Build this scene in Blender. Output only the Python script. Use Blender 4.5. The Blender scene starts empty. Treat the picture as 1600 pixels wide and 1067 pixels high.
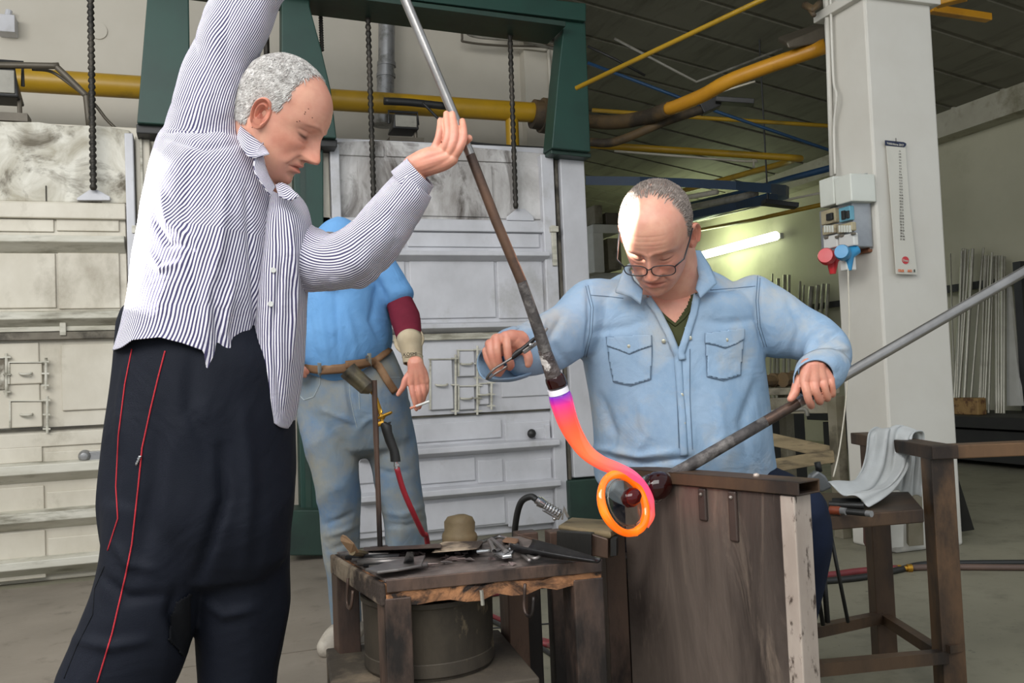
import bpy, math, random
import numpy as np
from mathutils import Vector, noise as mnoise
random.seed(7); np.random.seed(7)
SC = bpy.context.scene
COL = SC.collection
# ---------------------------------------------------------------- camera
F = 1400.0
CAMZ = 0.95
YAW, PIT, ROL = math.radians(19.3), math.radians(2.2), math.radians(2.4)
_f0 = Vector((math.sin(YAW), math.cos(YAW), 0)); _r0 = Vector((math.cos(YAW), -math.sin(YAW), 0)); _z = Vector((0, 0, 1))
FW = _f0*math.cos(PIT) + _z*math.sin(PIT)
_u = _z*math.cos(PIT) - _f0*math.sin(PIT)
RT = _r0*math.cos(ROL) - _u*math.sin(ROL)
UP = _u*math.cos(ROL) + _r0*math.sin(ROL)
CAM = Vector((0, 0, CAMZ))
cd = bpy.data.cameras.new('camera'); cam = bpy.data.objects.new('camera', cd); COL.objects.link(cam)
cd.sensor_width = 36; cd.lens = F*36/1600; cd.clip_start = 0.05; cd.clip_end = 100
cam.matrix_world = ((RT.x, UP.x, -FW.x, 0), (RT.y, UP.y, -FW.y, 0), (RT.z, UP.z, -FW.z, CAMZ), (0, 0, 0, 1))
from mathutils import Matrix
cam.matrix_world = Matrix(((RT.x, UP.x, -FW.x, 0), (RT.y, UP.y, -FW.y, 0), (RT.z, UP.z, -FW.z, CAMZ), (0, 0, 0, 1)))
SC.camera = cam
SC.view_settings.view_transform = 'Standard'; SC.view_settings.look = 'None'
SC.view_settings.gamma = 1; SC.view_settings.use_curve_mapping = False
SC.view_settings.exposure = 0.12
# ---------------------------------------------------------------- light
w = bpy.data.worlds.new('world'); SC.world = w; w.use_nodes = True
w.node_tree.nodes['Background'].inputs[0].default_value = (0.86, 0.93, 1.0, 1)
w.node_tree.nodes['Background'].inputs[1].default_value = 0.72
def lamp(kind, name, loc, aim, energy, color=(1, 1, 1), **k):
    l = bpy.data.lights.new(name, kind); l.energy = energy; l.color = color
    o = bpy.data.objects.new(name, l); COL.objects.link(o); o.location = loc
    o.rotation_euler = (Vector(aim) - Vector(loc)).to_track_quat('-Z', 'Y').to_euler()
    for a, b in k.items(): setattr(l, a, b)
    return o
def ray(px, py): return FW + RT*((px-800)/F) - UP*((py-533.5)/F)
def at(px, py, D): return CAM + ray(px, py)*D
def onY(px, py, y): r = ray(px, py); return CAM + r*(y/r.y)
def onX(px, py, x): r = ray(px, py); return CAM + r*(x/r.x)
def onZ(px, py, z=0.0): r = ray(px, py); return CAM + r*((z-CAMZ)/r.z)
lamp('AREA', 'fill_front', at(250, -700, 0.2)+Vector((-1.2, -0.8, 2.4)), at(800, 500, 3.2), 165, (1.0, 0.985, 0.96), shape='RECTANGLE', size=3.6, size_y=2.2)  # broad soft fill lamp added above the camera, out of view
lamp('AREA', 'fill_side', Vector((-3.4, 1.2, 3.6)), at(700, 480, 2.6), 110, (1.0, 0.98, 0.95), shape='RECTANGLE', size=2.4, size_y=1.4)  # second added fill lamp, high on the left, unseen
# ---------------------------------------------------------------- material helpers
def lin(h):
    h = h.lstrip('#'); v = [int(h[i:i+2], 16)/255 for i in (0, 2, 4)]
    return tuple((x/12.92 if x <= .04045 else ((x+.055)/1.055)**2.4) for x in v) + (1,)
def newmat(name):
    m = bpy.data.materials.new(name); m.use_nodes = True
    nt = m.node_tree; return m, nt, nt.nodes['Principled BSDF']
def N(nt, t, **k):
    n = nt.nodes.new(t)
    for a, b in k.items():
        if isinstance(a, str) and a.startswith('i_'): n.inputs[a[2:].replace('_', ' ')].default_value = b
        else: setattr(n, a, b)
    return n
def coords(nt, scale=(1, 1, 1), kind='Object', rot=(0, 0, 0)):
    tc = N(nt, 'ShaderNodeTexCoord'); mp = N(nt, 'ShaderNodeMapping')
    mp.inputs['Scale'].default_value = scale; mp.inputs['Rotation'].default_value = rot
    nt.links.new(tc.outputs[kind], mp.inputs[0]); return mp.outputs[0]
def noise(nt, vec, scale, detail=6, rough=.55, dist=0):
    n = N(nt, 'ShaderNodeTexNoise'); n.inputs['Scale'].default_value = scale; n.inputs['Detail'].default_value = detail
    n.inputs['Roughness'].default_value = rough; n.inputs['Distortion'].default_value = dist
    nt.links.new(vec, n.inputs['Vector']); return n.outputs['Fac']
def ramp(nt, fac, a, b, ca=(0, 0, 0, 1), cb=(1, 1, 1, 1)):
    r = N(nt, 'ShaderNodeValToRGB'); e = r.color_ramp.elements
    e[0].position = a; e[1].position = b; e[0].color = ca; e[1].color = cb
    nt.links.new(fac, r.inputs[0]); return r.outputs[0]
def mixc(nt, fac, a, b, mode='MIX'):
    m = N(nt, 'ShaderNodeMix', data_type='RGBA', blend_type=mode)
    for s, v in ((6, a), (7, b)):
        if isinstance(v, tuple): m.inputs[s].default_value = v
        else: nt.links.new(v, m.inputs[s])
    if isinstance(fac, (int, float)): m.inputs[0].default_value = fac
    else: nt.links.new(fac, m.inputs[0])
    return m.outputs[2]
def math_(nt, op, a, b=0.0, c=None):
    m = N(nt, 'ShaderNodeMath', operation=op)
    for i, v in enumerate((a, b) if c is None else (a, b, c)):
        if isinstance(v, (int, float)): m.inputs[i].default_value = v
        else: nt.links.new(v, m.inputs[i])
    return m.outputs[0]
def bump(nt, bs, h, strength=.3, dist=.01):
    b = N(nt, 'ShaderNodeBump'); b.inputs['Strength'].default_value = strength; b.inputs['Distance'].default_value = dist
    nt.links.new(h, b.inputs['Height']); nt.links.new(b.outputs[0], bs.inputs['Normal'])
def pm(name, c1, c2=None, c3=None, scale=6, scale3=3, t3=(.5, .62), vs=(1, 1, 1), rough=.6, metal=0, bs=.2, bd=.004, bscale=None, dist=0, spec=None, coat=0):
    """surface: base c1 mottled with c2, stains of c3"""
    m, nt, b = newmat(name); v = coords(nt, vs)
    c = lin(c1)
    n1 = noise(nt, v, scale, 8, .6, dist)
    if c2: c = mixc(nt, ramp(nt, n1, .38, .66), c, lin(c2))
    if c3:
        n3 = noise(nt, v, scale3, 10, .65, dist); c = mixc(nt, ramp(nt, n3, *t3), c, lin(c3))
    if isinstance(c, tuple): b.inputs['Base Color'].default_value = c
    else: nt.links.new(c, b.inputs['Base Color'])
    b.inputs['Roughness'].default_value = rough; b.inputs['Metallic'].default_value = metal
    if spec is not None: b.inputs['Specular IOR Level'].default_value = spec
    if coat: b.inputs['Coat Weight'].default_value = coat
    if bs: bump(nt, b, noise(nt, v, bscale or scale*4, 6, .6), bs, bd)
    return m
# ---------------------------------------------------------------- mesh helpers
def _frame(t):
    t = t.normalized(); a = Vector((0, 0, 1)) if abs(t.z) < .9 else Vector((1, 0, 0))
    x = a.cross(t).normalized(); return x, t.cross(x).normalized()
class MB:
    def __init__(s): s.v = []; s.f = []
    def add(s, vs, fs):
        o = len(s.v); s.v += [Vector(p) for p in vs]; s.f += [tuple(i+o for i in f) for f in fs]; return s
    def box(s, a, b):
        x0, x1 = sorted((a[0], b[0])); y0, y1 = sorted((a[1], b[1])); z0, z1 = sorted((a[2], b[2]))
        return s.add([(x0, y0, z0), (x1, y0, z0), (x1, y1, z0), (x0, y1, z0), (x0, y0, z1), (x1, y0, z1), (x1, y1, z1), (x0, y1, z1)],
                     [(0, 3, 2, 1), (4, 5, 6, 7), (0, 1, 5, 4), (1, 2, 6, 5), (2, 3, 7, 6), (3, 0, 4, 7)])
    def bar(s, p, q, wdt, hgt, up=(0, 0, 1)):
        """rectangular bar from p to q"""
        p = Vector(p); q = Vector(q); t = (q-p).normalized(); up = Vector(up)
        x = t.cross(up)
        if x.length < 1e-3: x = t.cross(Vector((0, 1, 0)))
        x.normalize(); y = x.cross(t).normalized(); x *= wdt/2; y *= hgt/2
        return s.add([p-x-y, p+x-y, p+x+y, p-x+y, q-x-y, q+x-y, q+x+y, q-x+y], [(0, 3, 2, 1), (4, 5, 6, 7), (0, 1, 5, 4), (1, 2, 6, 5), (2, 3, 7, 6), (3, 0, 4, 7)])
    def hexa(s, b4, t4):
        return s.add(list(b4)+list(t4), [(0, 3, 2, 1), (4, 5, 6, 7), (0, 1, 5, 4), (1, 2, 6, 5), (2, 3, 7, 6), (3, 0, 4, 7)])
    def prism(s, poly, dv):
        n = len(poly); dv = Vector(dv); vs = [Vector(p) for p in poly]; vs += [p+dv for p in vs]
        return s.add(vs, [tuple(range(n-1, -1, -1)), tuple(range(n, 2*n))] + [(i, (i+1) % n, n+(i+1) % n, n+i) for i in range(n)])
    def tube(s, pts, r, n=12, cap=True, flat=None):
        pts = [Vector(p) for p in pts]; m = len(pts)
        rs = r if isinstance(r, (list, tuple)) else [r]*m
        x = None; vs = []
        for i, p in enumerate(pts):
            t = (pts[min(i+1, m-1)] - pts[max(i-1, 0)])
            if t.length < 1e-9: t = Vector((0, 0, 1))
            t.normalize()
            if x is None: x, _ = _frame(t)
            x = (x - t*x.dot(t)); x.normalize(); y = t.cross(x)
            for k in range(n):
                a = 2*math.pi*k/n; vs.append(p + (x*math.cos(a) + y*math.sin(a)*(flat or 1))*rs[i])
        fs = [(i*n+k, i*n+(k+1) % n, (i+1)*n+(k+1) % n, (i+1)*n+k) for i in range(m-1) for k in range(n)]
        if cap: fs += [tuple(range(n-1, -1, -1)), tuple(range((m-1)*n, m*n))]
        return s.add(vs, fs)
    def lathe(s, prof, c, axis=(0, 0, 1), n=32):
        c = Vector(c); t = Vector(axis).normalized(); x, y = _frame(t); m = len(prof); vs = []
        for r, h in prof:
            for k in range(n):
                a = 2*math.pi*k/n; vs.append(c + t*h + (x*math.cos(a)+y*math.sin(a))*max(r, 1e-5))
        fs = [(i*n+k, i*n+(k+1) % n, (i+1)*n+(k+1) % n, (i+1)*n+k) for i in range(m-1) for k in range(n)]
        return s.add(vs, fs + [tuple(range(n-1, -1, -1)), tuple(range((m-1)*n, m*n))])
    def grid(s, rows, closed=False):
        m = len(rows); n = len(rows[0]); vs = [p for r in rows for p in r]
        kk = n if closed else n-1
        return s.add(vs, [(i*n+k, i*n+(k+1) % n, (i+1)*n+(k+1) % n, (i+1)*n+k) for i in range(m-1) for k in range(kk)])
    def build(s, name, mat, parent=None, smooth=False, bevel=0, seg=2, solid=0, sub=0):
        me = bpy.data.meshes.new(name); o = bpy.data.objects.new(name, me); COL.objects.link(o)
        off = Vector((0, 0, 0)); q = parent
        while q: off += Vector(q.location); q = q.parent
        if parent is None and s.v:
            xs = [p.x for p in s.v]; ys = [p.y for p in s.v]; zs = [p.z for p in s.v]
            off = Vector(((min(xs)+max(xs))/2, (min(ys)+max(ys))/2, min(zs))); o.location = off
        me.from_pydata([p-off for p in s.v], [], s.f); me.update()
        me.materials.append(mat)
        if parent: o.parent = parent
        fix_normals(me)
        if smooth: smooth_mesh(me, smooth)
        if solid:
            md = o.modifiers.new('s', 'SOLIDIFY'); md.thickness = solid; md.offset = 0
        if bevel:
            md = o.modifiers.new('b', 'BEVEL'); md.width = bevel; md.segments = seg; md.limit_method = 'ANGLE'; md.angle_limit = .7
        if sub:
            md = o.modifiers.new('d', 'SUBSURF'); md.levels = sub; md.render_levels = sub
        return o
import bmesh
def fix_normals(me):
    bm = bmesh.new(); bm.from_mesh(me); bmesh.ops.recalc_face_normals(bm, faces=bm.faces); bm.to_mesh(me); bm.free()
def smooth_mesh(me, ang=True):
    me.polygons.foreach_set('use_smooth', [True]*len(me.polygons))
    if ang is not True: me.set_sharp_from_angle(angle=ang)
def empty(name, loc):
    o = bpy.data.objects.new(name, None); o.location = loc; COL.objects.link(o); o.empty_display_size = .1; return o
def tag(o, label=None, cat=None, group=None, kind=None):
    if label: o['label'] = label
    if cat: o['category'] = cat
    if group: o['group'] = group
    if kind: o['kind'] = kind
    return o
def spline(P, n=8):
    """Catmull-Rom through points"""
    P = [Vector(p) for p in P]
    if len(P) < 3: return [P[0].lerp(P[-1], i/n) for i in range(n+1)]
    Q = [P[0]*2-P[1]] + P + [P[-1]*2-P[-2]]; out = []
    for i in range(1, len(Q)-2):
        for k in range(n):
            t = k/n; a, b, c, d = Q[i-1:i+3]
            out.append(.5*((2*b) + (c-a)*t + (2*a-5*b+4*c-d)*t*t + (3*b-a-3*c+d)*t**3))
    return out + [P[-1]]
# ================================================================ materials
M_white = pm('white_paint_furnace', '#c3c3c7', '#afafb2', '#93908a', 3, 2.2, (.56, .74), (1, 1, .8), .45, 0, .12, .003)
M_cream = pm('cream_paint_furnace', '#c8c2b3', '#b4ad9c', '#8b826f', 3, 2.4, (.54, .72), (1, 1, .7), .45, 0, .12, .003)
M_ledge = pm('soiled_ledge_paint', '#c4c1b4', '#a9a594', '#7b7767', 5, 6, (.5, .66), (.5, 1, 2.5), .5, 0, .2, .004)
M_darkslot = pm('dark_gap', '#4a463b', '#2d2a24', None, 8, rough=.8)  # plain dark tone for slots, joints and gaps
M_lintel_l = pm('peeled_plaster', '#d2cfc3', '#a39d8c', '#645d4f', 4.5, 3.4, (.47, .6), (1, 1, 1), .8, 0, .5, .01, 14, 1.2)
M_lintel_r = pm('sooted_plaster', '#c5c3c1', '#85807b', '#4c453f', 2.8, 3.4, (.5, .64), (1.2, 1, .6), .8, 0, .4, .008, 14, .8)
M_sooty = pm('sooty_edge', '#706a5e', '#474238', '#2b2822', 6, 3, rough=.8)
M_wall = pm('cream_wall_paint', '#bfb9ac', '#b5afa1', None, 1.2, rough=.7, bs=.08)
M_wallr = pm('greenish_wall_paint', '#b2ae98', '#a6a28c', '#8e8a76', 1.0, .8, (.55, .8), rough=.7, bs=.08)
M_pillar = pm('white_pillar_paint', '#c6c3ba', '#bfbbb1', '#a29e92', 2.2, 3.5, (.66, .8), rough=.6, bs=.1, bd=.003)
M_green = pm('green_paint_steel', '#143a30', '#113028', None, 3, rough=.5, bs=.05)
M_greend = pm('dark_green_paint', '#20392f', '#1a2b25', None, 4, rough=.5)
M_black = pm('black_metal', '#232322', '#1b1b1a', None, 8, rough=.5)
M_yellow = pm('yellow_pipe_paint', '#a98417', '#96761a', '#6d5a22', 3, 2.5, (.58, .72), rough=.4)
M_orange = pm('orange_yellow_paint', '#c98f22', '#b27b1c', '#7c5a25', 3, 2.5, (.6, .75), rough=.4)
M_rustpipe = pm('rusty_pipe', '#5d4a2e', '#4a3d2c', '#332c22', 6, rough=.7)
M_blue = pm('blue_paint', '#1d4468', '#1a3a58', None, 3, rough=.5)
M_blued = pm('navy_paint', '#15304a', '#12283d', None, 3, rough=.45)
M_conduit = pm('grey_conduit', '#8a877c', '#77746a', '#55524a', 6, rough=.5)
M_cdark = pm('dark_conduit', '#5d564a', '#4c463b', None, 6, rough=.5, metal=.3)
M_chain = pm('dark_chain_steel', '#3b3833', '#24221f', '#5d564c', 20, rough=.55, metal=.6)
M_duct = pm('painted_flue_metal', '#9b9b9b', '#868686', '#6a6a66', 6, 8, rough=.35, metal=.5)
M_steel = pm('dark_rusty_steel', '#6a5346', '#3d3431', '#221d1b', 7, 5, (.47, .6), (1, 1, .4), .5, .35, .5, .005)
M_steel2 = pm('brown_steel_box', '#5a473a', '#3b302a', '#7c6a58', 7, 4, (.6, .75), (1, 1, .4), .5, .3, .3, .003)
M_beamtop = pm('ceiling_beam_paint', '#a7a392', '#989482', '#79745f', 3, 2, rough=.7)
def floor_mat():
    m, nt, b = newmat('worn_concrete'); v = coords(nt)
    c = mixc(nt, ramp(nt, noise(nt, v, 1.1, 8, .6), .35, .7), lin('#85816f'), lin('#74705f'))
    c = mixc(nt, ramp(nt, noise(nt, v, 5, 10, .7), .5, .75), c, lin('#625e50'))
    c = mixc(nt, ramp(nt, noise(nt, v, 24, 6, .7), .62, .72), c, lin('#4d493e'))
    nt.links.new(c, b.inputs['Base Color']); b.inputs['Roughness'].default_value = .62
    bump(nt, b, noise(nt, v, 18, 8, .6), .25, .004); return m
M_floor = floor_mat()
def plate_mat():
    m, nt, b = newmat('brown_floor_plate'); v = coords(nt)
    c = mixc(nt, ramp(nt, noise(nt, v, 2.2, 8, .6), .35, .7), lin('#857c70'), lin('#6f675c'))
    c = mixc(nt, ramp(nt, noise(nt, v, 9, 10, .7), .55, .75), c, lin('#564f46'))
    nt.links.new(c, b.inputs['Base Color']); b.inputs['Roughness'].default_value = .5
    bump(nt, b, noise(nt, v, 30, 6, .6), .2, .003)
    return m
M_plate = plate_mat()
def ceil_mat():
    m, nt, b = newmat('grimy_ceiling_sheet'); v = coords(nt)
    c = mixc(nt, ramp(nt, noise(nt, v, .8, 8, .6), .35, .7), lin('#6f6c5e'), lin('#5b594c'))
    c = mixc(nt, ramp(nt, noise(nt, coords(nt, (4, .6, 1)), 2, 8, .6), .5, .75), c, lin('#474538'))
    nt.links.new(c, b.inputs['Base Color']); b.inputs['Roughness'].default_value = .8
    bump(nt, b, noise(nt, v, 8, 6, .6), .2, .01); return m
M_ceil = ceil_mat()

# ================================================================ room
YF = onZ(100, 906).y                       # furnace fronts
YW = YF + 1.15                             # wall behind the furnaces
XR = onZ(1600, 716).x                      # right wall
XWE = onY(862, 150, YW).x                  # end of the wall behind furnaces
YFAR = 13.2
ZR = onX(1600, 172, XR).z
def struct(o, label=None, cat=None): return tag(o, label, cat, kind='structure')
mb = MB(); x0, x1, y0, y1 = -6.5, XR+.1, -1.2, YFAR
mb.box((x0, y0, -.12), (x1, y1, 0)); fl = mb.build('floor', M_floor); struct(fl, 'worn grey-brown concrete workshop floor', 'floor')
# steel floor plates in front of the furnaces (left) and joints
PX = [-5.2, -4.1, -3.0, -1.95, -.95, .05, .82]; PY = [.9, 1.75, 2.55, 3.3, YF-.12]
for j in range(len(PY)-1):
    for i in range(len(PX)-1):
        if i > 4 and j < 1: continue
        pb = MB(); pb.box((PX[i]+.006, PY[j]+.006, 0), (PX[i+1]-.006, PY[j+1]-.006, .006))
        if i < 4 and j > 1:
            k = PX[i]+.05
            while k < PX[i+1]-.05:
                pb.box((k, PY[j]+.04, .006), (k+.012, PY[j+1]-.04, .009)); k += .05
        pb.build('floor_plate', M_plate, fl)
mb = MB(); mb.box((-6.5, YW, 0), (XWE, YW+.25, 5.2)); struct(mb.build('wall_back', M_wall), 'cream painted wall behind the furnaces', 'wall')
mb = MB(); px_ = onY(820, 150, YW-.08).x; mb.box((px_, YW-.1, 0), (XWE-.01, YW+.02, 5.2)); struct(mb.build('trim_1', M_wall, None), 'flat pilaster at the end of the furnace wall', 'pilaster')
mb = MB(); mb.box((XR, 1.0, 0), (XR+.2, YFAR, ZR)); struct(mb.build('wall_right', M_wallr), 'pale right hand wall under the sloping ceiling', 'wall')
mb = MB(); mb.box((XWE-2.5, YFAR, 0), (XR, YFAR+.2, 5)); struct(mb.build('wall_far', M_wallr), 'far end wall of the hall', 'wall')
# sloping ceiling rising from the right wall, with shallow ribs
SL = .17; mb = MB()
def cz(x): return ZR + .12 + (XR+.2-x)*SL
xa = XWE-1.4
mb.hexa([(xa, 2.2, cz(xa)), (XR+.2, 2.2, cz(XR+.2)), (XR+.2, YFAR+.2, cz(XR+.2)), (xa, YFAR+.2, cz(xa))],
        [(xa, 2.2, cz(xa)+.1), (XR+.2, 2.2, cz(XR+.2)+.1), (XR+.2, YFAR+.2, cz(XR+.2)+.1), (xa, YFAR+.2, cz(xa)+.1)])
ce = mb.build('ceiling', M_ceil); struct(ce, 'dark grimy sloping ceiling', 'ceiling')
y = 2.4
while y < YFAR:
    r = MB(); r.bar((xa, y, cz(xa)-.004), (XR+.1, y, cz(XR+.1)-.004), .5, .02, (0, 0, 1)); r.build('ceiling_panel', M_ceil, ce); y += .56
mb = MB(); mb.box((XR-.22, 2.0, ZR-.06), (XR+.05, YFAR, ZR+.24)); struct(mb.build('trim_2', M_beamtop), 'concrete beam along the top of the right wall', 'beam')
# back part over the furnaces
mb = MB(); mb.box((-6.5, YF-1.0, 5.2), (XWE, YW+.3, 5.3)); struct(mb.build('trim_3', M_wall), 'ceiling slab above the furnace wall', 'slab')

# ================================================================ furnaces
def fx(px, py, d=0): return onY(px, py, YF-d)
def fbox(mb, x0, y0, x1, y1, d0, d1):
    """box on the furnace front covering the photograph rectangle, from depth d0 to d1 in front of it"""
    mx, my = (x0+x1)/2, (y0+y1)/2
    return mb.box((fx(x0, my, d1).x, YF-d0, fx(mx, y0, d1).z), (fx(x1, my, d1).x, YF-d1, fx(mx, y1, d1).z))
def fpart(name, mat, parent, rects, bevel=.004, **k):
    m = MB()
    for r in rects: fbox(m, *r)
    return m.build(name, mat, parent, bevel=bevel, **k)
def zr(px, py): return fx(px, py).z
def furnace_box(name, xl, xr, ztop, mat, label):
    t = empty(name, ((xl+xr)/2, YF, 0)); tag(t, label, 'furnace', 'glass furnaces')
    b = MB(); b.box((xl, YF+.02, 0), (xr, YW-.12, ztop)); b.build('body', M_cream if mat is M_cream else M_white, t, bevel=.01)
    return t
# left furnace
XL0, XL1 = fx(-260, 600).x, fx(243, 600).x
fl_t = furnace_box('furnace', XL0, XL1, zr(100, 192), M_cream, 'cream furnace with hoisted panel door behind the striped-shirt man')
lt = MB(); p = [fx(-250, 188, 0), fx(60, 190), fx(100, 196), fx(150, 195), fx(203, 203), fx(203, 318), fx(-250, 312)]
for q in p: q.y = YF
lt.prism(p, (0, .35, 0)); lt.build('lintel', M_lintel_l, fl_t, bevel=.01)
fpart('lintel_joint', M_darkslot, fl_t, [(71, 290, 73, 314, 0, .004)], 0)
fpart('door_frame', M_cream, fl_t, [(-250, 313, 203, 905, -.02, .02)])
for r in [(-250, 314, 196, 339)]: fpart('top_rail', M_cream, fl_t, [r+(.02, .055)], .006)
for r in [(-120, 341, 84, 361), (88, 341, 186, 361), (-120, 395, 87, 482), (91, 395, 187, 482), (-120, 703, 66, 727), (70, 703, 186, 727),
          (-120, 765, 69, 803), (73, 765, 186, 803), (-120, 836, 71, 878), (75, 836, 186, 878), (-120, 903, 72, 912), (-120, 678, 186, 700)]:
    fpart('panel', M_cream, fl_t, [r+(.02, .032)], .004)
for r in [(-250, 363, 196, 377), (-250, 485, 198, 500), (-250, 728, 190, 746), (-250, 804, 190, 822), (-250, 880, 190, 896)]:
    b = MB(); x0, y0, x1, y1 = r; my = (y0+y1)/2; a = fx(x0, my, .02); c = fx(x1, my, .02); zt = fx((x0+x1)/2, y0, .09).z; zb = fx((x0+x1)/2, y1, .09).z
    b.add([(a.x, YF-.02, zt), (a.x, YF-.10, zt-.012), (a.x, YF-.10, zb), (a.x, YF-.02, zb-.05), (c.x, YF-.02, zt), (c.x, YF-.10, zt-.012), (c.x, YF-.10, zb), (c.x, YF-.02, zb-.05)],
          [(0, 1, 2, 3), (7, 6, 5, 4), (0, 4, 5, 1), (1, 5, 6, 2), (2, 6, 7, 3), (3, 7, 4, 0)]); b.build('ledge', M_ledge, fl_t, bevel=.004)
fpart('slide_rail', M_darkslot, fl_t, [(-250, 503, 198, 520, .02, .03)], 0)  # dark strip for the slot above the pale rail
fpart('slide_rail', M_ledge, fl_t, [(-250, 512, 198, 520, .03, .05)], .003)
fpart('slide_rail', M_sooty, fl_t, [(-250, 521, 196, 533, .02, .06)], .004)
fpart('rail_clip', M_ledge, fl_t, [(93, 500, 103, 524, .02, .07)], .003)
fpart('panel', M_cream, fl_t, [(96, 537, 188, 640, .02, .034)], .006)
fpart('panel', M_cream, fl_t, [(-120, 537, 62, 672, .02, .03)], .006)
def hatch(parent, x0, y0, x1, y1, mat, hx, side=1):
    h = fpart('hatch', mat, parent, [(x0, y0, x1, y1, .03, .042)], .006)
    m = MB(); a, b = fx(hx, y0-8, .05), fx(hx, y1+8, .05); m.tube([a, b], .007, 8)
    for yy in (y0-2, (y0+y1)/2, y1+2):
        m.bar(fx(hx-7*side, yy, .05), fx(hx+5*side, yy, .05), .012, .008)
    m.build('hinge', M_ledge, h, smooth=.6)
    m = MB(); cx, cy = (x0+x1)/2, (y0+y1)/2; m.tube(spline([fx(cx-9, cy, .045), fx(cx-6, cy+1, .065), fx(cx+6, cy+1, .065), fx(cx+9, cy-1, .045)], 4), .006, 8)
    m.build('handle', M_ledge, h, smooth=True)
    m = MB(); m.bar(fx(x0-2, y0-1, .04), fx(x1+2, y0-1, .04), .02, .006); m.bar(fx(x0, y0, .04), fx(x0, y1, .04), .02, .008); m.build('hatch_rim', M_ledge, h)
    return h
hatch(fl_t, 14, 567, 66, 600, M_cream, 72); hatch(fl_t, 16, 627, 66, 668, M_cream, 74); hatch(fl_t, -60, 560, 8, 610, M_lintel_l, 10, -1)
fpart('sill_gap', M_darkslot, fl_t, [(-250, 673, 192, 677, .02, .036)], 0)
m = MB(); m.lathe([(.0, .05), (.018, .048), (.03, .03), (.032, 0)], fx(133, 712, .03), (0, -1, 0), 20); fbox(m, 136, 705, 165, 719, .03, .06); m.build('latch', M_duct, fl_t, smooth=.6, bevel=.003)
m = MB(); p = [fx(120, 313, .03), fx(172, 313, .03), fx(172, 307, .03), fx(152, 296, .03), fx(140, 296, .03), fx(120, 309, .03)]; m.prism(p, (0, .03, 0)); m.build('lifting_bracket', M_white, fl_t, bevel=.004)
fpart('post', M_white, fl_t, [(203, 208, 217, 906, -.05, .09)], .006); fpart('post', M_cream, fl_t, [(220, 212, 243, 906, -.05, .04)], .006)
fpart('guide_strip', M_ledge, fl_t, [(227, 212, 231, 906, .04, .055)], .003)
fpart('bolt_plate', M_ledge, fl_t, [(206, 352, 216, 364, .09, .1)], .002)
# right furnace
XM0, XM1 = fx(508, 600).x, fx(925, 600).x
fr_t = furnace_box('furnace', XM0, XM1, zr(700, 222), M_white, 'white furnace with hoisted panel door behind the man with the belt')
lt = MB(); p = [fx(508, 222), fx(600, 219), fx(700, 226), fx(858, 240), fx(858, 350), fx(508, 345)]
for q in p: q.y = YF
lt.prism(p, (0, .3, 0)); lt.build('lintel', M_lintel_r, fr_t, bevel=.01)
for r in [(512, 226, 600, 243), (604, 228, 700, 246), (704, 234, 800, 252), (560, 252, 640, 336), (644, 256, 770, 338), (774, 258, 846, 342)]:
    fpart('plaster_slab', M_lintel_r, fr_t, [r+(0, .012)], .004)
fpart('door_frame', M_white, fr_t, [(512, 342, 862, 830, -.02, .02)])
fpart('top_rail', M_white, fr_t, [(541, 343, 858, 361, .02, .05)], .006)
for r in [(541, 364, 632, 386), (637, 364, 843, 386), (541, 408, 634, 497), (641, 408, 774, 497), (778, 408, 849, 497),
          (648, 659, 784, 688), (789, 659, 860, 688), (650, 718, 743, 754), (747, 718, 786, 754), (790, 718, 862, 754), (655, 782, 790, 824), (794, 780, 866, 820),
          (541, 718, 640, 754), (541, 782, 650, 830), (541, 659, 644, 688), (783, 560, 864, 619)]:
    fpart('panel', M_white, fr_t, [r+(.02, .032)], .005)
for r in [(516, 389, 852, 399), (516, 503, 852, 513), (560, 694, 868, 706), (560, 760, 870, 772)]:
    b = MB(); x0, y0, x1, y1 = r; my = (y0+y1)/2; a = fx(x0, my, .02); c = fx(x1, my, .02); zt = fx((x0+x1)/2, y0, .09).z; zb = fx((x0+x1)/2, y1, .09).z
    b.add([(a.x, YF-.02, zt), (a.x, YF-.10, zt-.012), (a.x, YF-.10, zb), (a.x, YF-.02, zb-.03), (c.x, YF-.02, zt), (c.x, YF-.10, zt-.012), (c.x, YF-.10, zb), (c.x, YF-.02, zb-.03)],
          [(0, 1, 2, 3), (7, 6, 5, 4), (0, 4, 5, 1), (1, 5, 6, 2), (2, 6, 7, 3), (3, 7, 4, 0)]); b.build('ledge', M_white, fr_t, bevel=.004)
fpart('slide_rail', M_darkslot, fr_t, [(516, 513, 862, 521, .02, .03)], 0); fpart('slide_rail', M_ledge, fr_t, [(516, 521, 862, 531, .02, .05)], .003)
fpart('sill_gap', M_darkslot, fr_t, [(541, 647, 866, 650, .02, .036)], 0)
hatch(fr_t, 672, 562, 708, 640, M_white, 712); hatch(fr_t, 716, 548, 742, 588, M_white, 746, -1); hatch(fr_t, 716, 604, 742, 640, M_white, 746, -1); hatch(fr_t, 748, 600, 764, 632, M_white, 768)
m = MB(); m.lathe([(.0, .05), (.02, .045), (.028, .03), (.02, .012), (.012, 0)], fx(828, 677, .03), (0, -1, 0), 20); m.build('knob', M_black, fr_t, smooth=True)
m = MB(); fbox(m, 836, 669, 858, 685, .03, .042); fbox(m, 852, 664, 860, 692, .03, .05); m.build('latch', M_white, fr_t, bevel=.003)
m = MB(); p = [fx(792, 344, .03), fx(835, 345, .03), fx(834, 338, .03), fx(820, 326, .03), fx(808, 326, .03), fx(793, 338, .03)]; m.prism(p, (0, .03, 0)); m.build('lifting_bracket', M_white, fr_t, bevel=.004)
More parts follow.
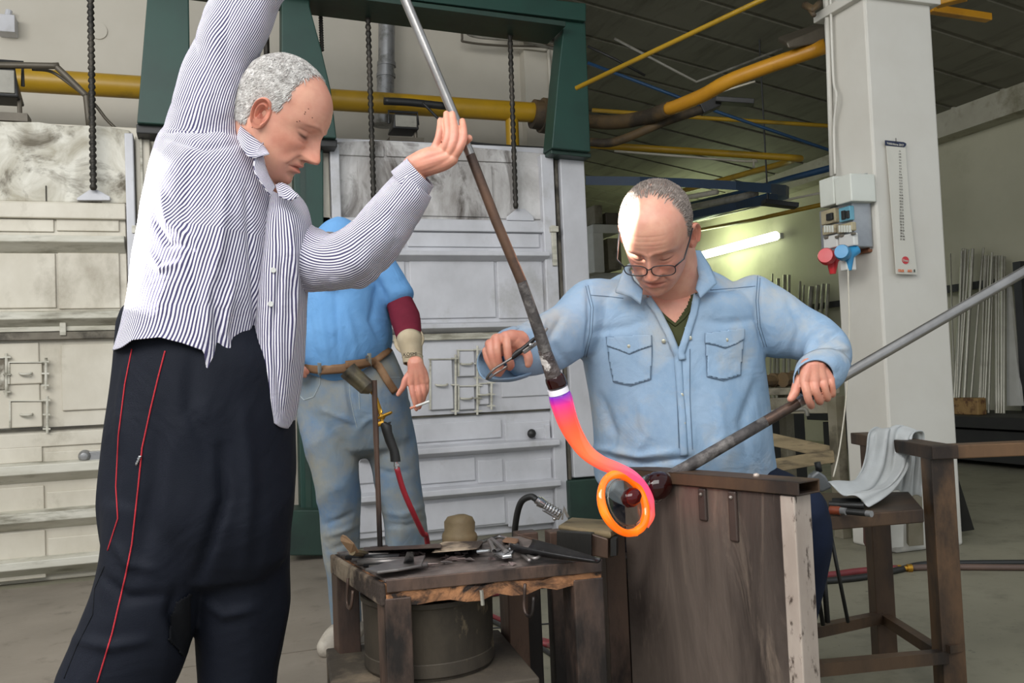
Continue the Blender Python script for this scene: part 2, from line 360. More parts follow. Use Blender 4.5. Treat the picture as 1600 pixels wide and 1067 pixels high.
fpart('post', M_white, fr_t, [(526, 225, 541, 870, -.05, .06)], .006); fpart('post', M_cream, fr_t, [(510, 225, 524, 870, -.05, .02)], .006)
fpart('post', M_white, fr_t, [(858, 242, 878, 850, -.05, .06)], .006); fpart('post', M_white, fr_t, [(886, 246, 924, 746, -.05, .06)], .006)
fpart('guide_strip', M_sooty, fr_t, [(879, 235, 884, 850, -.02, .03)], .002)
fpart('latch_bar', M_ledge, fr_t, [(863, 352, 870, 415, .06, .075)], .003); fpart('bolt_plate', M_ledge, fr_t, [(861, 353, 873, 362, .06, .09)], .003)
fpart('plinth', M_greend, fr_t, [(890, 748, 975, 822, -.3, .1)], .006)

# ================================================================ green gantry over the furnaces
g = empty('gantry', fx(700, 0) - Vector((0, 0, 0))); g.location.z = 0; tag(g, 'dark green steel gantry with tapered legs above the furnaces', 'gantry')
def gpoly(name, pts, d0, d1, mat=M_green, bevel=.006):
    m = MB(); P = [fx(x, y, d1) for x, y in pts]; m.prism(P, (0, d1-d0, 0)); return m.build(name, mat, g, bevel=bevel)
gpoly('leg', [(246, -200), (292, -200), (298, 197), (214, 192)], .05, .2)
gpoly('leg', [(440, -200), (478, -120), (484, 10), (503, 80), (517, 140), (526, 216), (440, 211)], .05, .2)
gpoly('leg', [(882, 30), (915, 32), (923, 237), (862, 231), (872, 120)], .05, .2)
gpoly('cross_beam', [(200, -75), (200, -55), (916, 33), (916, 5)], .05, .24)
gpoly('beam_flange', [(200, -55), (200, -49), (884, 41), (884, 33)], .0, .30, M_greend, .003)
gpoly('foot_plate', [(213, 193), (300, 198), (300, 212), (213, 208)], .0, .16, M_black); gpoly('foot_plate', [(440, 213), (527, 218), (527, 230), (440, 226)], .0, .16, M_black)
gpoly('foot_plate', [(861, 233), (924, 239), (924, 246), (861, 240)], .0, .16, M_greend)
gpoly('lower_column', [(458, 226), (505, 226), (508, 800), (470, 800)], -.02, .1, M_green); gpoly('column_groove', [(468, 226), (476, 226), (487, 800), (478, 800)], .1, .104, M_greend, 0)
gpoly('column_base', [(452, 797), (512, 797), (513, 868), (452, 868)], -.02, .22, M_greend)
# chains and hoist rods
def chain(px0, px1, py1, d=.06, r=.012, label='', knots=True):
    a = fx(px0, -60, d); b = fx(px1, py1, d); n = 110; pts = []; rs = []
    for i in range(n+1):
        t = i/n; pts.append(a.lerp(b, t)); rs.append(r*(1+(.28*math.sin(i*2.1) if knots else 0)))
    m = MB(); m.tube(pts, rs, 8); o = m.build('hoist_chain', M_chain, None, smooth=True); tag(o, label, 'chain'); return o
chain(140.5, 146, 297, .06, .016, 'dark hoist chain holding up the cream furnace door')
chain(235, 240, 120, -.1, .014, 'dark hoist chain beside the leftmost green gantry leg')
chain(572, 584, 310, .06, .015, 'dark hoist chain hanging in front of the white flue')
chain(793, 806, 326, .06, .015, 'dark hoist chain hanging to the bracket of the white furnace door')
chain(498, 503, 80, -.05, .012, 'thin hoist chain right of the middle green gantry leg')
chain(866, 872, 130, .02, .013, 'hoist rod just left of the right green gantry leg', knots=False)
chain(413, 418, 130, -.1, .017, 'straight hoist rod behind the raised striped sleeve', knots=False)
# yellow gas main
YP = YF+.55
def wp(px, py, y=None): return onY(px, py, YP if y is None else y)
t = empty('gas_pipe', wp(450, 145)); tag(t, 'thick yellow gas main running along the furnace wall', 'pipe')
a, b = wp(20, 124), wp(835, 176); zc = (a.z+b.z)/2
m = MB(); m.tube([(-6, YP, a.z), (a.x, YP, a.z), (b.x, YP, b.z)], .068, 24); m.build('main_pipe', M_yellow, t, smooth=.6)
m = MB(); p = wp(799, 172); m.tube([p, p-Vector((0, 0, .5))], .045, 16); m.build('branch_pipe', M_yellow, t, smooth=.6)
m = MB(); p, q = wp(832, 178), wp(885, 186); m.tube([p, p+(q-p)*.25, p+(q-p)*.25, q], [.1, .1, .12, .12], 20); m.build('flange', M_rustpipe, t, smooth=.5)
# white flue with hood
t = empty('flue', onY(600, 190, YW-.2)); tag(t, 'grey painted flue pipe coming down over the white furnace', 'flue')
P = lambda x, y: onY(x, y, YW-.2)
m = MB(); m.tube([P(605, -80), P(604, 100)], .058, 24); m.build('flue_pipe', M_duct, t, smooth=.6)
m = MB(); m.tube([P(604, 98), P(604, 104)], .066, 24)
m.tube([P(603, 116), P(603, 121)], .066, 24); m.build('collar', M_duct, t, smooth=.6)
m = MB(); m.tube([P(603, 103), P(602, 150), P(600, 190), P(600, 196)], [.06, .06, .075, .085], 24); m.build('flue_end', M_duct, t, smooth=.6)
m = MB(); m.bar(P(592, 150), P(608, 133), .02, .03); m.build('damper_lever', M_duct, t)
# floodlights
def floodlight(cx, cy, wpx, hpx, y, label, D=.14):
    c = onY(cx, cy, y); s = wpx/F*(y/ray(cx, cy).y); h = hpx/F*(y/ray(cx, cy).y)
    t = empty('floodlight', c-Vector((0, 0, h))); tag(t, label, 'lamp')
    m = MB(); m.hexa([c+Vector((-s/2, -.04, -h/2)), c+Vector((s/2, -.04, -h/2)), c+Vector((s/2, D, -h/2)), c+Vector((-s/2, D, -h/2))],
                     [c+Vector((-s*.42, -.04, h/2)), c+Vector((s*.42, -.04, h/2)), c+Vector((s*.3, D*.6, h/2)), c+Vector((-s*.3, D*.6, h/2))]); m.build('housing', M_black, t, bevel=.01)
    m = MB(); m.box(c+Vector((-s*.4, -.05, -h*.4)), c+Vector((s*.4, -.041, h*.35))); m.build('glass', M_conduit, t, bevel=.003)
    m = MB(); m.tube([c+Vector((-s*.55, .03, 0)), c+Vector((-s*.55, .03, h*.8)), c+Vector((s*.55, .03, h*.8)), c+Vector((s*.55, .03, 0))], .01, 8); m.build('bracket', M_black, t)
    m = MB(); m.tube([c+Vector((s*.45, .03, -h*.4)), c+Vector((s*.45, .03, -h*1.0))], .012, 8); m.box(c+Vector((-s*.6, -.02, -h*1.25)), c+Vector((s*.7, .1, -h*.98))); m.build('mount', M_cdark, t)
    return t
floodlight(2, 130, 52, 48, YF+.1, 'black floodlight at the left edge above the cream furnace')
floodlight(632, 192, 42, 24, YF+.3, 'black floodlight beside the grey flue')
# conduits on the wall
def pipe(name, pts, rpx, mat, label, cat='pipe', plane=None, D=None, n=6, group=None, smooth=True, flat=None):
    P = [(onY(x, y, plane) if plane else at(x, y, D if D else d)) for x, y, *r in pts for d in (r[0] if r else 0,)]
    dd = [(p-CAM).dot(FW) for p in P]; rr = rpx/F*(sum(dd)/len(dd))
    m = MB(); m.tube(spline(P, n) if n > 1 else P, rr, 12, flat=flat); o = m.build(name, mat, None, smooth=True); tag(o, label, cat, group); return o
pipe('conduit', [(-60, 101), (82, 103), (90, 106), (132, 147), (135, 152), (140, 200)], 5, M_cdark, 'grey conduit bending down over the cream furnace', 'conduit', YF+.05, n=3)
pipe('conduit', [(50, 108), (80, 112), (110, 132), (145, 160), (165, 185), (180, 200)], 2.5, M_cdark, 'thin cable drooping beside the chain over the cream furnace', 'cable', YF+.1)
for k, pts in enumerate([[(722, -10), (722, 55), (730, 66), (800, 72), (880, 72)], [(729, -10), (730, 40), (738, 56), (800, 62), (900, 66)], [(752, 10), (765, 38), (800, 55), (860, 60), (900, 70)],
                         [(765, 10), (778, 36), (810, 50), (870, 52), (900, 60)], [(778, 10), (795, 40), (830, 66), (880, 80)], [(790, 20), (810, 45), (860, 55), (900, 50)], [(820, 60), (860, 70), (905, 85)]]):
    pipe('cable', pts, 1.8+.5*(k % 3), (M_cdark, M_conduit, M_black)[k % 3], ['lowest', 'second lowest', 'third', 'fourth', 'fifth', 'sixth', 'rightmost'][k]+' cable of the bundle bending under the green cross beam', 'cable', YW-.13-.035*k, group='cable bundle')
pipe('conduit', [(800, 73), (850, 78), (857, 84), (861, 160)], 2.5, M_wall, 'white conduit bending down beside the wall corner', 'conduit', YW-.12, n=3)
pipe('handle_rod', [(600, 158), (640, 160), (697, 166)], 6, M_black, 'dark rail behind the hand holding the rod', 'rail', YF+.35)
pipe('cable', [(660, 160), (700, 200), (730, 222), (860, 232)], 2, M_black, 'black cable lying along the top of the white furnace', 'cable', YF+.2)
m = MB(); c = onY(153, 47, YW-.02); m.lathe([(.03, 0), (.055, .005), (.055, .02)], c+Vector((0, .03, 0)), (0, -1, 0), 20); tag(m.build('wall_cover', M_wall, None, smooth=.6), 'round cover plate on the wall beside the chain', 'cover')
m = MB(); c = onY(12, 40, YW-.05); m.box(c+Vector((-.05, -.06, -.06)), c+Vector((.05, .05, .05))); m.tube([c+Vector((0, 0, .05)), c+Vector((.01, 0, .1))], .02, 10); tag(m.build('junction_box', M_white, None, bevel=.004), 'small white junction box on the wall at the left edge', 'box')

# ================================================================ pillar with electrics
pc = onZ(1492, 853); YC = pc.y
XC = onY(1370, 335, YC).x; XC1 = onY(1474, 335, YC).x; YCB = onX(1303, 335, XC).y
m = MB(); m.box((XC, YC, 0), (XC1, YCB, 3.2)); pil = m.build('pillar', M_pillar, None, bevel=.012); tag(pil, 'white square pillar right of the seated man', 'pillar', kind='structure')
m = MB(); zt = onY(1400, 3, YC).z; m.box((XC-.04, YC-.03, zt), (XC1+.04, YCB+.03, zt+.05)); m.build('pillar_capital', M_pillar, pil, bevel=.005)
def pl(px, py, d=0): return onX(px, py, XC-d)      # on the pillar's left face
def pf(px, py, d=0): return onY(px, py, YC-d)
def lbox(mb, x0, y0, x1, y1, d0, d1):
    mx, my = (x0+x1)/2, (y0+y1)/2
    return mb.box((XC-d0, pl(x0, my, d1).y, pl(mx, y0, d1).z), (XC-d1, pl(x1, my, d1).y, pl(mx, y1, d1).z))
M_gbox = pm('grey_plastic_box', '#c9cbc2', '#bfc1b7', None, 4, rough=.4, bs=0)
M_gside = pm('zinc_sheet', '#a2a5a8', '#8c8f92', None, 5, rough=.35, metal=.6, bs=.1)
M_clear = pm('yellowed_clear_cover', '#a59a7c', '#8a8068', '#6b604c', 8, 6, rough=.25)
M_bluep = pm('blue_plug_plastic', '#2f86b5', None, None, rough=.35, bs=0); M_redp = pm('red_plug_plastic', '#c2262e', None, None, rough=.35, bs=0)
M_plw = pm('white_plastic', '#c9c9c4', None, None, rough=.4, bs=0)
M_tealw = pm('teal_window', '#5d93a5', '#6fa2b0', None, rough=.2, bs=0)
t = empty('switchboard', pl(1320, 400, .1)); tag(t, 'grey electrical switchboard on the left face of the white pillar', 'switchboard')
m = MB(); lbox(m, 1338, 272, 1356, 392, 0, .015)
m.build('back_plate', M_gside, t, bevel=.003)
def swb(name, mat, x0, y0, x1, y1, d, tk, parent=t, bev=.006):
    """module whose front plane stands d off the pillar"""
    m = MB(); my = (y0+y1)/2; a = pl(x0, my, d); b = pl(x1, my, d); mx = (x0+x1)/2
    m.box((XC-d, a.y, pl(mx, y0, d).z), (XC-d+tk, b.y, pl(mx, y1, d).z)); return m.build(name, mat, parent, bevel=bev)
swb('enclosure', M_gbox, 1280, 278, 1303, 322, .16, .15); swb('enclosure', M_gbox, 1304, 274, 1330, 318, .16, .15)
swb('enclosure', M_gside, 1281, 322, 1334, 392, .12, .115)
m1 = swb('breaker_window', M_clear, 1282, 327, 1305, 350, .145, .03); swb('switch', M_black, 1290, 333, 1299, 344, .16, .02, m1, .004)
m1 = swb('breaker_window', M_tealw, 1310, 323, 1328, 346, .145, .03); swb('switch', M_black, 1314, 329, 1319, 343, .155, .012, m1, .002); swb('switch', M_black, 1321, 329, 1325, 341, .155, .012, m1, .002)
swb('breaker_window', M_clear, 1284, 352, 1305, 366, .145, .03); swb('breaker_window', M_clear, 1307, 349, 1331, 363, .145, .03)
for x in (1287, 1291, 1295, 1299, 1310, 1314, 1318, 1322, 1326): swb('breaker', M_gbox, x, 352, x+2.4, 363, .15, .01, t, .001)
swb('socket_panel', M_plw, 1286, 368, 1308, 388, .14, .03); swb('socket_panel', M_plw, 1310, 366, 1334, 386, .14, .03)
for x, y in ((1287, 369), (1304, 368), (1311, 366), (1329, 363)): swb('hinge_clip', M_sooty, x, y, x+5, y+4, .15, .015, t, .002)
swb('wood_packer', pm('packer_wood', '#8b5a3c', '#6e452e', None, 6, rough=.7), 1336, 388, 1358, 396, .02, .04)
def plug(mat, cx, cy, r, label):
    c = pl(cx, cy, .2); t = empty('plug', c); tag(t, label, 'plug')
    m = MB(); m.lathe([(r*.6, -.02), (r, -.015), (r, .02), (r*.86, .035), (.001, .037)], c, (-.75, -.6, .1), 24); m.build('plug_cap', mat, t, smooth=.6)
    m = MB(); q = pl(cx+8, cy+4, .15); m.tube([q+Vector((.05, 0, .03)), q, q-Vector((0, 0, .075))], [r*.75, r*.8, r*.35], 16); m.build('plug_body', mat, t, smooth=.7)
    return c
plug(M_redp, 1292, 401, .042, 'red industrial plug under the switchboard'); plug(M_bluep, 1317, 395, .038, 'blue industrial plug under the switchboard')
m = MB(); p = pl(1325, 412, .14); m.box(p-Vector((.03, .025, .035)), p+Vector((.03, .025, .035))); tag(m.build('adapter', M_plw, None, bevel=.006), 'small white adapter below the blue plug', 'adapter')
pipe('cable', [(1325, 420, 4.4), (1327, 520, 4.4), (1322, 620, 4.4), (1312, 700, 4.4), (1302, 745, 4.35)], 1.2, M_cream, 'thin pale cable hanging down the pillar from the adapter', 'cable')
m = MB(); a, b = pl(1291, -20, .02), pl(1300, 275, .02); m.tube([a, b], .013, 10); tag(m.build('conduit', M_pillar, None, smooth=True), 'white conduit on the back edge of the pillar', 'conduit')
m = MB(); m.tube(spline([pl(1297, -20, .03), pl(1302, 120, .03), pl(1307, 150, .05), pl(1303, 200, .03), pl(1305, 272, .05)], 6), .007, 8); tag(m.build('cable', M_pillar, None, smooth=True), 'white cable running beside the conduit on the pillar', 'cable')
m = MB(); m.tube([pl(1258, 8, .1), pl(1270, 14, .14), pl(1280, 6, .05)], .02, 8); m.tube([pl(1262, 10, .1), pl(1272, 24, .14)], .012, 8); tag(m.build('hook', M_rustpipe, None, smooth=True), 'rusty hook at the head of the pillar', 'hook')
# calendar
t = empty('wall_calendar', pf(1405, 430)); tag(t, 'long narrow white wall calendar with blue header on the pillar', 'calendar')
M_paper = pm('paper', '#c4c1b6', '#bebbb0', None, 3, rough=.7, bs=0); M_navy = pm('navy_print', '#121e3c', None, None, rough=.5, bs=0)
A = [pf(1384, 220, .012), pf(1414, 224, .012), pf(1421, 320, .012), pf(1433, 429, .022), pf(1400, 428, .03), pf(1392, 320, .018)]
m = MB(); m.add([A[0], A[1], A[2], A[5], A[3], A[4]], [(0, 1, 2, 3), (3, 2, 4, 5)]); m.build('sheet', M_paper, t, solid=.003)
m = MB(); m.prism([pf(1383, 219, .016), pf(1412, 222, .016), pf(1416, 224, .016), pf(1416, 227, .016), pf(1413, 230, .016), pf(1383, 227, .016)], (0, .002, 0)); m.build('header', M_navy, t)
def text(s, p, size, mat, parent, name='lettering', dx=(1, 0, 0), up=(0, 0, 1), ext=.0006, align='CENTER', sx=1, kind=None):
    c = bpy.data.curves.new('txt', 'FONT'); c.body = s; c.size = size; c.extrude = ext; c.align_x = align; c.align_y = 'CENTER'
    o = bpy.data.objects.new('txt', c); COL.objects.link(o)
    dg = bpy.context.evaluated_depsgraph_get(); me = bpy.data.meshes.new_from_object(o.evaluated_get(dg)); bpy.data.objects.remove(o)
    dx = Vector(dx).normalized(); up = Vector(up); up = (up-dx*up.dot(dx)).normalized(); nz = dx.cross(up)
    R = Matrix((dx*sx, up, nz)).transposed().to_4x4()
    me.transform(R); ob = bpy.data.objects.new(name, me); COL.objects.link(ob)
    off = Vector((0, 0, 0)); q = parent
    while q: off += Vector(q.location); q = q.parent
    ob.parent = parent; ob.location = Vector(p)-off; me.materials.clear(); me.materials.append(mat); return ob
cdx = pf(1414, 224)-pf(1384, 220)
text('Valdichiana-2017', pf(1399, 225.5, .0185), .0155, M_paper, t, dx=cdx)
M_ink = pm('grey_ink', '#55524c', None, None, rough=.7, bs=0)
for k in range(31):
    f = k/30; x, y = 1406+f*4, 236+f*138
    text(str(k+1)+' '+'LMMGVSD'[k % 7], pf(x, y, .0175+.006*f), .0085+.006*f, M_ink, t, 'date', dx=cdx)
m = MB(); c = pf(1415, 406.5, .0285); m.prism([c+Vector((math.cos(a)*.021, 0, math.sin(a)*.019)) for a in [i*math.pi/12 for i in range(24)]], (0, .002, 0)); m.build('red_logo', pm('red_print', '#b8353b', None, None, rough=.5, bs=0), t)
text('Daso', pf(1415, 407, .0315), .017, M_paper, t, dx=cdx)
text('COLOR', pf(1408, 423, .034), .019, pm('orange_print', '#d8713a', None, None, rough=.5, bs=0), t, dx=cdx, ext=.001, sx=.55); text('ANTI', pf(1421.5, 423.5, .032), .019, bpy.data.materials['orange_print'], t, dx=cdx, ext=.001, sx=.6)
m = MB(); c = pf(1429, 423, .03); m.box(c-Vector((.003, .001, .007)), c+Vector((.003, .001, .007))); m.build('green_mark', M_greend, t)
m = MB(); m.tube([pf(1400, 216, 0), pf(1400, 219, .025), pf(1400, 224, .02)], .0015, 6); m.build('nail', M_black, t)
# ================================================================ right background
M_tubew = pm('steel_tube_bundle', '#a5a294', '#8d8a7c', '#5f5b50', 8, 6, (.55, .7), (1, 1, .3), .35, .4, .1)
M_wood = pm('weathered_wood', '#8a7a5c', '#6f6147', '#4a4030', 5, 4, (.5, .65), (1, 1, 5), .75, 0, .3, .003)
M_woodg = pm('greyish_wood', '#7d7767', '#69634f', '#4b4638', 6, 4, (.5, .65), rough=.75)
M_board = pm('white_board', '#c5c4bd', '#b3b2aa', '#86837a', 3, 4, (.6, .75), rough=.6)
M_dark = pm('dark_matt', '#24231f', '#1c1b18', None, 4, rough=.7)
D1 = lambda o, l, c, g=None: tag(o, l, c, g)
pipe('gas_pipe', [(1045, 170, 6), (1060, 165, 5.9), (1100, 148, 5.7), (1150, 122, 5.5), (1290, 72, 5.2)], 11, M_orange, 'thick orange-yellow pipe climbing to the top of the pillar')
pipe('gas_pipe', [(915, 189, 6.6), (960, 191, 6.4), (1010, 183, 6.2), (1048, 169, 6)], 11.5, M_rustpipe, 'brown rusted bend of the thick pipe beside the gantry')
pipe('lamp_arm', [(920, 222, 6.4), (963, 221, 6.3), (1040, 190, 6.2), (1112, 166, 6.2)], 7, M_rustpipe, 'brown bent pipe below the thick orange pipe')
m = MB(); m.bar(at(1095, 172, 6.2), at(1122, 160, 6.2), .09, .07); m.bar(at(1118, 157, 6.15), at(1178, 161, 6.1), .1, .035); tag(m.build('pipe_bracket', M_black, None, bevel=.004), 'black flat bracket at the end of the brown bent pipe', 'bracket')
pipe('rail', [(1060, 164, 6.4), (1180, 127, 6.3)], 1.6, M_cream, 'thin white strip below the thick orange pipe', 'rail')
pipe('gas_pipe', [(900, 138, 5.2), (1190, 0, 4.6), (1230, -20, 4.5)], 4, M_yellow, 'thin yellow pipe running diagonally up under the ceiling', n=1)
pipe('gas_pipe', [(915, 226, 6.8), (1228, 246, 6.9), (1233, 248, 7.1), (1225, 255, 7.6), (1060, 300, 9.8)], 5, M_yellow, 'yellow pipe with a right-angle turn above the navy beam', n=2)
pipe('rail', [(960, 236, 7.2), (1165, 252, 7.2), (1176, 250, 7.2), (1178, 262, 7.2)], 1.8, M_cream, 'thin pale pipe hooked under the yellow pipe', 'rail', n=3)
pipe('gas_pipe', [(925, 172, 7.4), (1110, 185, 7.4), (1300, 197, 7.4)], 3.2, M_yellow, 'thin yellow pipe running level across the ceiling', n=1)
pipe('tie_rod', [(918, 98, 7), (1058, 151, 7), (1130, 178, 7), (1300, 236, 7)], 2.6, M_blue, 'thin dark blue tie rod sloping down to the pillar', 'rod', n=1)
pipe('conduit', [(918, 72, 6.6), (960, 92, 6.6), (1008, 118, 6.6)], 2, M_black, 'black cable end sloping under the ceiling beside the gantry', 'cable', n=1)
pipe('conduit', [(960, 60, 7.4), (1050, 108, 7.4), (1088, 128, 7.4), (1130, 112, 7.4), (1222, 76, 7.4)], 2, M_conduit, 'pale conduit making a V across the ceiling', 'conduit', n=1)
m = MB(); c = at(1250, 62, 5.6); m.hexa([at(1215, 66, 5.6), at(1232, 76, 5.2), at(1290, 66, 5.2), at(1290, 58, 5.6)], [at(1215, 58, 5.6), at(1228, 66, 5.2), at(1290, 40, 5.2), at(1278, 36, 5.6)])
tag(m.build('ceiling_lamp', M_cdark, None, bevel=.01), 'dark flat ceiling fixture left of the pillar top', 'lamp')
m = MB(); m.bar(at(1452, 14, 6), at(1545, 28, 6.2), .06, .05); m.bar(at(1462, 4, 5.5), at(1510, -8, 5.4), .07, .06); tag(m.build('bracket_beam', M_orange, None, bevel=.006), 'orange bracket beam right of the pillar top', 'beam')
# navy curved crane rail
rows = []
for x, y0, y1, D in [(915, 275, 289, 6.6), (1000, 276, 290, 6.6), (1080, 279, 293, 6.7), (1150, 283, 297, 6.8), (1205, 287, 302, 7.0), (1228, 289, 306, 7.3), (1233, 292, 310, 7.7), (1215, 300, 316, 8.3), (1150, 316, 328, 9.2), (1060, 334, 344, 10.4)]:
    rows.append([at(x, y0, D), at(x, y1, D), at(x, y1, D+.16)+Vector((0, 0, 0)), at(x, y0, D+.16)])
m = MB(); m.grid(rows, True); tag(m.build('crane_rail', M_blued, None), 'navy blue curved crane rail behind the seated man', 'rail')
for pts, r, mat, l in [([(1300, 262, 8.5), (1230, 280, 9.4), (1150, 303, 10.6), (1050, 326, 12)], 4.5, M_blue, 'upper blue pipe running back along the right wall'),
                       ([(1290, 300, 9), (1230, 312, 9.6), (1090, 345, 11.8)], 1.6, M_cream, 'thin pale pipe under the navy rail'),
                       ([(1200, 308, 9.6), (1060, 348, 12)], 6, M_blue, 'wide blue pipe under the navy rail'),
                       ([(1180, 304, 10), (1030, 335, 12.2)], 6, M_conduit, 'grey pipe running back beside the blue pipes'),
                       ([(1120, 300, 10.6), (1010, 320, 12.3)], 4, M_cream, 'pale pipe high above the seated man\'s head'),
                       ([(1060, 295, 11), (1035, 300, 11.6)], 5, M_orange, 'short orange pipe end above the seated man'),
                       ([(1300, 316, 8.6), (1180, 343, 10.4), (1060, 365, 12.2)], 3, M_yellow, 'thin yellow pipe along the right wall above the tube lamp')]:
    pipe('wall_pipe', pts, r, mat, l, n=1)
m = MB(); m.bar(at(1192, 316, 7.6), at(1245, 322, 7.6), .12, .04); q_ = at(1200, 317, 7.6); m.tube([q_, Vector((q_.x, q_.y, cz(q_.x)))], .008, 6); tag(m.build('rail_bracket', M_black, None, bevel=.004), 'black bracket under the end of the navy rail', 'bracket')
# tube lamp (lit) on the right wall
def wallx(px, py, d=.06): return onX(px, py, XR-d)
t = empty('tube_lamp', wallx(1150, 390)); tag(t, 'lit fluorescent tube lamp on the right wall behind the seated man', 'lamp')
def emis(name, col, s):
    m, nt, b = newmat(name); b.inputs['Base Color'].default_value = lin(col); b.inputs['Emission Color'].default_value = lin(col); b.inputs['Emission Strength'].default_value = s; return m
M_tube = emis('lit_tube', '#f3ffe2', 3.2)
a, b = wallx(1082, 397, .1), wallx(1214, 375, .1); a.z = b.z = (a.z+b.z)/2
m = MB(); m.tube([a, a.lerp(b, .01), b.lerp(a, .01), b], [.035, .06, .06, .035], 16); m.build('diffuser', M_tube, t, smooth=.8)
m = MB(); m.box(a+Vector((.05, 0, -.035)), b+Vector((.1, 0, .035))); m.build('lamp_base', M_plw, t)
l = lamp('POINT', 'tube_light', (a+b)/2+Vector((-.45, 0, -.05)), (0, 0, 0), 42, (.86, 1.0, .6), shadow_soft_size=.3)
# rack of steel tubes along the right wall
ys = [onX(1660, 660, XR-.85).y, onX(1486, 660, XR-.85).y]
t = empty('tube_rack', Vector((XR-.4, sum(ys)/2, 0))); tag(t, 'low black rack along the right wall right of the pillar', 'rack')
zt_ = onX(1560, 652, XR-.85).z
m = MB(); m.box((XR-.85, ys[0], zt_-.1), (XR-.03, ys[1]+2, zt_)); m.build('shelf', M_dark, t, bevel=.005)
m = MB(); m.box((XR-.80, ys[0], .05), (XR-.05, ys[1]+1.8, zt_-.12)); m.build('cabinet', M_dark, t, bevel=.005)  # dark box filling the dark region beneath the shelf
zr1 = onX(1540, 444, XR-.12).z; m = MB(); m.box((XR-.16, ys[0], zr1-.035), (XR-.1, ys[1]+6.0, zr1+.035)); m.build('rail', M_black, t)
m = MB(); p = onX(1599, 500, XR-.2); m.box(p+Vector((-.04, -.04, -p.z+zt_)), Vector((p.x+.04, p.y+.04, onX(1599, 408, XR-.2).z))); m.build('post', M_black, t)
ORD = 'first second third fourth fifth sixth seventh eighth ninth tenth eleventh twelfth thirteenth fourteenth fifteenth sixteenth seventeenth'.split()
Z7 = [(115, 60, 55, 740, 5), (125, 62, 75, 700, 4), (145, 65, 78, 750, 4), (160, 60, 100, 655, 5), (215, 55, 137, 745, 3), (230, 95, 185, 800, 3), (242, 95, 205, 800, 3), (258, 80, 215, 800, 3.4), (265, 100, 235, 800, 3),
      (280, 95, 275, 800, 4), (295, 95, 285, 800, 3.6), (308, 95, 300, 800, 4), (320, 100, 312, 800, 4), (48, 85, 38, 360, 2.2), (222, 92, 195, 800, 2.4), (105, 70, 60, 600, 3.4), (286, 100, 292, 800, 3)]
for k, (xa_, ya, xb, yb, w_) in enumerate(Z7):
    p = onX(1470+xa_/3.23, 370+ya/3.23, XR-.13-.012*(k % 4)); q = onX(1470+xb/3.23, 370+yb/3.23, XR-.42); q.z = zt_
    r = w_*1.9/3.23/F*(p-CAM).dot(FW)
    m = MB(); m.tube([q, p], r, 10)
    tag(m.build('steel_tube', M_tubew, None, smooth=.8), ORD[k]+' steel tube of those leaning right of the pillar, counted along the rack', 'tube', 'steel tubes right of the pillar')
m = MB(); q = [onX(1573, 447, XR-.1), onX(1577, 447, XR-.1), onX(1596, 634, XR-.3), onX(1573, 634, XR-.3)]; m.prism(q, (.03, 0, 0)); tag(m.build('leaning_board', M_board, None), 'pale board leaning behind the steel tubes', 'board')
m = MB(); p = onX(1488, 615, XR-.7); q = onX(1526, 603, XR-.7); m.box((p.x, q.y, zt_), (p.x+.1, p.y, zt_+.15)); tag(m.build('wooden_block', pm('stained_wood_block', '#9a7a4a', '#7d6038', '#5a3a22', 6, 14, rough=.7), None, bevel=.01), 'stained wooden block on the rack right of the pillar', 'block')
for k, (xa_, ya, xb, yb, w_) in enumerate([(1207, 428, 1200, 590, 1.5), (1226, 430, 1222, 590, 3), (1233, 430, 1230, 590, 2.5), (1250, 440, 1240, 590, 2), (1256, 446, 1243, 590, 1.6), (1268, 448, 1249, 590, 4), (1278, 446, 1262, 590, 3), (1286, 444, 1270, 590, 2.6), (1294, 444, 1280, 590, 3), (1216, 436, 1212, 590, 3), (1212, 450, 1206, 590, 2)]):
    p = onX(xa_, ya, XR-.13-.012*(k % 3)); q = onX(xb, yb, XR-.5); q.z = zt_; r = w_/F*(p-CAM).dot(FW)
    m = MB(); m.tube([q, p], r, 10); tag(m.build('steel_tube', M_tubew, None, smooth=.8), ORD[k]+' steel tube of those leaning behind the seated man\'s arm', 'tube', 'steel tubes left of the pillar')
# rough wooden workbench behind the seated man
t = empty('workbench', at(1250, 740, 5.2)*1.0); t.location.z = 0; tag(t, 'rough wooden workbench behind the seated man\'s left arm', 'workbench')
zb_ = at(1250, 604, 5.2).z
A, B = at(1150, 620, 5.2), at(1312, 612, 4.9); A.z = B.z = zb_
bk = Vector((.15, .7, 0))
m = MB(); m.hexa([A-Vector((0, 0, .04)), B-Vector((0, 0, .04)), B+bk-Vector((0, 0, .04)), A+bk-Vector((0, 0, .04))], [A, B, B+bk, A+bk]); m.build('tabletop', M_woodg, t, bevel=.004)
m = MB(); m.bar(A-Vector((0, 0, .1)), B-Vector((0, 0, .1)), .04, .09); m.build('apron', M_woodg, t, bevel=.003)
for p in (B, A, B+bk*.9): m = MB(); m.bar(p+Vector((-.03, 0, -.05)), Vector((p.x-.03, p.y, 0)), .06, .07); m.build('leg', M_woodg, t, bevel=.003)
m = MB(); m.bar(at(1190, 683, 5.0), at(1304, 708, 4.92), .03, .07); m.build('brace', M_wood, t, bevel=.003)
m = MB(); m.bar(at(1190, 730, 5.0), at(1304, 712, 4.88), .03, .07); m.build('brace', M_wood, t, bevel=.003)
m = MB(); a, b = at(1195, 660, 5.7), at(1292, 660, 5.6); m.box((a.x, a.y, 0), (b.x, b.y+.5, zb_-.1)); tag(m.build('filler', M_dark, None, bevel=.01), 'dark cupboard added to darken the space under the rough workbench', 'filler')  # dark box added to fill the dark space behind the bench
random.seed(5)
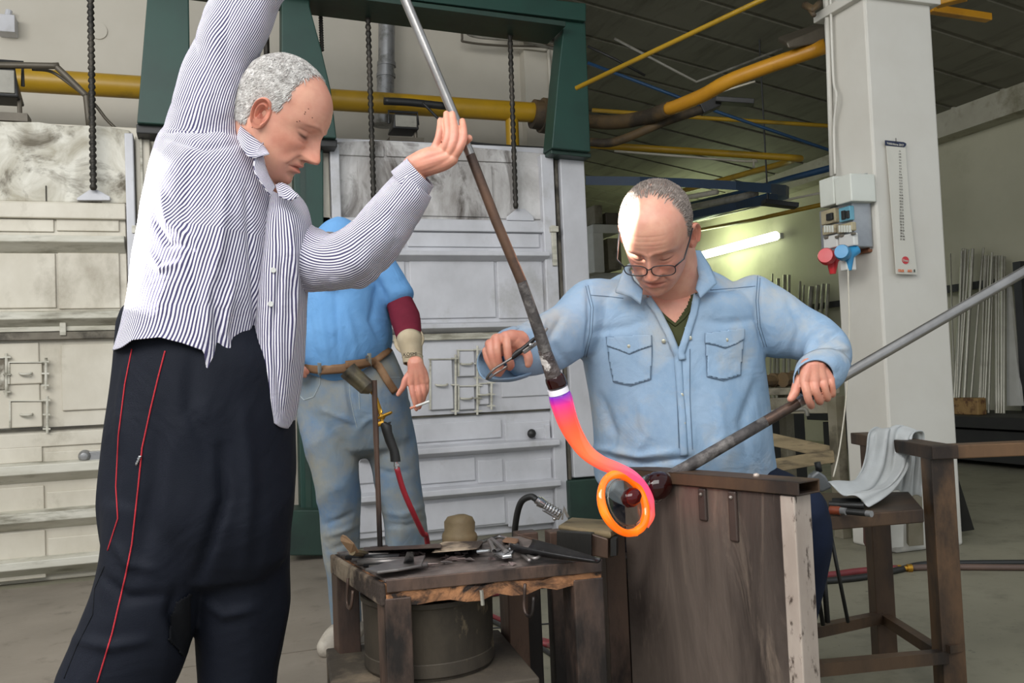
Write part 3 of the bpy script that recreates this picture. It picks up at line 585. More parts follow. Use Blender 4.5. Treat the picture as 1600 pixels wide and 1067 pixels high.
for k in range(6):
    x = 1200+k*17; p = at(x, 600, 5.15+.06*(k % 2)); p.z = zb_; s = .025+random.random()*.025
    m = MB(); m.tube([p+Vector((-s, 0, s)), p+Vector((s*1.2, .02, s))], [s, s*.8], 10); tag(m.build('metal_part', M_rustpipe, None, smooth=.6), ['rusty pipe stub', 'bent rusty fitting', 'short brown tube', 'rusty coupling', 'dull iron sleeve', 'rusty elbow piece'][k]+' lying on the rough workbench, number %s from the left' % ['one', 'two', 'three', 'four', 'five', 'six'][k], 'metal part', 'scrap parts on the workbench')
m = MB(); m.tube(spline([at(1195, 645, 4.9), at(1240, 640, 4.9), at(1258, 640, 4.9), at(1262, 650, 4.9)], 5), .012, 8); tag(m.build('bench_hook', M_conduit, None, smooth=True), 'bent metal hook under the rough workbench', 'hook')
# shelving and boxes far behind the gantry
for x0, y0, x1, y1, D, mat, l in [(926, 350, 975, 362, 10.5, M_board, 'white shelf board beside the right green gantry leg'), (926, 363, 947, 425, 10.4, M_board, 'tall pale box below the white shelf board'), (949, 372, 975, 420, 10.6, M_woodg, 'brownish crate below the white shelf board'),
                                  (928, 320, 944, 349, 10.6, M_woodg, 'pale upright box on the white shelf board'), (946, 332, 980, 349, 10.8, M_cdark, 'dark heap on the white shelf board'), (925, 426, 985, 560, 10.8, M_board, 'large pale cabinet far behind the gantry')]:
    m = MB(); a, b = at(x0, y0, D), at(x1, y1, D); m.box((a.x, a.y, b.z if y1 < 500 else 0), (b.x, a.y+.5, a.z)); tag(m.build('storage_box', mat, None, bevel=.01), l, 'box')
# boards leaning at the foot of the pillar
def board(name, px4, D4, mat, label, cat, th=.03):
    P = [at(x, y, D) for (x, y), D in zip(px4, D4)]; nrm = (P[1]-P[0]).cross(P[3]-P[0]).normalized(); 
    if nrm.dot(FW) < 0: nrm = -nrm
    m = MB(); m.prism(P, nrm*th); return tag(m.build(name, mat, None, bevel=.003), label, cat)
board('board', [(1388, 745), (1414, 745), (1412, 855), (1386, 857)], [4.2]*2+[4.35]*2, M_board, 'white curved-edge board leaning behind the bench shelf', 'board')
board('board', [(1350, 745), (1388, 745), (1386, 856), (1352, 854)], [4.1]*2+[4.3]*2, pm('dull_red_sheet', '#5e3d38', '#4c3430', None, 4), 'dull red panel standing behind the bench shelf', 'panel')
board('board', [(1418, 745), (1440, 745), (1444, 852), (1420, 854)], [4.2]*2+[4.35]*2, M_woodg, 'grey-brown panel standing behind the bench post', 'panel')
board('board', [(1470, 734), (1478, 734), (1484, 842), (1476, 842)], [4.2]*2+[4.3]*2, pm('dark_brown_plank', '#3a2b22', '#2f241d', None, 4), 'narrow dark brown plank at the foot of the pillar', 'plank')
board('board', [(1490, 735), (1494, 735), (1523, 828), (1496, 832)], [4.6]*2+[4.75]*2, M_dark, 'dark triangular panel right of the pillar foot', 'panel')

# ================================================================ glassblower's bench
M_skinsteel = pm('heat_stained_steel_plate', '#6b5f57', '#3a322e', '#857669', 2.6, 5, (.55, .75), (2.6, 2.6, .5), .42, .4, .5, .003, 26, .8)
M_edge = pm('scratched_pale_steel', '#bdb0a5', '#a3958a', '#4a3d35', 6, 30, (.56, .62), (1, 1, .45), .5, .3, .3, .002)
M_bench = pm('brown_bench_steel', '#57422f', '#382c24', '#241d19', 6, 5, (.5, .65), (1, 1, .4), .55, .3, .3, .003)
M_benchL = pm('worn_bench_steel', '#6e5238', '#4a392b', '#2e251e', 5, 6, (.5, .66), (1, 1, .4), .5, .3, .25, .003)
t = empty('bench_side_panel', (at(1100, 900, 1.98).x, at(1100, 900, 1.98).y, 0)); tag(t, 'large upright brown-stained steel side panel of the glassblowing bench', 'panel')  # steel side panel of the bench
pr = at(1239, 768, 1.75); plft = at(972, 728, 2.12); ztp = (pr.z+plft.z)/2
pr.z = plft.z = 0
dirp = (plft-pr).normalized(); nrmp = Vector((-dirp.y, dirp.x, 0)); 
if nrmp.dot(FW) < 0: nrmp = -nrmp
TH = .05
def pp(s, d, z): return pr + dirp*s + nrmp*d + Vector((0, 0, z))
Lp = (plft-pr).length
ZT = .722
RH = .027
def pbox(s0, s1, d0, d1, z0, z1, m): return m.hexa([pp(s0, d0, z0), pp(s1, d0, z0), pp(s1, d1, z0), pp(s0, d1, z0)], [pp(s0, d0, z1), pp(s1, d0, z1), pp(s1, d1, z1), pp(s0, d1, z1)])
m = MB(); pbox(.002, Lp, 0, TH, .0, ZT-RH, m); m.build('plate', M_skinsteel, t, bevel=.003)
m = MB(); pbox(-.004, .03, -.003, TH+.003, 0, ZT-RH-.002, m); m.build('edge_strip', M_edge, t, bevel=.003)
m = MB()   # hollow rail on top
for a in ((-.012, 0, ZT-RH, ZT-RH+.004), (-.012, 0, ZT-.004, ZT)): pbox(-.02, Lp+.02, -.01, TH+.012, a[2], a[3], m)
pbox(-.02, Lp+.02, -.01, -.006, ZT-RH, ZT, m); pbox(-.02, Lp+.02, TH+.008, TH+.012, ZT-RH, ZT, m); m.build('top_rail', M_bench, t, bevel=.002)
M_iron0 = pm('worn_bolt', '#8a8079', '#5f564f', None, 20, rough=.4, metal=.5)
M_slot = pm('rust_dark_slot', '#3b2c25', '#2d221d', None, 8)
for s in (.135, .215):
    m = MB(); pbox(s, s+.022, -.006, .002, ZT-.135 if s < .2 else ZT-.10, ZT-.03, m); m.build('strap', M_slot, t, bevel=.004)
    m = MB(); m.lathe([(.0, .007), (.004, .005), (.005, 0)], pp(s+.012, -.004, ZT-.043), -nrmp, 10); m.build('bolt', M_iron0, t, smooth=True)
m = MB(); m.lathe([(.0, .008), (.006, .006), (.007, 0)], pp(.1, .02, ZT), (0, 0, 1), 10); m.build('bolt', M_edge, t, smooth=True)
# right frame of the bench with shelf
t = empty('glassblowing_bench', onZ(1440, 1000, 0)); tag(t, 'brown steel bench frame with shelf right of the seated man', 'bench')
f0 = at(1463, 700, 2.4); f1 = at(1364, 700, 2.82)
zb2 = .72
def post(p, w_, mat, name='leg'):
    m = MB(); a = (f1-f0).normalized(); a.z = 0; a.normalize(); bb = Vector((-a.y, a.x, 0)); q = Vector((p.x, p.y, 0)); h = w_/2
    c4 = [q+a*h+bb*h, q+a*h-bb*h, q-a*h-bb*h, q-a*h+bb*h]; m.hexa(c4, [c+Vector((0, 0, zb2-.03)) for c in c4]); return m.build(name, mat, t, bevel=.003)
post(f0, .062, M_benchL); post(f1, .06, M_bench)
def P3(p, z): return Vector((p.x, p.y, z))
m = MB(); e = (f1-f0); e.z = 0; e.normalize(); m.bar(P3(f0-e*.05, zb2-.018), P3(f1+e*.09, zb2-.018), .07, .036); m.build('top_rail', M_bench, t, bevel=.003)
q = at(1640, 692, 2.4); m = MB(); m.bar(P3(f0, zb2-.02), P3(q, zb2-.02), .06, .036); m.build('top_rail', M_benchL, t, bevel=.003)
m = MB(); c4 = [onZ(1282, 808, .565), onZ(1443, 795, .565), onZ(1420, 768, .565), onZ(1275, 770, .565)]; m.hexa([c-Vector((0, 0, .035)) for c in c4], c4); m.build('shelf', M_bench, t, bevel=.003)
m = MB(); a_, b_ = at(975, 800, 2.36), at(1215, 800, 2.3); m.hexa([P3(a_, .42), P3(b_, .42), P3(b_+_f0*.22, .42), P3(a_+_f0*.22, .42)], [P3(a_, .46), P3(b_, .46), P3(b_+_f0*.22, .46), P3(a_+_f0*.22, .46)]); m.build('seat', M_bench, t, bevel=.004)
for q_ in (a_+_f0*.18, b_+_f0*.18): m = MB(); m.bar(P3(q_, .42), P3(q_, 0), .05, .05); m.build('leg', M_bench, t, bevel=.003)
m = MB(); m.bar(P3(f0, .15), P3(f1, .15), .03, .03); m.build('stretcher', M_bench, t)
m = MB(); m.bar(at(1268, 1045, 2.05), P3(f0, .16), .035, .03); m.build('stretcher', M_bench, t)
m = MB(); m.bar(at(1270, 987, 2.5), P3(f1, .15), .035, .03); m.build('stretcher', M_bench, t)
m = MB(); c = P3(f0, .19)+e*-.0; m.bar(c-e*.034+Vector((-.02, 0, 0)), c-e*.034+Vector((.03, 0, 0)), .012, .02); m.build('weld_lug', M_benchL, t)
for a_, b_, r, l in [((1294, 815, 2.3), (1325, 972, 2.36), .005, 'thin black iron rod hanging from the bench shelf, nearest the leg'), ((1286, 880, 2.34), (1293, 972, 2.36), .007, 'flat dark iron strip hanging below the bench shelf'), ((1272, 895, 2.34), (1286, 976, 2.38), .006, 'dark iron rod hanging close to the seated man\'s leg')]:
    m = MB(); m.tube([at(*a_), at(*b_)], r, 8); tag(m.build('iron_rod', M_black, None, smooth=True), l, 'rod')
# shelf tools
t2 = empty('brush_tool', onZ(1330, 800, .565)); tag(t2, 'black and silver tool with red-brown handle on the bench shelf', 'tool')
m = MB(); m.tube([onZ(1297, 797, .578), onZ(1313, 798, .578)], .011, 12); m.build('handle', pm('redbrown_handle', '#7c3a22', '#62301f', None, 8, rough=.5), t2, smooth=.7)
m = MB(); m.tube([onZ(1313, 798, .578), onZ(1322, 799, .578)], .009, 12); m.tube([onZ(1354, 802, .576), onZ(1362, 803, .576)], .008, 12); m.build('ferrule', M_duct, t2, smooth=.7)
m = MB(); m.tube([onZ(1322, 799, .577), onZ(1355, 802, .576)], .008, 12); m.build('shaft', M_black, t2, smooth=.7)
for a_, b_, l in [((1296, 788), (1350, 790), 'dark round rod tool at the back of the bench shelf'), ((1300, 783), (1345, 783), 'second dark rod tool at the back of the bench shelf')]:
    m = MB(); m.tube([onZ(*a_, .576), onZ(*b_, .576)], .009, 10); tag(m.build('rod_tool', M_black, None, smooth=.7), l, 'tool')
m = MB(); m.bar(at(1338, 786, 2.5), at(1384, 783, 2.5), .05, .012); tag(m.build('steel_strip', M_conduit, None), 'flat steel strip under the towel on the bench shelf', 'strip')
def glassmat(name, col, rough=.03, tint=1.0, ior=1.45):
    m, nt, b = newmat(name); b.inputs['Base Color'].default_value = lin(col); b.inputs['Transmission Weight'].default_value = tint; b.inputs['Roughness'].default_value = rough; b.inputs['IOR'].default_value = ior; return m
t2 = empty('scoop', at(1280, 770, 2.55)); tag(t2, 'clear plastic scoop standing on the bench shelf behind the seated man\'s leg', 'scoop')
m = MB(); m.prism([at(1262, 756, 2.5), at(1268, 743, 2.5), at(1279, 735, 2.5), at(1291, 744, 2.5), at(1301, 762, 2.5), at(1285, 770, 2.5)], FW*.03); m.build('blade', pm('grey_clear_plastic', '#7c7f80', '#6b6d6c', None, 6, rough=.25, bs=0), t2, bevel=.006)
m = MB(); m.tube([at(1280, 737, 2.51), at(1277, 722, 2.51)], .009, 8); m.build('handle', M_black, t2, smooth=True)
# towel
rows = [((1395, 768), (1439, 779), 2.72), ((1402, 742), (1440, 748), 2.72), ((1408, 705), (1441, 706), 2.70), ((1372, 671), (1443, 673), 2.69), ((1358, 669), (1434, 671), 2.63), ((1352, 676), (1427, 681), 2.585), ((1349, 705), (1424, 712), 2.56), ((1342, 733), (1420, 737), 2.52), ((1329, 754), (1402, 763), 2.46), ((1306, 755), (1382, 777), 2.38), ((1293, 757), (1357, 789), 2.32)]
L = spline([at(a[0], a[1], D) for a, b, D in rows], 6); R = spline([at(b[0], b[1], D) for a, b, D in rows], 6)
G = []
for i, (a, b) in enumerate(zip(L, R)):
    row = []
    for k in range(25):
        u = k/24; p = a.lerp(b, u); fade = math.sin(math.pi*min(1, i/len(L)*1.1))
        p = p - FW*(.010*math.sin(u*15+i*.05)+.006*math.sin(u*31+2))*(.3+fade) + Vector((0, 0, .008*math.sin(u*9+i*.13))); row.append(p)
    G.append(row)
m = MB(); m.grid(G); tag(m.build('towel', pm('grey_white_towel', '#bfc1c0', '#b0b1ae', '#8f8d85', 5, 3, (.6, .75), rough=.95, bs=.5, bd=.002, bscale=260), None, smooth=True, solid=.005, sub=1), 'pale grey towel draped over the bench rail onto the shelf', 'towel')

# ================================================================ tool table, bucket, stool
FLc, BLc, FRc = onZ(603, 908, .55), onZ(523, 862, .55), onZ(939, 876, .55)
ex = (FRc-FLc); LX = ex.length; ex.normalize(); ey = Vector((-ex.y, ex.x, 0)); LY = (BLc-FLc).dot(ey)
if LY < 0: ey = -ey; LY = -LY
SH = (BLc-FLc).dot(ex)
def tp(x, y, z): return Vector((FLc.x, FLc.y, 0)) + ex*(x+SH*y/LY) + ey*y + Vector((0, 0, z))
def tbox(m, x0, x1, y0, y1, z0, z1): return m.hexa([tp(x0, y0, z0), tp(x1, y0, z0), tp(x1, y1, z0), tp(x0, y1, z0)], [tp(x0, y0, z1), tp(x1, y0, z1), tp(x1, y1, z1), tp(x0, y1, z1)])
t = empty('tool_table', tp(LX/2, LY/2, 0)); tag(t, 'low dark steel and charred wood table covered with tools', 'table')
M_char = pm('charred_wood', '#b98258', '#6d4c36', '#241b17', 9, 7, (.48, .58), (1, 1, 1), .85, 0, .7, .008, 30, 1.5)
M_char2 = pm('pale_burnt_wood', '#ab9a84', '#77634f', '#352a23', 12, 7, (.46, .6), rough=.85, bs=.7, bd=.008)
M_ttop = pm('sooty_table_plate', '#81756f', '#453e3b', '#a3948b', 9, 8, (.55, .68), rough=.5, metal=.2, bs=.6, bd=.006)
m = MB(); tbox(m, 0.004, LX-.004, .004, LY-.004, .545, .55); m.build('top_plate', M_ttop, t)
m = MB(); tbox(m, 0, LX, -.004, .0, .527, .553); tbox(m, LX, LX+.004, 0, LY, .527, .553); m.build('steel_rim', M_steel, t, bevel=.002)
m = MB()
random.seed(3); xs = [i/14 for i in range(15)]
lo = [.497+random.uniform(-.006, .008) for _ in xs]; hi = [.526+random.uniform(-.006, .004) for _ in xs]
for i in range(14): m.hexa([tp(xs[i]*LX, .004, lo[i]), tp(xs[i+1]*LX, .004, lo[i+1]), tp(xs[i+1]*LX, .05, lo[i+1]), tp(xs[i]*LX, .05, lo[i])], [tp(xs[i]*LX, .0, hi[i]), tp(xs[i+1]*LX, .0, hi[i+1]), tp(xs[i+1]*LX, .05, hi[i+1]), tp(xs[i]*LX, .05, hi[i])])
m.build('wooden_edge', M_char, t)
m = MB(); tbox(m, .0, LX, .01, LY, .517, .544); m.build('wooden_core', M_char, t)
m = MB(); tbox(m, -.012, 0, 0, LY, .50, .545); m.build('wooden_edge', M_char2, t, bevel=.004)
for x, y, w_, dd in ((-.004, .0, .054, .05), (LX-.062, .0, .066, .05), (-.01, LY-.05, .05, .05), (LX-.06, LY-.05, .05, .05)):
    m = MB(); tbox(m, x, x+w_, y, y+dd, 0, .515); m.build('leg', M_steel, t, bevel=.003)
for x, y in ((-.018, LY*.55), (LX*.62, -.01)):
    m = MB(); m.tube(spline([tp(x, y, .52), tp(x-.004, y, .47), tp(x-.004, y-.02, .458), tp(x-.004, y-.035, .47), tp(x, y-.035, .50)], 4), .0035, 6); m.build('ring', M_steel, t, smooth=True)
m = MB(); m.tube([tp(LX*.42, -.006, .515), tp(LX*.42, -.01, .485)], .004, 6); m.build('nail', M_conduit, t)
# second pair of legs: small frame right behind the table
t = empty('block_stand', at(900, 1067, 2.12)); t.location.z = 0; tag(t, 'dark steel stand with box sections and a plank between table and bench', 'stand')
cb = at(918, 850, 2.14)
m = MB(); a_, b_ = at(872, 838, 2.2), at(925, 842, 2.02); m.hexa([at(870, 866, 2.2), at(924, 872, 2.04), at(934, 868, 2.2), at(885, 860, 2.36)], [at(870, 829, 2.2), at(924, 833, 2.04), at(934, 829, 2.2), at(885, 822, 2.36)]); m.build('box_section', M_black, t, bevel=.003)
m = MB(); m.hexa([at(922, 868, 2.06), at(950, 873, 2.04), at(966, 868, 2.3), at(935, 865, 2.3)], [at(922, 833, 2.06), at(950, 842, 2.04), at(966, 838, 2.3), at(935, 831, 2.3)]); m.build('box_section', M_steel2, t, bevel=.003)
m = MB(); m.hexa([at(954, 869, 2.05), at(963, 868, 2.05), at(966, 862, 2.08), at(958, 862, 2.08)], [at(954, 842, 2.05), at(963, 842, 2.05), at(966, 838, 2.08), at(958, 838, 2.08)]); m.build('opening', M_black, t)
m = MB(); m.hexa([at(872, 828, 2.25), at(955, 842, 2.06), at(972, 834, 2.3), at(885, 822, 2.5)], [at(872, 820, 2.25), at(955, 831, 2.06), at(968, 813, 2.4), at(892, 808, 2.6)]); m.build('plank', M_wood, t, bevel=.006, seg=2)
for x, y, D in ((822, 860, 2.3), (872, 860, 2.3), (957, 860, 2.35)):
    p = at(x, y, D); q = Vector((p.x, p.y, 0)); m = MB(); m.bar(P3(q, .55), q, .055, .05, ey); m.build('leg', M_steel, t, bevel=.003)
m = MB(); m.bar(P3(at(872, 0, 2.3), .08), P3(at(985, 0, 2.2), .09), .04, .03); m.build('stretcher', M_steel, t, bevel=.003)
# bucket on a stool
bc = at(667, 900, 2.0); bc.z = 0; SZ = .325
t = empty('bucket', P3(bc, SZ)); tag(t, 'dark rusty metal bucket standing on a low stool under the table', 'bucket')
M_bucket = pm('rusty_bucket', '#4f473c', '#2f2a24', '#8a7b63', 8, 9, (.6, .68), (1, 1, .5), .7, .3, .4, .004)
m = MB(); R_ = .146; m.lathe([(0.001, .0), (R_*.95, 0), (R_*.97, .01), (R_*.99, .145), (R_, .148), (R_*1.02, .15), (R_*1.02, .16), (R_*.97, .16), (R_*.96, .145), (R_*.9, .02), (.001, .015)], P3(bc, SZ), (0, 0, 1), 48); m.build('body', M_bucket, t, smooth=.6)
m = MB(); m.lathe([(R_*.962, .0), (R_*.985, .004), (R_*.985, .03), (R_*.962, .034)], P3(bc, SZ+.004), (0, 0, 1), 48); m.build('base_band', M_bucket, t, smooth=.6)
t = empty('stool', bc); tag(t, 'low worn wooden stool under the bucket', 'stool')
def sb(m, x0, x1, y0, y1, z0, z1):
    q = lambda x, y, z: bc+ex*x+ey*y+Vector((0, 0, z)); return m.hexa([q(x0, y0, z0), q(x1, y0, z0), q(x1, y1, z0), q(x0, y1, z0)], [q(x0, y0, z1), q(x1, y0, z1), q(x1, y1, z1), q(x0, y1, z1)])
M_stool = pm('worn_stool_paint', '#4e463b', '#38312a', '#7a6c5a', 8, 5, (.5, .65), rough=.8, bs=.5)
m = MB(); sb(m, -.22, .2, -.19, .19, SZ-.02, SZ-.001); m.build('seat', M_stool, t, bevel=.004)
m = MB(); sb(m, -.21, .19, -.185, -.165, SZ-.075, SZ-.021); sb(m, .17, .19, -.16, .18, SZ-.075, SZ-.021); m.build('apron', M_stool, t, bevel=.003)
for x in (-.22, .16):
    for y in (-.185, .145): m = MB(); sb(m, x, x+.04, y, y+.04, 0, SZ-.021); m.build('leg', M_stool, t, bevel=.003)
# ---- tools on the table
ZTAB = .5515
def tz(px, py, dz=0): return onZ(px, py, ZTAB+dz)
M_iron = pm('dull_iron', '#8d8885', '#65605d', '#aaa49f', 10, 6, (.6, .7), rough=.4, metal=.7, bs=.2)
M_chrome = pm('polished_steel', '#c9c9c9', '#a5a5a5', None, 12, rough=.22, metal=.9, bs=.1)
M_blacki = pm('black_iron', '#2d2c2d', '#1f1e1f', '#4d4a4a', 10, 6, (.6, .7), rough=.38, metal=.5, bs=.2)
M_steam = pm('soaked_wood', '#6f5f44', '#57492f', '#3a2f21', 8, 5, (.5, .65), rough=.7, bs=.5)
t = empty('wooden_paddle', tz(560, 862)); tag(t, 'small wooden paddle at the back left corner of the tool table', 'paddle')
m = MB(); m.prism([tz(547, 866, .03), tz(533, 846, .055), tz(531, 840, .06), tz(534, 836, .065), tz(540, 838, .065), tz(552, 850, .055), tz(561, 864, .03)], FW*.01); m.build('blade', pm('pale_wood', '#8d6f52', '#7a5f45', None, 8, rough=.6), t, bevel=.003)
m = MB(); m.tube([tz(550, 862, .035), tz(572, 866, .006)], .008, 8); m.build('handle', M_steam, t)
t = empty('wooden_mould', tz(715, 858)); tag(t, 'brown rounded wooden block mould on a slab at the back of the tool table', 'mould')
m = MB(); c = tz(718, 852); m.lathe([(.040, .0), (.043, .02), (.041, .028), (.036, .034), (.037, .055), (.03, .068), (.014, .073), (.001, .074)], c, (0.05, 0, 1), 26)
for i, p in enumerate(m.v): m.v[i] = p+(p-c)*.05*mnoise.noise(p*30)
m.build('block', M_steam, t, smooth=True)
m = MB(); m.hexa([tz(672, 864), tz(745, 858), tz(755, 845), tz(690, 846)], [tz(676, 864, .022), tz(748, 858, .024), tz(757, 845, .024), tz(692, 846, .022)]); m.build('slab', M_char2, t, bevel=.006)
for i in range(7):
    x0 = 532+i*9; m = MB(); m.tube([tz(x0, 867+i*4.2, .006), tz(x0+75+8*(i % 3), 866+i*3.2, .006+.004*(i % 2))], .0045+.002*(i % 2), 8)
    tag(m.build('iron_bar', [M_iron, M_blacki, M_iron][i % 3], None, smooth=True), '%s thin iron bar from the back at the left of the tool table' % ['first', 'second', 'third', 'fourth', 'fifth', 'sixth', 'seventh'][i], 'bar', 'iron bars on the table')
t = empty('scraper', tz(625, 880)); tag(t, 'flat grey T-shaped scraper near the front left of the tool table', 'scraper')
m = MB(); m.prism([tz(570, 893, .012), tz(600, 883, .012), tz(632, 876, .012), tz(665, 871, .012), tz(659, 886, .012), tz(622, 893, .012), tz(590, 897, .012)], Vector((0, 0, .006))); m.build('blade', M_iron, t, bevel=.002)
m = MB(); m.hexa([tz(630, 880, .018), tz(647, 877, .018), tz(645, 874, .018), tz(632, 876, .018)], [tz(635, 864, .05), tz(646, 863, .05), tz(646, 862, .055), tz(636, 862, .055)]); m.build('handle', M_chrome, t, bevel=.003)
t = empty('steel_plate', tz(640, 860)); t.name = 'steel_angle'; tag(t, 'long dark steel angle along the back edge of the tool table', 'bar')
m = MB(); m.hexa([tz(568, 861), tz(690, 856), tz(690, 850), tz(568, 855)], [tz(568, 861, .012), tz(690, 856, .03), tz(690, 850, .03), tz(568, 855, .012)]); m.build('bar', M_steel2, t, bevel=.002)
# chrome frame jacks
t = empty('jacks', tz(770, 862)); tag(t, 'shiny steel open-frame tongs in the middle of the tool table', 'tongs')
m = MB(); m.tube([tz(*p, .012) for p in ((742, 860), (748, 848), (780, 838), (800, 845), (795, 858), (745, 862), (742, 860))], .005, 8); m.build('frame', M_chrome, t, smooth=.6)
m = MB(); m.tube([tz(765, 845, .022), tz(772, 862, .02), tz(792, 855, .02)], .006, 8); m.tube([tz(768, 843, .024), tz(790, 862, .018)], .006, 8); m.build('cross_bar', M_iron, t, smooth=.6)
m = MB(); m.prism([tz(772, 868, .01), tz(790, 858, .012), tz(796, 866, .012), tz(806, 862, .012), tz(800, 872, .01), tz(785, 874, .008)], Vector((0, 0, .008))); m.build('jaw', M_chrome, t, bevel=.002)
t = empty('black_trough', tz(870, 862)); tag(t, 'long black iron trough lying across the right end of the tool table', 'trough')
a_, b_ = tz(815, 846, .035), tz(934, 874, .02); d_ = (b_-a_).normalized(); s_ = d_.cross(Vector((0, 0, 1))).normalized(); G = []
for i in range(13):
    f = i/12; wd = .036*(1-.75*f**1.5); G.append([a_.lerp(b_, f)+s_*(wd*math.cos(u))+Vector((0, 0, -wd*.6*math.sin(u))) for u in [math.pi*k/10 for k in range(11)]])
m = MB(); m.grid(G); m.build('channel', M_blacki, t, smooth=True, solid=.004)
t = empty('shears', tz(820, 866)); tag(t, 'black iron shears lying left of the trough on the tool table', 'shears')
m = MB(); m.tube(spline([tz(796, 848, .01), tz(812, 858, .012), tz(832, 872, .012), tz(846, 868, .014), tz(848, 860, .014), tz(835, 852, .012)], 5), .004, 8); m.tube(spline([tz(803, 846, .008), tz(814, 864, .01), tz(828, 876, .01)], 5), .004, 8); m.build('handle', M_iron, t, smooth=True)
m = MB(); m.prism([tz(800, 856, .006), tz(820, 872, .006), tz(826, 874, .006), tz(806, 850, .006)], Vector((0, 0, .008))); m.build('blade', M_blacki, t)
m = MB(); m.bar(tz(855, 856, .012), tz(905, 868, .012), .012, .01); tag(m.build('flat_file', M_blacki, None), 'flat black file under the trough on the tool table', 'file')
m = MB(); m.hexa([tz(783, 847), tz(808, 850), tz(812, 842), tz(790, 839)], [tz(783, 847, .02), tz(808, 850, .014), tz(812, 842, .018), tz(790, 839, .024)]); tag(m.build('wooden_wedge', pm('reddish_wood', '#86674f', '#6d523e', None, 8, rough=.7), None, bevel=.005), 'reddish wooden wedge behind the shiny tongs', 'wedge')
random.seed(9)
for k in range(26):
    x = random.uniform(625, 800); y = random.uniform(866, 885); p = tz(x, y, .0)
    q = [p+Vector((random.uniform(-.016, .016), random.uniform(-.012, .012), random.uniform(.001, .009))) for _ in range(5)]
    m = MB(); m.add([p]+q, [(0, 1, 2), (0, 2, 3), (0, 3, 4), (0, 4, 5), (0, 5, 1), (1, 2, 3), (3, 4, 5)])
    tag(m.build('scale_flake', pm('flake%d' % k, ['#6d5f5c', '#8b7a75', '#4b4340'][k % 3], rough=.5) if k < 3 else bpy.data.materials['flake%d' % (k % 3)], None, solid=.001), 'flake of burnt scale scattered on the middle of the tool table', 'flake', 'scale flakes on the table')
# air hose + blow gun
t = empty('blow_gun', at(845, 800, 2.3)); tag(t, 'chrome air blow gun on an arching black hose behind the table', 'blow gun')
m = MB(); m.tube(spline([at(824, 1010, 2.35), at(812, 930, 2.42), at(805, 850, 2.4), at(806, 815, 2.38), at(814, 785, 2.36), at(829, 776, 2.34), at(839, 781, 2.33)], 8), .0085, 14); m.build('hose', M_black, t, smooth=True)
m = MB(); m.tube([at(838, 780, 2.33), at(842, 783, 2.33), at(842, 783, 2.33), at(850, 788, 2.33)], [.011, .011, .014, .012], 12)
for i in range(6): c = at(852+i*4.2, 789.5+i*2.4, 2.33); m.lathe([(.01, -.0035), (.0125, 0), (.01, .0035)], c, at(860, 794, 2.33)-at(850, 788, 2.33), 12)
m.build('grip', M_chrome, t, smooth=.6)
m = MB(); m.bar(at(850, 792, 2.33), at(876, 807, 2.33), .012, .022); m.bar(at(866, 808, 2.33), at(867, 813, 2.33), .012, .01); m.build('body', M_chrome, t, bevel=.003)
m = MB(); m.prism([at(877, 812, 2.33), at(881, 790, 2.33), at(890, 808, 2.33), at(886, 809, 2.33), at(881, 799, 2.33), at(880, 812, 2.33)], FW*.008); m.build('trigger', M_chrome, t)
# torch on its stand
t = empty('torch_stand', tz(586, 858)); tag(t, 'upright dark steel rod fixed at the back of the tool table', 'stand')
tp0 = at(584.5, 594, 2.13); tb = Vector((tp0.x, tp0.y, ZTAB)); m = MB(); m.tube([tb, tb.lerp(tp0, .62), tb.lerp(tp0, .62), tp0], [.0062, .0062, .0068, .0068], 14); m.build('rod', M_steel, t, smooth=.6)
m = MB(); m.box(tb-Vector((.02, .02, 0)), tb+Vector((.02, .02, .008))); m.build('base_plate', M_steel, t)
DT = 2.13
t = empty('gas_torch', at(612, 720, DT)); tag(t, 'gas torch with brass valve, black grip and red hose on the rod stand', 'torch')
M_brass = pm('brass', '#c99a3a', '#a87a26', '#e0bd6a', 14, 8, (.6, .7), rough=.3, metal=.75, bs=.1)
M_redh = pm('red_hose', '#b0303c', '#9a2733', None, 10, rough=.45, bs=.05)
m = MB(); m.tube([at(546, 581, DT), at(573, 605, DT), at(580, 612, DT)], [.0215, .0205, .008], 22); m.tube([at(543, 578, DT), at(548, 583, DT)], [.0225, .0225], 22); m.build('nozzle', pm('heat_grey_nozzle', '#6a655c', '#4d4841', '#857a5a', 9, 5, rough=.4, metal=.5), t, smooth=.6)
m = MB(); m.tube([at(578, 610, DT), at(588, 622, DT+.01), at(596, 645, DT)], .004, 8); m.tube([at(588, 622, DT), at(598, 662, DT)], .0045, 10); m.tube([at(588, 654, DT), at(610, 645, DT-.01)], .004, 10)
m.lathe([(.006, -.006), (.009, 0), (.006, .006)], at(597, 651, DT), (0, 0, 1), 12); m.tube([at(588, 663, DT), at(600, 660, DT)], .007, 10); m.tube([at(606, 647, DT-.01), at(612, 644, DT-.015)], .003, 8); m.build('valve', M_brass, t, smooth=.6)
m = MB(); G = []
for x, y, rx in ((598, 659, 5), (603, 664, 9), (605, 675, 8), (610, 690, 8.2), (616, 705, 7.6), (617.5, 715, 7.8), (618, 721, 8)):
    c = at(x, y, DT); r = rx/F*DT; G.append([c+RT*(r*math.cos(a))+FW*(r*.8*math.sin(a)) for a in [k*math.pi/8 for k in range(16)]])
m.grid(G, True); m.add(G[-1], [tuple(range(16))]); m.add(G[0], [tuple(range(16))]); m.prism([at(606, 660, DT), at(611, 659, DT), at(607, 668, DT)], FW*.01); m.build('grip', M_black, t, smooth=.8)
m = MB(); m.tube([at(618, 720, DT), at(620, 733, DT)], .005, 10); m.tube([at(619, 725, DT), at(620, 728, DT)], .0075, 10); m.build('hose_nipple', M_chrome, t, smooth=.6)
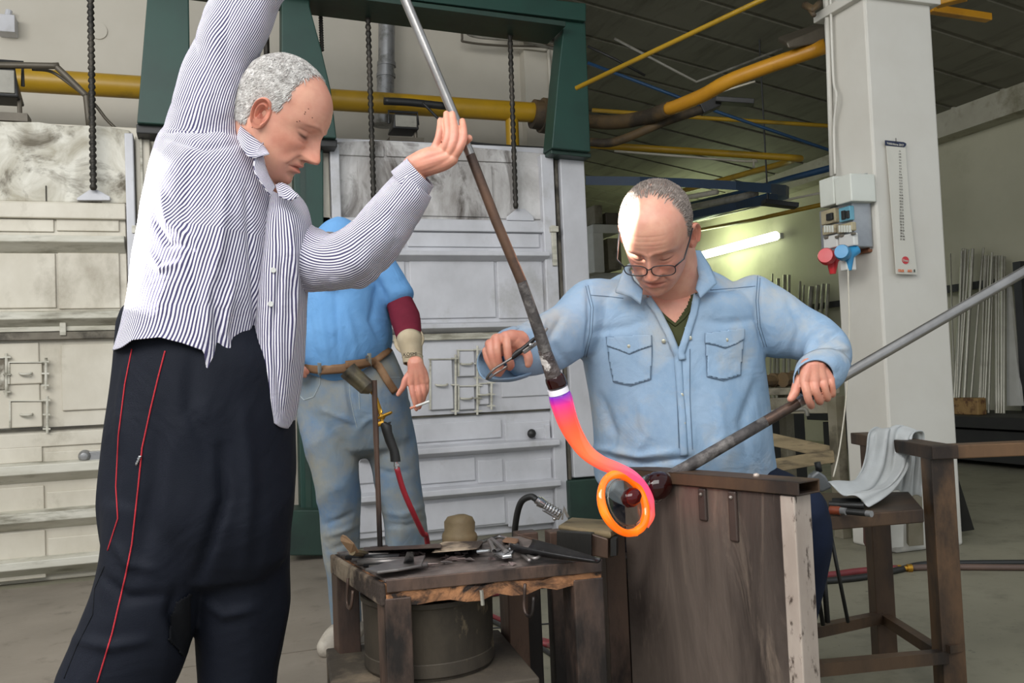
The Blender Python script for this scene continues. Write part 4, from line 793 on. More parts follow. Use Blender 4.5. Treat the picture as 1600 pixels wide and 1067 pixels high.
m = MB(); m.tube(spline([at(620, 731, DT), at(630, 765, DT+.02), at(645, 800, DT+.05), at(660, 832, DT+.1), at(668, 850, DT+.14), P3(at(672, 856, DT+.3), .3), P3(at(690, 856, DT+.45), .02)], 8), .0068, 12); m.build('hose', M_redh, t, smooth=True)
# hoses on the floor
def hose(pts, r, mat, label):
    m = MB(); m.tube(spline([onZ(x, y, r+dz) for x, y, *q in pts for dz in (q[0] if q else 0,)], 8), r, 10); return tag(m.build('hose', mat, None, smooth=True), label, 'hose')
M_reddark = pm('dusty_red_hose', '#7d2f33', '#652a2c', '#5c5148', 6, 4, (.6, .7), rough=.6)
hose([(690, 935), (770, 928), (850, 915), (985, 907)], .011, M_reddark, 'dusty red hose on the floor behind the table, running to the bench panel')
hose([(740, 950), (790, 972), (850, 1003), (900, 1035), (960, 1060)], .010, M_reddark, 'dark red hose curling under the tool table')
hose([(735, 955), (800, 985), (850, 1015), (890, 1042), (940, 1075)], .009, M_black, 'black hose beside the dark red hose under the tool table')
hose([(790, 1000), (870, 1008), (930, 1020), (990, 1032)], .012, M_reddark, 'red hose near the foot of the block stand')
hose([(790, 993), (860, 1003), (920, 1028), (985, 1038)], .009, M_reddark, 'second red hose crossing at the foot of the block stand')
hose([(700, 985), (800, 979), (985, 963)], .003, M_black, 'thin black cable on the floor behind the table')
hose([(1180, 905), (1290, 899), (1340, 893), (1402, 888)], .016, M_reddark, 'red hose on the floor ending in a brass coupling')
hose([(1423, 887), (1480, 886), (1650, 887)], .014, pm('brown_hose', '#5f4b40', '#51413a', None, 6, rough=.6), 'brown hose running right from the brass coupling')
hose([(1180, 915), (1330, 904), (1400, 891), (1440, 882), (1500, 880), (1650, 879)], .014, M_black, 'black hose beside the brass coupling on the floor')
m = MB(); a_, b_ = onZ(1400, 888, .016), onZ(1425, 887.5, .016); m.tube([a_, a_.lerp(b_, .3), a_.lerp(b_, .3), a_.lerp(b_, .7), a_.lerp(b_, .7), b_], [.016, .016, .011, .011, .018, .018], 12); tag(m.build('coupling', M_brass, None, smooth=.6), 'brass hose coupling on the floor behind the bench', 'coupling')
for (x0, y0), (x1, y1) in (((455, 870), (480, 890)), ((440, 1005), (520, 1000))):
    pass
# ================================================================ figure tools
from mathutils.bvhtree import BVHTree
FWn, RTn, UPn, CAMn = (np.array(v[:]) for v in (FW, RT, UP, CAM))
def proj(V):
    """photograph pixel of each world point"""
    d = V-CAMn; z = d@FWn
    return 800+F*(d@RTn)/z, 533.5-F*(d@UPn)/z, z
def cr(A, n):
    """Catmull-Rom through rows of an array, n rows out"""
    A = np.array(A, float); m = len(A)
    if m == 2: t = np.linspace(0, 1, n)[:, None]; return A[0]*(1-t)+A[1]*t
    seg = np.r_[0, np.cumsum(np.linalg.norm(np.diff(A[:, :2], axis=0), axis=1)+.02*np.linalg.norm(np.diff(A, axis=0), axis=1)+1e-6)]
    Q = np.vstack([2*A[0]-A[1], A, 2*A[-1]-A[-2]]); s = np.linspace(0, seg[-1], n); out = np.zeros((n, A.shape[1]))
    for i, v in enumerate(s):
        k = min(np.searchsorted(seg, v, 'right')-1, m-2); t = (v-seg[k])/(seg[k+1]-seg[k]); a, b, c, d = Q[k:k+4]
        out[i] = .5*(2*b+(c-a)*t+(2*a-5*b+4*c-d)*t*t+(3*b-a-3*c+d)*t**3)
    return out
def rings(st, n=40, m=32, ex=1.0, cap=True):
    """loft rings from stations (xL,yL,xR,yR,D,half_thickness): photograph edges at depth D with a real thickness"""
    S = cr(st, n); Ls = np.array([at(s[0], s[1], s[4])[:] for s in S]); Rs = np.array([at(s[2], s[3], s[4])[:] for s in S])
    C = (Ls+Rs)/2; W = (Rs-Ls)/2; T = np.gradient(C, axis=0); G = np.zeros((n, m, 3)); a = np.arange(m)*2*math.pi/m
    ca, sa = np.cos(a), np.sin(a)
    if ex != 1.0: ca = np.sign(ca)*abs(ca)**ex; sa = np.sign(sa)*abs(sa)**ex
    for i in range(n):
        d = np.cross(T[i], W[i]); ln = np.linalg.norm(d)
        d = d/ln if ln > 1e-9 else FWn
        if d@FWn > 0: d = -d                        # sin>0 side faces the camera
        G[i] = C[i]+np.outer(ca, W[i])+np.outer(sa, d*S[i, 5])
    return G
def grid_faces(n, m, closed=True, o=0):
    return [(o+i*m+k, o+i*m+(k+1) % m, o+(i+1)*m+(k+1) % m, o+(i+1)*m+k) for i in range(n-1) for k in range(m if closed else m-1)]
class Soup:
    def __init__(s): s.v = []; s.f = []; s.c = []; s.n = 0
    def add(s, V, Fc, col=None):
        V = np.asarray(V, float); s.v.append(V); s.f += [tuple(i+s.n for i in f) for f in Fc]; s.n += len(V)
        s.c.append(np.ones((len(V), 3)) if col is None else col); return s
    def loft(s, st, n=40, m=32, ex=1.0):
        G = rings(st, n, m, ex); c0, c1 = G[0].mean(0), G[-1].mean(0)
        ends = []
        for g, c, o in ((G[0], c0, c0-G[1].mean(0)), (G[-1], c1, c1-G[-2].mean(0))):
            r = np.linalg.norm(g-c, axis=1).mean(); u = o/max(np.linalg.norm(o), 1e-9)
            ends.append([c+(g-c)*math.cos(a)+u*r*.5*math.sin(a) for a in (.5, 1.0, 1.4)])
        R = np.array(ends[0][::-1]+list(G)+ends[1]); k = len(R)
        return s.add(R.reshape(-1, 3), grid_faces(k, m)+[tuple(range(m-1, -1, -1)), tuple(range((k-1)*m, k*m))])
    def chain(s, pts, rad, n=14, k=5, flat=1.0):
        """rounded limb through world points"""
        P = cr(np.c_[np.array([p[:] for p in pts], float)*1000, np.array(rad)[:, None]*1000], max(3, (len(pts)-1)*k+1))/1000
        T = np.gradient(P[:, :3], axis=0); x = None; R = []
        for i in range(len(P)):
            t = T[i]/np.linalg.norm(T[i])
            if x is None: x = np.cross(t, [0, 0, 1.] if abs(t[2]) < .9 else [1., 0, 0])
            x = x-t*(x@t); x /= np.linalg.norm(x); y = np.cross(t, x); a = np.arange(n)*2*math.pi/n
            R.append((P[i, :3], P[i, 3], t, x, y, a))
        out = []
        def ring(c, r, x, y, a): return c+np.outer(np.cos(a), x)*r+np.outer(np.sin(a), y)*r
        c, r, t, x, y, a = R[0]
        for b in (1.4, 1.0, .5): out.append(ring(c-t*r*math.sin(b), r*math.cos(b), x, y, a))
        for c, r, t, x, y, a in R: out.append(ring(c, r, x, y, a))
        for b in (.5, 1.0, 1.4): out.append(ring(c+t*r*math.sin(b), r*math.cos(b), x, y, a))
        G = np.array(out); q = len(G)
        return s.add(G.reshape(-1, 3), grid_faces(q, n)+[tuple(range(n-1, -1, -1)), tuple(range((q-1)*n, q*n))])
    def arrays(s): return np.vstack(s.v), s.f, np.vstack(s.c)
def rawmesh(V, Fc):
    me = bpy.data.meshes.new('m'); me.from_pydata([tuple(p) for p in V], [], Fc); me.update(); return me
def fuse(s, voxel, it=3, fac=.5):
    """one continuous surface out of overlapping limbs"""
    V, Fc, _ = s.arrays(); me = rawmesh(V, Fc); fix_normals(me); o = bpy.data.objects.new('t', me); COL.objects.link(o)
    r = o.modifiers.new('r', 'REMESH'); r.mode = 'VOXEL'; r.voxel_size = voxel
    q = o.modifiers.new('q', 'SMOOTH'); q.iterations = it; q.factor = fac
    me2 = bpy.data.meshes.new_from_object(o.evaluated_get(bpy.context.evaluated_depsgraph_get()))
    bpy.data.objects.remove(o); n = len(me2.vertices); V = np.zeros(n*3); me2.vertices.foreach_get('co', V)
    Fc = [tuple(p.vertices) for p in me2.polygons]; bpy.data.meshes.remove(me2); return V.reshape(-1, 3), Fc
def normals(V, Fc):
    me = rawmesh(V, Fc); n = np.zeros(len(V)*3); me.vertices.foreach_get('normal', n) if hasattr(me.vertices[0], 'normal') else None
    bpy.data.meshes.remove(me); return n.reshape(-1, 3)
def sculpt(V, Fc, strokes):
    """press or raise strokes (pixel polylines) into the side of the surface they lie on: (pts, width_px, amplitude_m)"""
    N_ = normals(V, Fc); x, y, z = proj(V); front = ((V-CAMn)*N_).sum(1) < 0
    disp = np.zeros(len(V))
    for pts, wd, amp in strokes:
        P = np.array(pts, float); best = np.full(len(V), 1e9); par = np.zeros(len(V)); L = np.r_[0, np.cumsum(np.linalg.norm(np.diff(P, axis=0), axis=1))]
        bx = (x > P[:, 0].min()-3*wd) & (x < P[:, 0].max()+3*wd) & (y > P[:, 1].min()-3*wd) & (y < P[:, 1].max()+3*wd) & front
        I = np.where(bx)[0]
        if not len(I): continue
        for k in range(len(P)-1):
            a, b = P[k], P[k+1]; ab = b-a; l2 = ab@ab; t = np.clip(((x[I]-a[0])*ab[0]+(y[I]-a[1])*ab[1])/l2, 0, 1)
            d = np.hypot(x[I]-a[0]-t*ab[0], y[I]-a[1]-t*ab[1]); m = d < best[I]; best[I[m]] = d[m]; par[I[m]] = (L[k]+t[m]*math.sqrt(l2))/L[-1]
        wgt = np.exp(-(best[I]/wd)**2)*np.sin(math.pi*np.clip(par[I]*.9+.05, 0, 1))**.6
        disp[I] += amp*wgt
    return V+N_*disp[:, None]
def wrinkle(V, Fc, amp, scale, stretch=(1, 1, 1), seed=0, ridged=True):
    N_ = normals(V, Fc); s = np.array(stretch)*scale; out = np.zeros(len(V))
    for i, p in enumerate(V*s+seed):
        q = Vector(p); a = mnoise.noise(q); b = mnoise.noise(q*2.1+Vector((7, 3, 1)))
        out[i] = ((.5-abs(a)*1.6)+(.35-abs(b))*.5) if ridged else a+.5*b
    return V+N_*(out*amp)[:, None]
def mesh_object(name, V, Fc, mat, parent=None, col=None, uv=None, smooth=True, solid=0, mats=None, midx=None, solid_off=-1):
    off = np.zeros(3); q = parent
    while q: off += np.array(q.location[:]); q = q.parent
    me = rawmesh(V-off, Fc); me.name = name; o = bpy.data.objects.new(name, me); COL.objects.link(o)
    if parent: o.parent = parent
    for mm in (mats or [mat]): me.materials.append(mm)
    if midx is not None: me.polygons.foreach_set('material_index', midx)
    me.polygons.foreach_set('use_smooth', [bool(smooth)]*len(me.polygons))
    if col is not None:
        at_ = me.color_attributes.new('Col', 'FLOAT_COLOR', 'POINT'); at_.data.foreach_set('color', np.c_[col, np.ones(len(col))].ravel())
    if uv is not None:
        u = me.uv_layers.new(name='uv'); u.data.foreach_set('uv', np.asarray(uv, float).ravel())
    if solid: md = o.modifiers.new('s', 'SOLIDIFY'); md.thickness = solid; md.offset = solid_off
    return o
def recalc(o): fix_normals(o.data); o.data.polygons.foreach_set('use_smooth', [True]*len(o.data.polygons)); return o
def bvh(*VF):
    vs = []; fs = []
    for V, Fc in VF: k = len(vs); vs += [tuple(p) for p in V]; fs += [tuple(i+k for i in f) for f in Fc]
    return BVHTree.FromPolygons(vs, fs)
def snap(tree, px, py, off=.002):
    r = ray(px, py).normalized(); h = tree.ray_cast(CAM, r)
    if h[0] is None: return None
    return h[0]-r*off
def snapline(tree, pts, off=.002, step=4):
    out = []
    for (a, b) in zip(pts[:-1], pts[1:]):
        n = max(1, int(math.hypot(b[0]-a[0], b[1]-a[1])/step))
        for i in range(n): out.append((a[0]+(b[0]-a[0])*i/n, a[1]+(b[1]-a[1])*i/n))
    out.append(pts[-1]); P = [snap(tree, x, y, off) for x, y in out]; P = [p for p in P if p is not None]
    return P
def seam(m, tree, pts, r=.0009, off=.0005):
    P = snapline(tree, pts, off); Q = [P[0]] if P else []
    for p in P[1:]:
        if (p-Q[-1]).length < .05: Q.append(p)
    if len(Q) > 1: m.tube(Q, r, 5)
def inpoly(x, y, poly):
    ins = np.zeros(len(x), bool); n = len(poly)
    for i in range(n):
        (x0, y0), (x1, y1) = poly[i], poly[(i+1) % n]
        if y0 == y1: continue
        c = ((y0 > y) != (y1 > y)) & (x < (x1-x0)*(y-y0)/(y1-y0)+x0); ins ^= c
    return ins
def patch(tree, poly, off=.003, step=2.5):
    """sheet lying on a surface inside a pixel outline: returns verts, faces"""
    xs = [p[0] for p in poly]; ys = [p[1] for p in poly]; nx = int((max(xs)-min(xs))/step)+2; ny = int((max(ys)-min(ys))/step)+2
    idx = {}; V = []; Fc = []
    X = np.array([[min(xs)+i*step for i in range(nx)] for j in range(ny)]); Y = np.array([[min(ys)+j*step]*nx for j in range(ny)])
    ins = inpoly(X.ravel(), Y.ravel(), poly).reshape(ny, nx)
    def vert(j, i):
        if (j, i) not in idx:
            p = snap(tree, X[j, i], Y[j, i], off)
            if p is None: return None
            idx[(j, i)] = len(V); V.append(p[:])
        return idx[(j, i)]
    for j in range(ny-1):
        for i in range(nx-1):
            if ins[j:j+2, i:i+2].sum() >= 3:
                q = [vert(j, i), vert(j, i+1), vert(j+1, i+1), vert(j+1, i)]
                if None not in q: Fc.append(tuple(q))
    return np.array(V), Fc
def ribbon(tree, path, w_, off=.006, step=4):
    P = snapline(tree, path, off, step); m = MB(); rows = []
    for i, p in enumerate(P):
        t = (P[min(i+1, len(P)-1)]-P[max(0, i-1)]).normalized(); s_ = t.cross(FW).normalized()*w_/2; rows.append([p-s_, p-s_*.4-FW*.002, p+s_*.4-FW*.002, p+s_])
    m.grid(rows); return m
# ---- cloth and skin materials
def skin_mat():
    m, nt, b = newmat('skin'); v = coords(nt)
    a = N(nt, 'ShaderNodeAttribute', attribute_name='Col')
    c = mixc(nt, ramp(nt, noise(nt, v, 30, 6, .6), .35, .7), lin('#cf9c84'), lin('#c18672'))
    c = mixc(nt, ramp(nt, noise(nt, v, 12, 4, .6), .45, .7), c, lin('#c98f7c'))
    c = mixc(nt, 1.0, c, a.outputs['Color'], 'MULTIPLY'); nt.links.new(c, b.inputs['Base Color'])
    b.inputs['Roughness'].default_value = .48; b.inputs['Subsurface Weight'].default_value = .18; b.inputs['Subsurface Radius'].default_value = (1, .35, .2); b.inputs['Subsurface Scale'].default_value = .006
    bump(nt, b, noise(nt, v, 220, 5, .6), .12, .001); return m
M_skin = skin_mat()
def cloth(name, c1, c2, c3=None, scale=9, weave=700, bs=.25, rough=.85, folds=0, v3=5, t3=(.55, .7), fs=(1, 1, 1)):
    m, nt, b = newmat(name); v = coords(nt)
    c = mixc(nt, ramp(nt, noise(nt, v, scale, 8, .65), .35, .68), lin(c1), lin(c2))
    if c3: c = mixc(nt, ramp(nt, noise(nt, v, v3, 8, .6), *t3), c, lin(c3))
    nt.links.new(c, b.inputs['Base Color']); b.inputs['Roughness'].default_value = rough; b.inputs['Specular IOR Level'].default_value = .2
    h = noise(nt, v, weave, 2, .5)
    if folds:
        vv = coords(nt, fs); f = noise(nt, vv, folds, 3, .5, 1.2); h = math_(nt, 'ADD', math_(nt, 'MULTIPLY', h, .06), f)
        bump(nt, b, h, bs, .02)
    else: bump(nt, b, h, bs, .001)
    return m
def stripe_mat():
    m, nt, b = newmat('striped_cotton'); uv = N(nt, 'ShaderNodeUVMap', uv_map='uv'); s = N(nt, 'ShaderNodeSeparateXYZ'); nt.links.new(uv.outputs[0], s.inputs[0])
    v = coords(nt); d = math_(nt, 'MULTIPLY', math_(nt, 'SUBTRACT', noise(nt, v, 5, 3, .5), .5), 3.0)
    u = math_(nt, 'ADD', s.outputs[0], d); f = math_(nt, 'FRACT', u); tri = math_(nt, 'ABSOLUTE', math_(nt, 'SUBTRACT', f, .5))
    k = ramp(nt, tri, .21, .29); c = mixc(nt, k, lin('#3d385c'), lin('#dedbe3')); nt.links.new(c, b.inputs['Base Color'])
    b.inputs['Roughness'].default_value = .85; b.inputs['Sheen Weight'].default_value = .1
    bump(nt, b, noise(nt, v, 16, 4, .55, 1.5), .35, .012); return m
M_stripe = stripe_mat()
M_denim = cloth('light_denim', '#93a9bf', '#7f9ab4', '#a3a9ad', 8, 600, .4, .8, 9, 5, (.52, .66))
M_denimd = cloth('denim_stitch', '#66798d', '#5a6d80')
M_tshirt = cloth('blue_tshirt', '#6796c4', '#5a89b8', None, 6, 600, .5, .85, 8)
M_jeans = cloth('worn_jeans', '#788489', '#587290', '#85847b', 4, 600, .35, .85, 8, 5, (.45, .65))
M_navyc = cloth('navy_tracksuit', '#10141f', '#0d111b', None, 5, 500, .5, .75, 5)
M_navyj = cloth('navy_jeans', '#141d31', '#111828', None, 6, 600, .3)
M_maroon = cloth('maroon_sleeve', '#6b1f30', '#581827', None, 8)
M_beige = cloth('beige_glove', '#b3a58b', '#a09279', None, 8)
M_olive = cloth('olive_tshirt', '#474a2e', '#3b3e27', None, 8)
M_leather = cloth('brown_leather', '#7d5f45', '#634a35', '#94765a', 9, 200, .3, .6)
M_redpip = cloth('red_piping', '#b8323a', '#a02a33'); M_blackc = cloth('black_cloth', '#0d0f14', '#090a0e')
M_collar = M_stripe
# ---- head in its own frame: x = its left/right, y = forward, z = up (metres)
def smooth01(t): t = np.clip(t, 0, 1); return t*t*(3-2*t)
ZT_ = np.array([-.112, -.106, -.098, -.085, -.065, -.045, -.025, -.005, .015, .03, .05, .08, .1, .118, .127, .1305])
YFt = np.array([.045, .066, .079, .086, .087, .088, .086, .086, .088, .0935, .094, .084, .069, .042, .018, -.008])
YBt = np.array([.0, -.01, -.02, -.04, -.058, -.07, -.081, -.089, -.094, -.0965, -.098, -.093, -.08, -.06, -.04, -.02])
WDt = np.array([.014, .026, .036, .047, .057, .063, .068, .072, .0745, .0765, .078, .072, .061, .041, .022, .006])
def head_mesh(R=200, Cc=220, jowl=0.0, nose=1.0, wide=1.0, eye_open=0.0):
    t = np.linspace(0, 1, R); z = -.112+.2425*(1-np.cos(math.pi*t))/2
    def sm(tab):
        k = np.interp(z, ZT_, tab); hw = R//22; w_ = np.hanning(2*hw+3)[1:-1]; w_ /= w_.sum(); kp = np.r_[2*k[0]-k[1:hw+1][::-1], k, 2*k[-1]-k[-hw-1:-1][::-1]]; return np.maximum(np.convolve(kp, w_, 'valid'), -.2)
    yf, yb, wd = sm(YFt), sm(YBt), sm(WDt)*wide
    u = np.arange(Cc)/Cc; ph = 2*math.pi*u+.75*np.sin(2*math.pi*(u-.25)*1)*-1.0*np.cos(0)
    ph = 2*math.pi*u; ph = ph+.42*np.sin(2*ph+0)  # denser in front/back
    Z, PH = np.meshgrid(z, ph, indexing='ij'); c, s = np.cos(PH), np.sin(PH)
    y0 = np.interp(z, [-.112, -.06, .0, .13], [.02, .005, -.012, -.012])[:, None]
    fr = s > 0; p = np.where(fr, np.interp(Z, [-.11, -.07, -.02, .06, .13], [1.0, .98, .88, .86, 1]), .95)
    X = wd[:, None]*np.sign(c)*np.abs(c)**p
    Y = np.where(fr, y0+(yf[:, None]-y0)*np.abs(s)**np.where(fr, np.interp(Z, [-.11, -.03, .05, .13], [1.0, .92, .9, 1]), 1), y0-(y0-yb[:, None])*np.abs(s)**.95)
    g = lambda cx, cz, sx, sz: np.exp(-((X-cx)/sx)**2-((Z-cz)/sz)**2)
    m = smooth01((Y-.015)/.035); ax = np.abs(X); ga = lambda cx, cz, sx, sz: np.exp(-((ax-cx)/sx)**2-((Z-cz)/sz)**2)
    D = np.zeros_like(X)
    # nose
    hz = np.interp(Z, [-.045, -.0385, -.0345, -.030, -.025, -.018, -.008, .004, .014, .024, .034], [0, .003, .017, .027, .0305, .0295, .0235, .0165, .0105, .005, 0])*nose
    wz = np.interp(Z, [-.04, -.028, -.02, -.008, .01, .03], [.013, .0135, .0125, .0095, .0085, .011])
    D += hz*np.exp(-(ax/wz)**2.6)
    D += .0115*nose*ga(.0145, -.0275, .0065, .0068)-.003*ga(.0175, -.018, .004, .006)
    D -= .009*ga(.0075, -.0355, .0036, .0028)
    # sockets, lids, brow
    D -= .0115*ga(.032, .013, .017, .0115)+.004*ga(.018, .012, .007, .012)
    D += .0085*ga(.032, .0105, .0125, .0095)
    lid = .0175-.0025*((ax-.032)/.014)**2; D -= .0022*np.exp(-((Z-lid)/.0014)**2)*np.exp(-((ax-.032)/.016)**4)
    lash = .0045+.0015*((ax-.032)/.013)**2; D -= .0022*np.exp(-((Z-lash)/.0013)**2)*np.exp(-((ax-.032)/.0145)**4)
    D -= .0018*np.exp(-((Z-(-.006+.002*((ax-.03)/.013)**2))/.0022)**2)*np.exp(-((ax-.03)/.015)**4)   # eye bag crease
    D += .0045*ga(.026, .0305, .020, .0065)+.0015*g(0, .03, .012, .01)-.0012*g(0, .03, .002, .009)
    # cheeks, folds, mouth, chin
    D += .005*ga(.043, -.014, .016, .014)-.003*ga(.05, -.045, .012, .016)*(1-jowl)+jowl*.008*ga(.046, -.066, .016, .02)
    nl = .0175+(-.026-Z)*.45; D -= .0028*np.exp(-((ax-nl)/.0028)**2)*smooth01((-.024-Z)/.008)*smooth01((Z+.062)/.012); D += .003*np.exp(-((ax-nl-.008)/.006)**2)*smooth01((-.02-Z)/.01)*smooth01((Z+.065)/.015)
    D += .0055*np.exp(-(ax/.021)**4)*np.exp(-((Z+.0475)/.0052)**2)-.0015*g(0, -.042, .0032, .006)
    D += .0070*np.exp(-(ax/.018)**4)*np.exp(-((Z+.0615)/.0052)**2)
    ml = -.0542-.0035*(ax/.024)**2; D -= .0052*np.exp(-((Z-ml)/.0017)**2)*np.exp(-(ax/.0245)**6)
    D -= .0042*np.exp(-(ax/.02)**4)*np.exp(-((Z+.0725)/.005)**2)+.002*ga(.027, -.058, .004, .006)
    D += .005*g(0, -.091, .014, .010)
    D -= jowl*.0025*np.exp(-((Z+.100)/.003)**2)*(ax < .05)
    # forehead lines
    for zz in (.05, .06, .07): D -= .0006*np.exp(-((Z-zz-.002*np.cos(X*40))/.0012)**2)*np.exp(-(ax/.045)**4)
    Y = Y+D*m
    X = X*(1-.05*ga(.075, .045, .03, .02)*m)
    P = np.stack([X, Y, Z], -1).reshape(-1, 3)
    # colours: lips, cheeks, nose redder; brows, lash line darker; shade painted into nostrils, creases
    col = np.ones(P.shape); x_, y_, z_ = P.T; ax = abs(x_); mm = m.ravel()
    def tint(wg, c): wg = np.clip(wg, 0, 1)[:, None]; col[:] = col*(1-wg)+col*np.array(c)*wg
    G_ = lambda cx, cz, sx, sz: np.exp(-((ax-cx)/sx)**2-((z_-cz)/sz)**2)*mm
    tint(G_(0, -.02, .018, .014)*.8, (1.03, .76, .72)); tint(G_(.042, -.02, .022, .02)*.8, (1.02, .80, .77)); tint(G_(0, -.092, .02, .012)*.5, (1, .85, .83))
    tint(np.exp(-(ax/.022)**4)*np.exp(-((z_+.0545)/.0105)**4)*mm*.85, (.92, .60, .60))
    tint(np.exp(-((z_-(-.0542-.0035*(ax/.024)**2))/.0015)**2)*np.exp(-(ax/.0245)**6)*mm, (.45, .28, .28))
    br = .0335-.006*((ax-.024)/.022)**2; tint(np.exp(-((z_-br)/.0032)**2)*np.exp(-((ax-.028)/.0185)**4)*mm*.9, (.5, .4, .36))
    tint(np.exp(-((z_-(.0045+.0015*((ax-.032)/.013)**2))/(.0014+eye_open))**2)*np.exp(-((ax-.032)/.0135)**4)*mm, (.16, .11, .10))
    tint(np.exp(-((z_-.0175)/.0012)**2)*np.exp(-((ax-.032)/.015)**4)*mm*.5, (.6, .45, .42))
    tint(G_(.0075, -.0355, .0042, .003), (.25, .12, .1)); tint(G_(.03, -.004, .014, .006)*.4, (.9, .72, .72))
    tint(G_(0, -.08, .04, .022)*.25, (.85, .82, .85))
    Fc = grid_faces(R, Cc)+[tuple(range(Cc-1, -1, -1)), tuple(range((R-1)*Cc, R*Cc))]
    return P, Fc, col
def ear_mesh(side, R=26, Cc=48, sc=1.0, fwd=0.0):
    V = []; a = np.arange(Cc)*2*math.pi/Cc
    for i in range(R):
        r = (i+.0)/(R-1)*1.12
        rr = min(r, 1.0)
        e1 = .0175*rr*np.cos(a)*(1+.12*np.sin(a)); e2 = .032*rr*np.sin(a)      # e1: + = backwards
        e1 = e1+.004*rr*np.sin(a)
        h = .010*np.exp(-((rr-.88)/.12)**2)+.006*np.exp(-((rr-.56)/.1)**2)*(np.cos(a) > -.5)-.006*np.exp(-(rr/.4)**2)
        h = np.where(np.sin(a) < -.75, .006*(1-.4*rr), h)
        fade = smooth01((np.cos(a)*rr+.95)/.6); h = h*(.35+.65*fade)
        if r > 1: h = h-(r-1)/.12*.010; e1 = e1*.97; e2 = e2*.97
        out = h+.011*(e1/.0175+1)*.62
        x = side*(.0705+out); y = -.012+fwd-e1*.93; z = .0+e2-.12*e1
        V.append(np.stack([x, y, z], -1))
    V = np.array(V).reshape(-1, 3)*1.0; c = V.mean(0); V = c+(V-c)*sc
    col = np.ones(V.shape); rr = np.repeat(np.arange(R)/(R-1), Cc); col[:] = (1.0, .80, .76)
    col[rr < .35] = (.75, .48, .45); col[(rr > .6) & (rr < .72)] = (.9, .66, .62)
    Fc = grid_faces(R, Cc)
    return V, Fc, col
def basis(fwd, up):
    f = np.array(fwd, float); f /= np.linalg.norm(f); u = np.array(up, float); u -= f*(u@f); u /= np.linalg.norm(u); x = np.cross(f, u)
    return np.stack([x, f, u], 0)       # rows: local x (its right side), forward, up
def cw(r, u, t): return RTn*r+UPn*u-FWn*t     # direction from picture right, picture up, towards camera
def hair_strands(P, Fc, mask, dens, length, flow, rad=.0006, seed=1, lift=.15, droop=0):
    """short hair as thin tapering tufts growing where mask(points) allows; flow(point)->direction"""
    rng = np.random.default_rng(seed); F4 = np.array([f for f in Fc if len(f) == 4]); cen = P[F4].mean(1); area = np.linalg.norm(np.cross(P[F4[:, 1]]-P[F4[:, 0]], P[F4[:, 3]]-P[F4[:, 0]]), axis=1)
    wgt = area*mask(cen); wgt = wgt/wgt.sum(); pick = rng.choice(len(F4), dens, p=wgt)
    N_ = np.cross(P[F4[:, 1]]-P[F4[:, 0]], P[F4[:, 3]]-P[F4[:, 0]]); N_ /= np.linalg.norm(N_, axis=1)[:, None]+1e-12
    ctr = np.array([0, -.005, .03]); V = []; Fo = []; n = 0
    for k in pick:
        q = F4[k]; a, b = rng.random(2); p = P[q[0]]*(1-a)*(1-b)+P[q[1]]*a*(1-b)+P[q[2]]*a*b+P[q[3]]*(1-a)*b
        nn = N_[k]; nn = nn if nn@(p-ctr) > 0 else -nn; d = flow(p)+rng.normal(0, .18, 3); d = d-nn*(d@nn); d /= np.linalg.norm(d)+1e-9
        L = length*(.7+.6*rng.random()); s = np.cross(d, nn); pts = [p-nn*.0006]
        for i in (1, 2, 3): t = i/3; pts.append(p+d*L*t+nn*(L*lift*math.sin(t*2.2)+.0006-.5*droop*L*t*t))
        for i, c in enumerate(pts):
            r = rad*(1, 1.1, .9, .25)[i]
            V += [c+s*r*1.6, c-s*r*1.6, c+nn*r*1.2]
        for i in range(3):
            o = n+i*3
            Fo += [(o, o+1, o+4, o+3), (o+1, o+2, o+5, o+4), (o+2, o, o+3, o+5)]
        n += 12
    return np.array(V), Fo
def hair_mat(name, c1, c2):
    m, nt, b = newmat(name); c = mixc(nt, ramp(nt, noise(nt, coords(nt), 90, 4, .7), .35, .65), lin(c1), lin(c2)); nt.links.new(c, b.inputs['Base Color']); b.inputs['Roughness'].default_value = .45; return m
def striped_loft(st, n, m, stripes, hem=None, top=None, ex=.92, shear=0.0, vshear=None, amp=.006, wseed=0, strokes=(), wscale=9):
    """open cloth tube with uv.x counted in stripes; hem: function px->py for the last ring"""
    G = rings(st, n, m, ex)
    if hem:
        flat = G[-1]; x, y, z = proj(flat); H = np.array([at(a, hem(a), d)[:] for a, d in zip(x, z)])
        k = n//6
        for i in range(k): f = (i+1)/k; G[n-k+i] = G[n-k+i]+(H-flat)*f*f
    V = G.reshape(-1, 3); Fc = grid_faces(n, m)
    V = wrinkle(V, Fc, amp, wscale, (1, 1, .55), wseed)
    if strokes: V = sculpt(V, Fc, strokes)
    uv = []
    vs = np.zeros(n) if vshear is None else np.interp(np.linspace(0, 1, n), *vshear)
    for i in range(n-1):
        for k in range(m):
            a, b = k/m*stripes, (k+1)/m*stripes
            uv += [(a+vs[i], i/n), (b+vs[i], i/n), (b+vs[i+1], (i+1)/n), (a+vs[i+1], (i+1)/n)]
    return V, Fc, uv
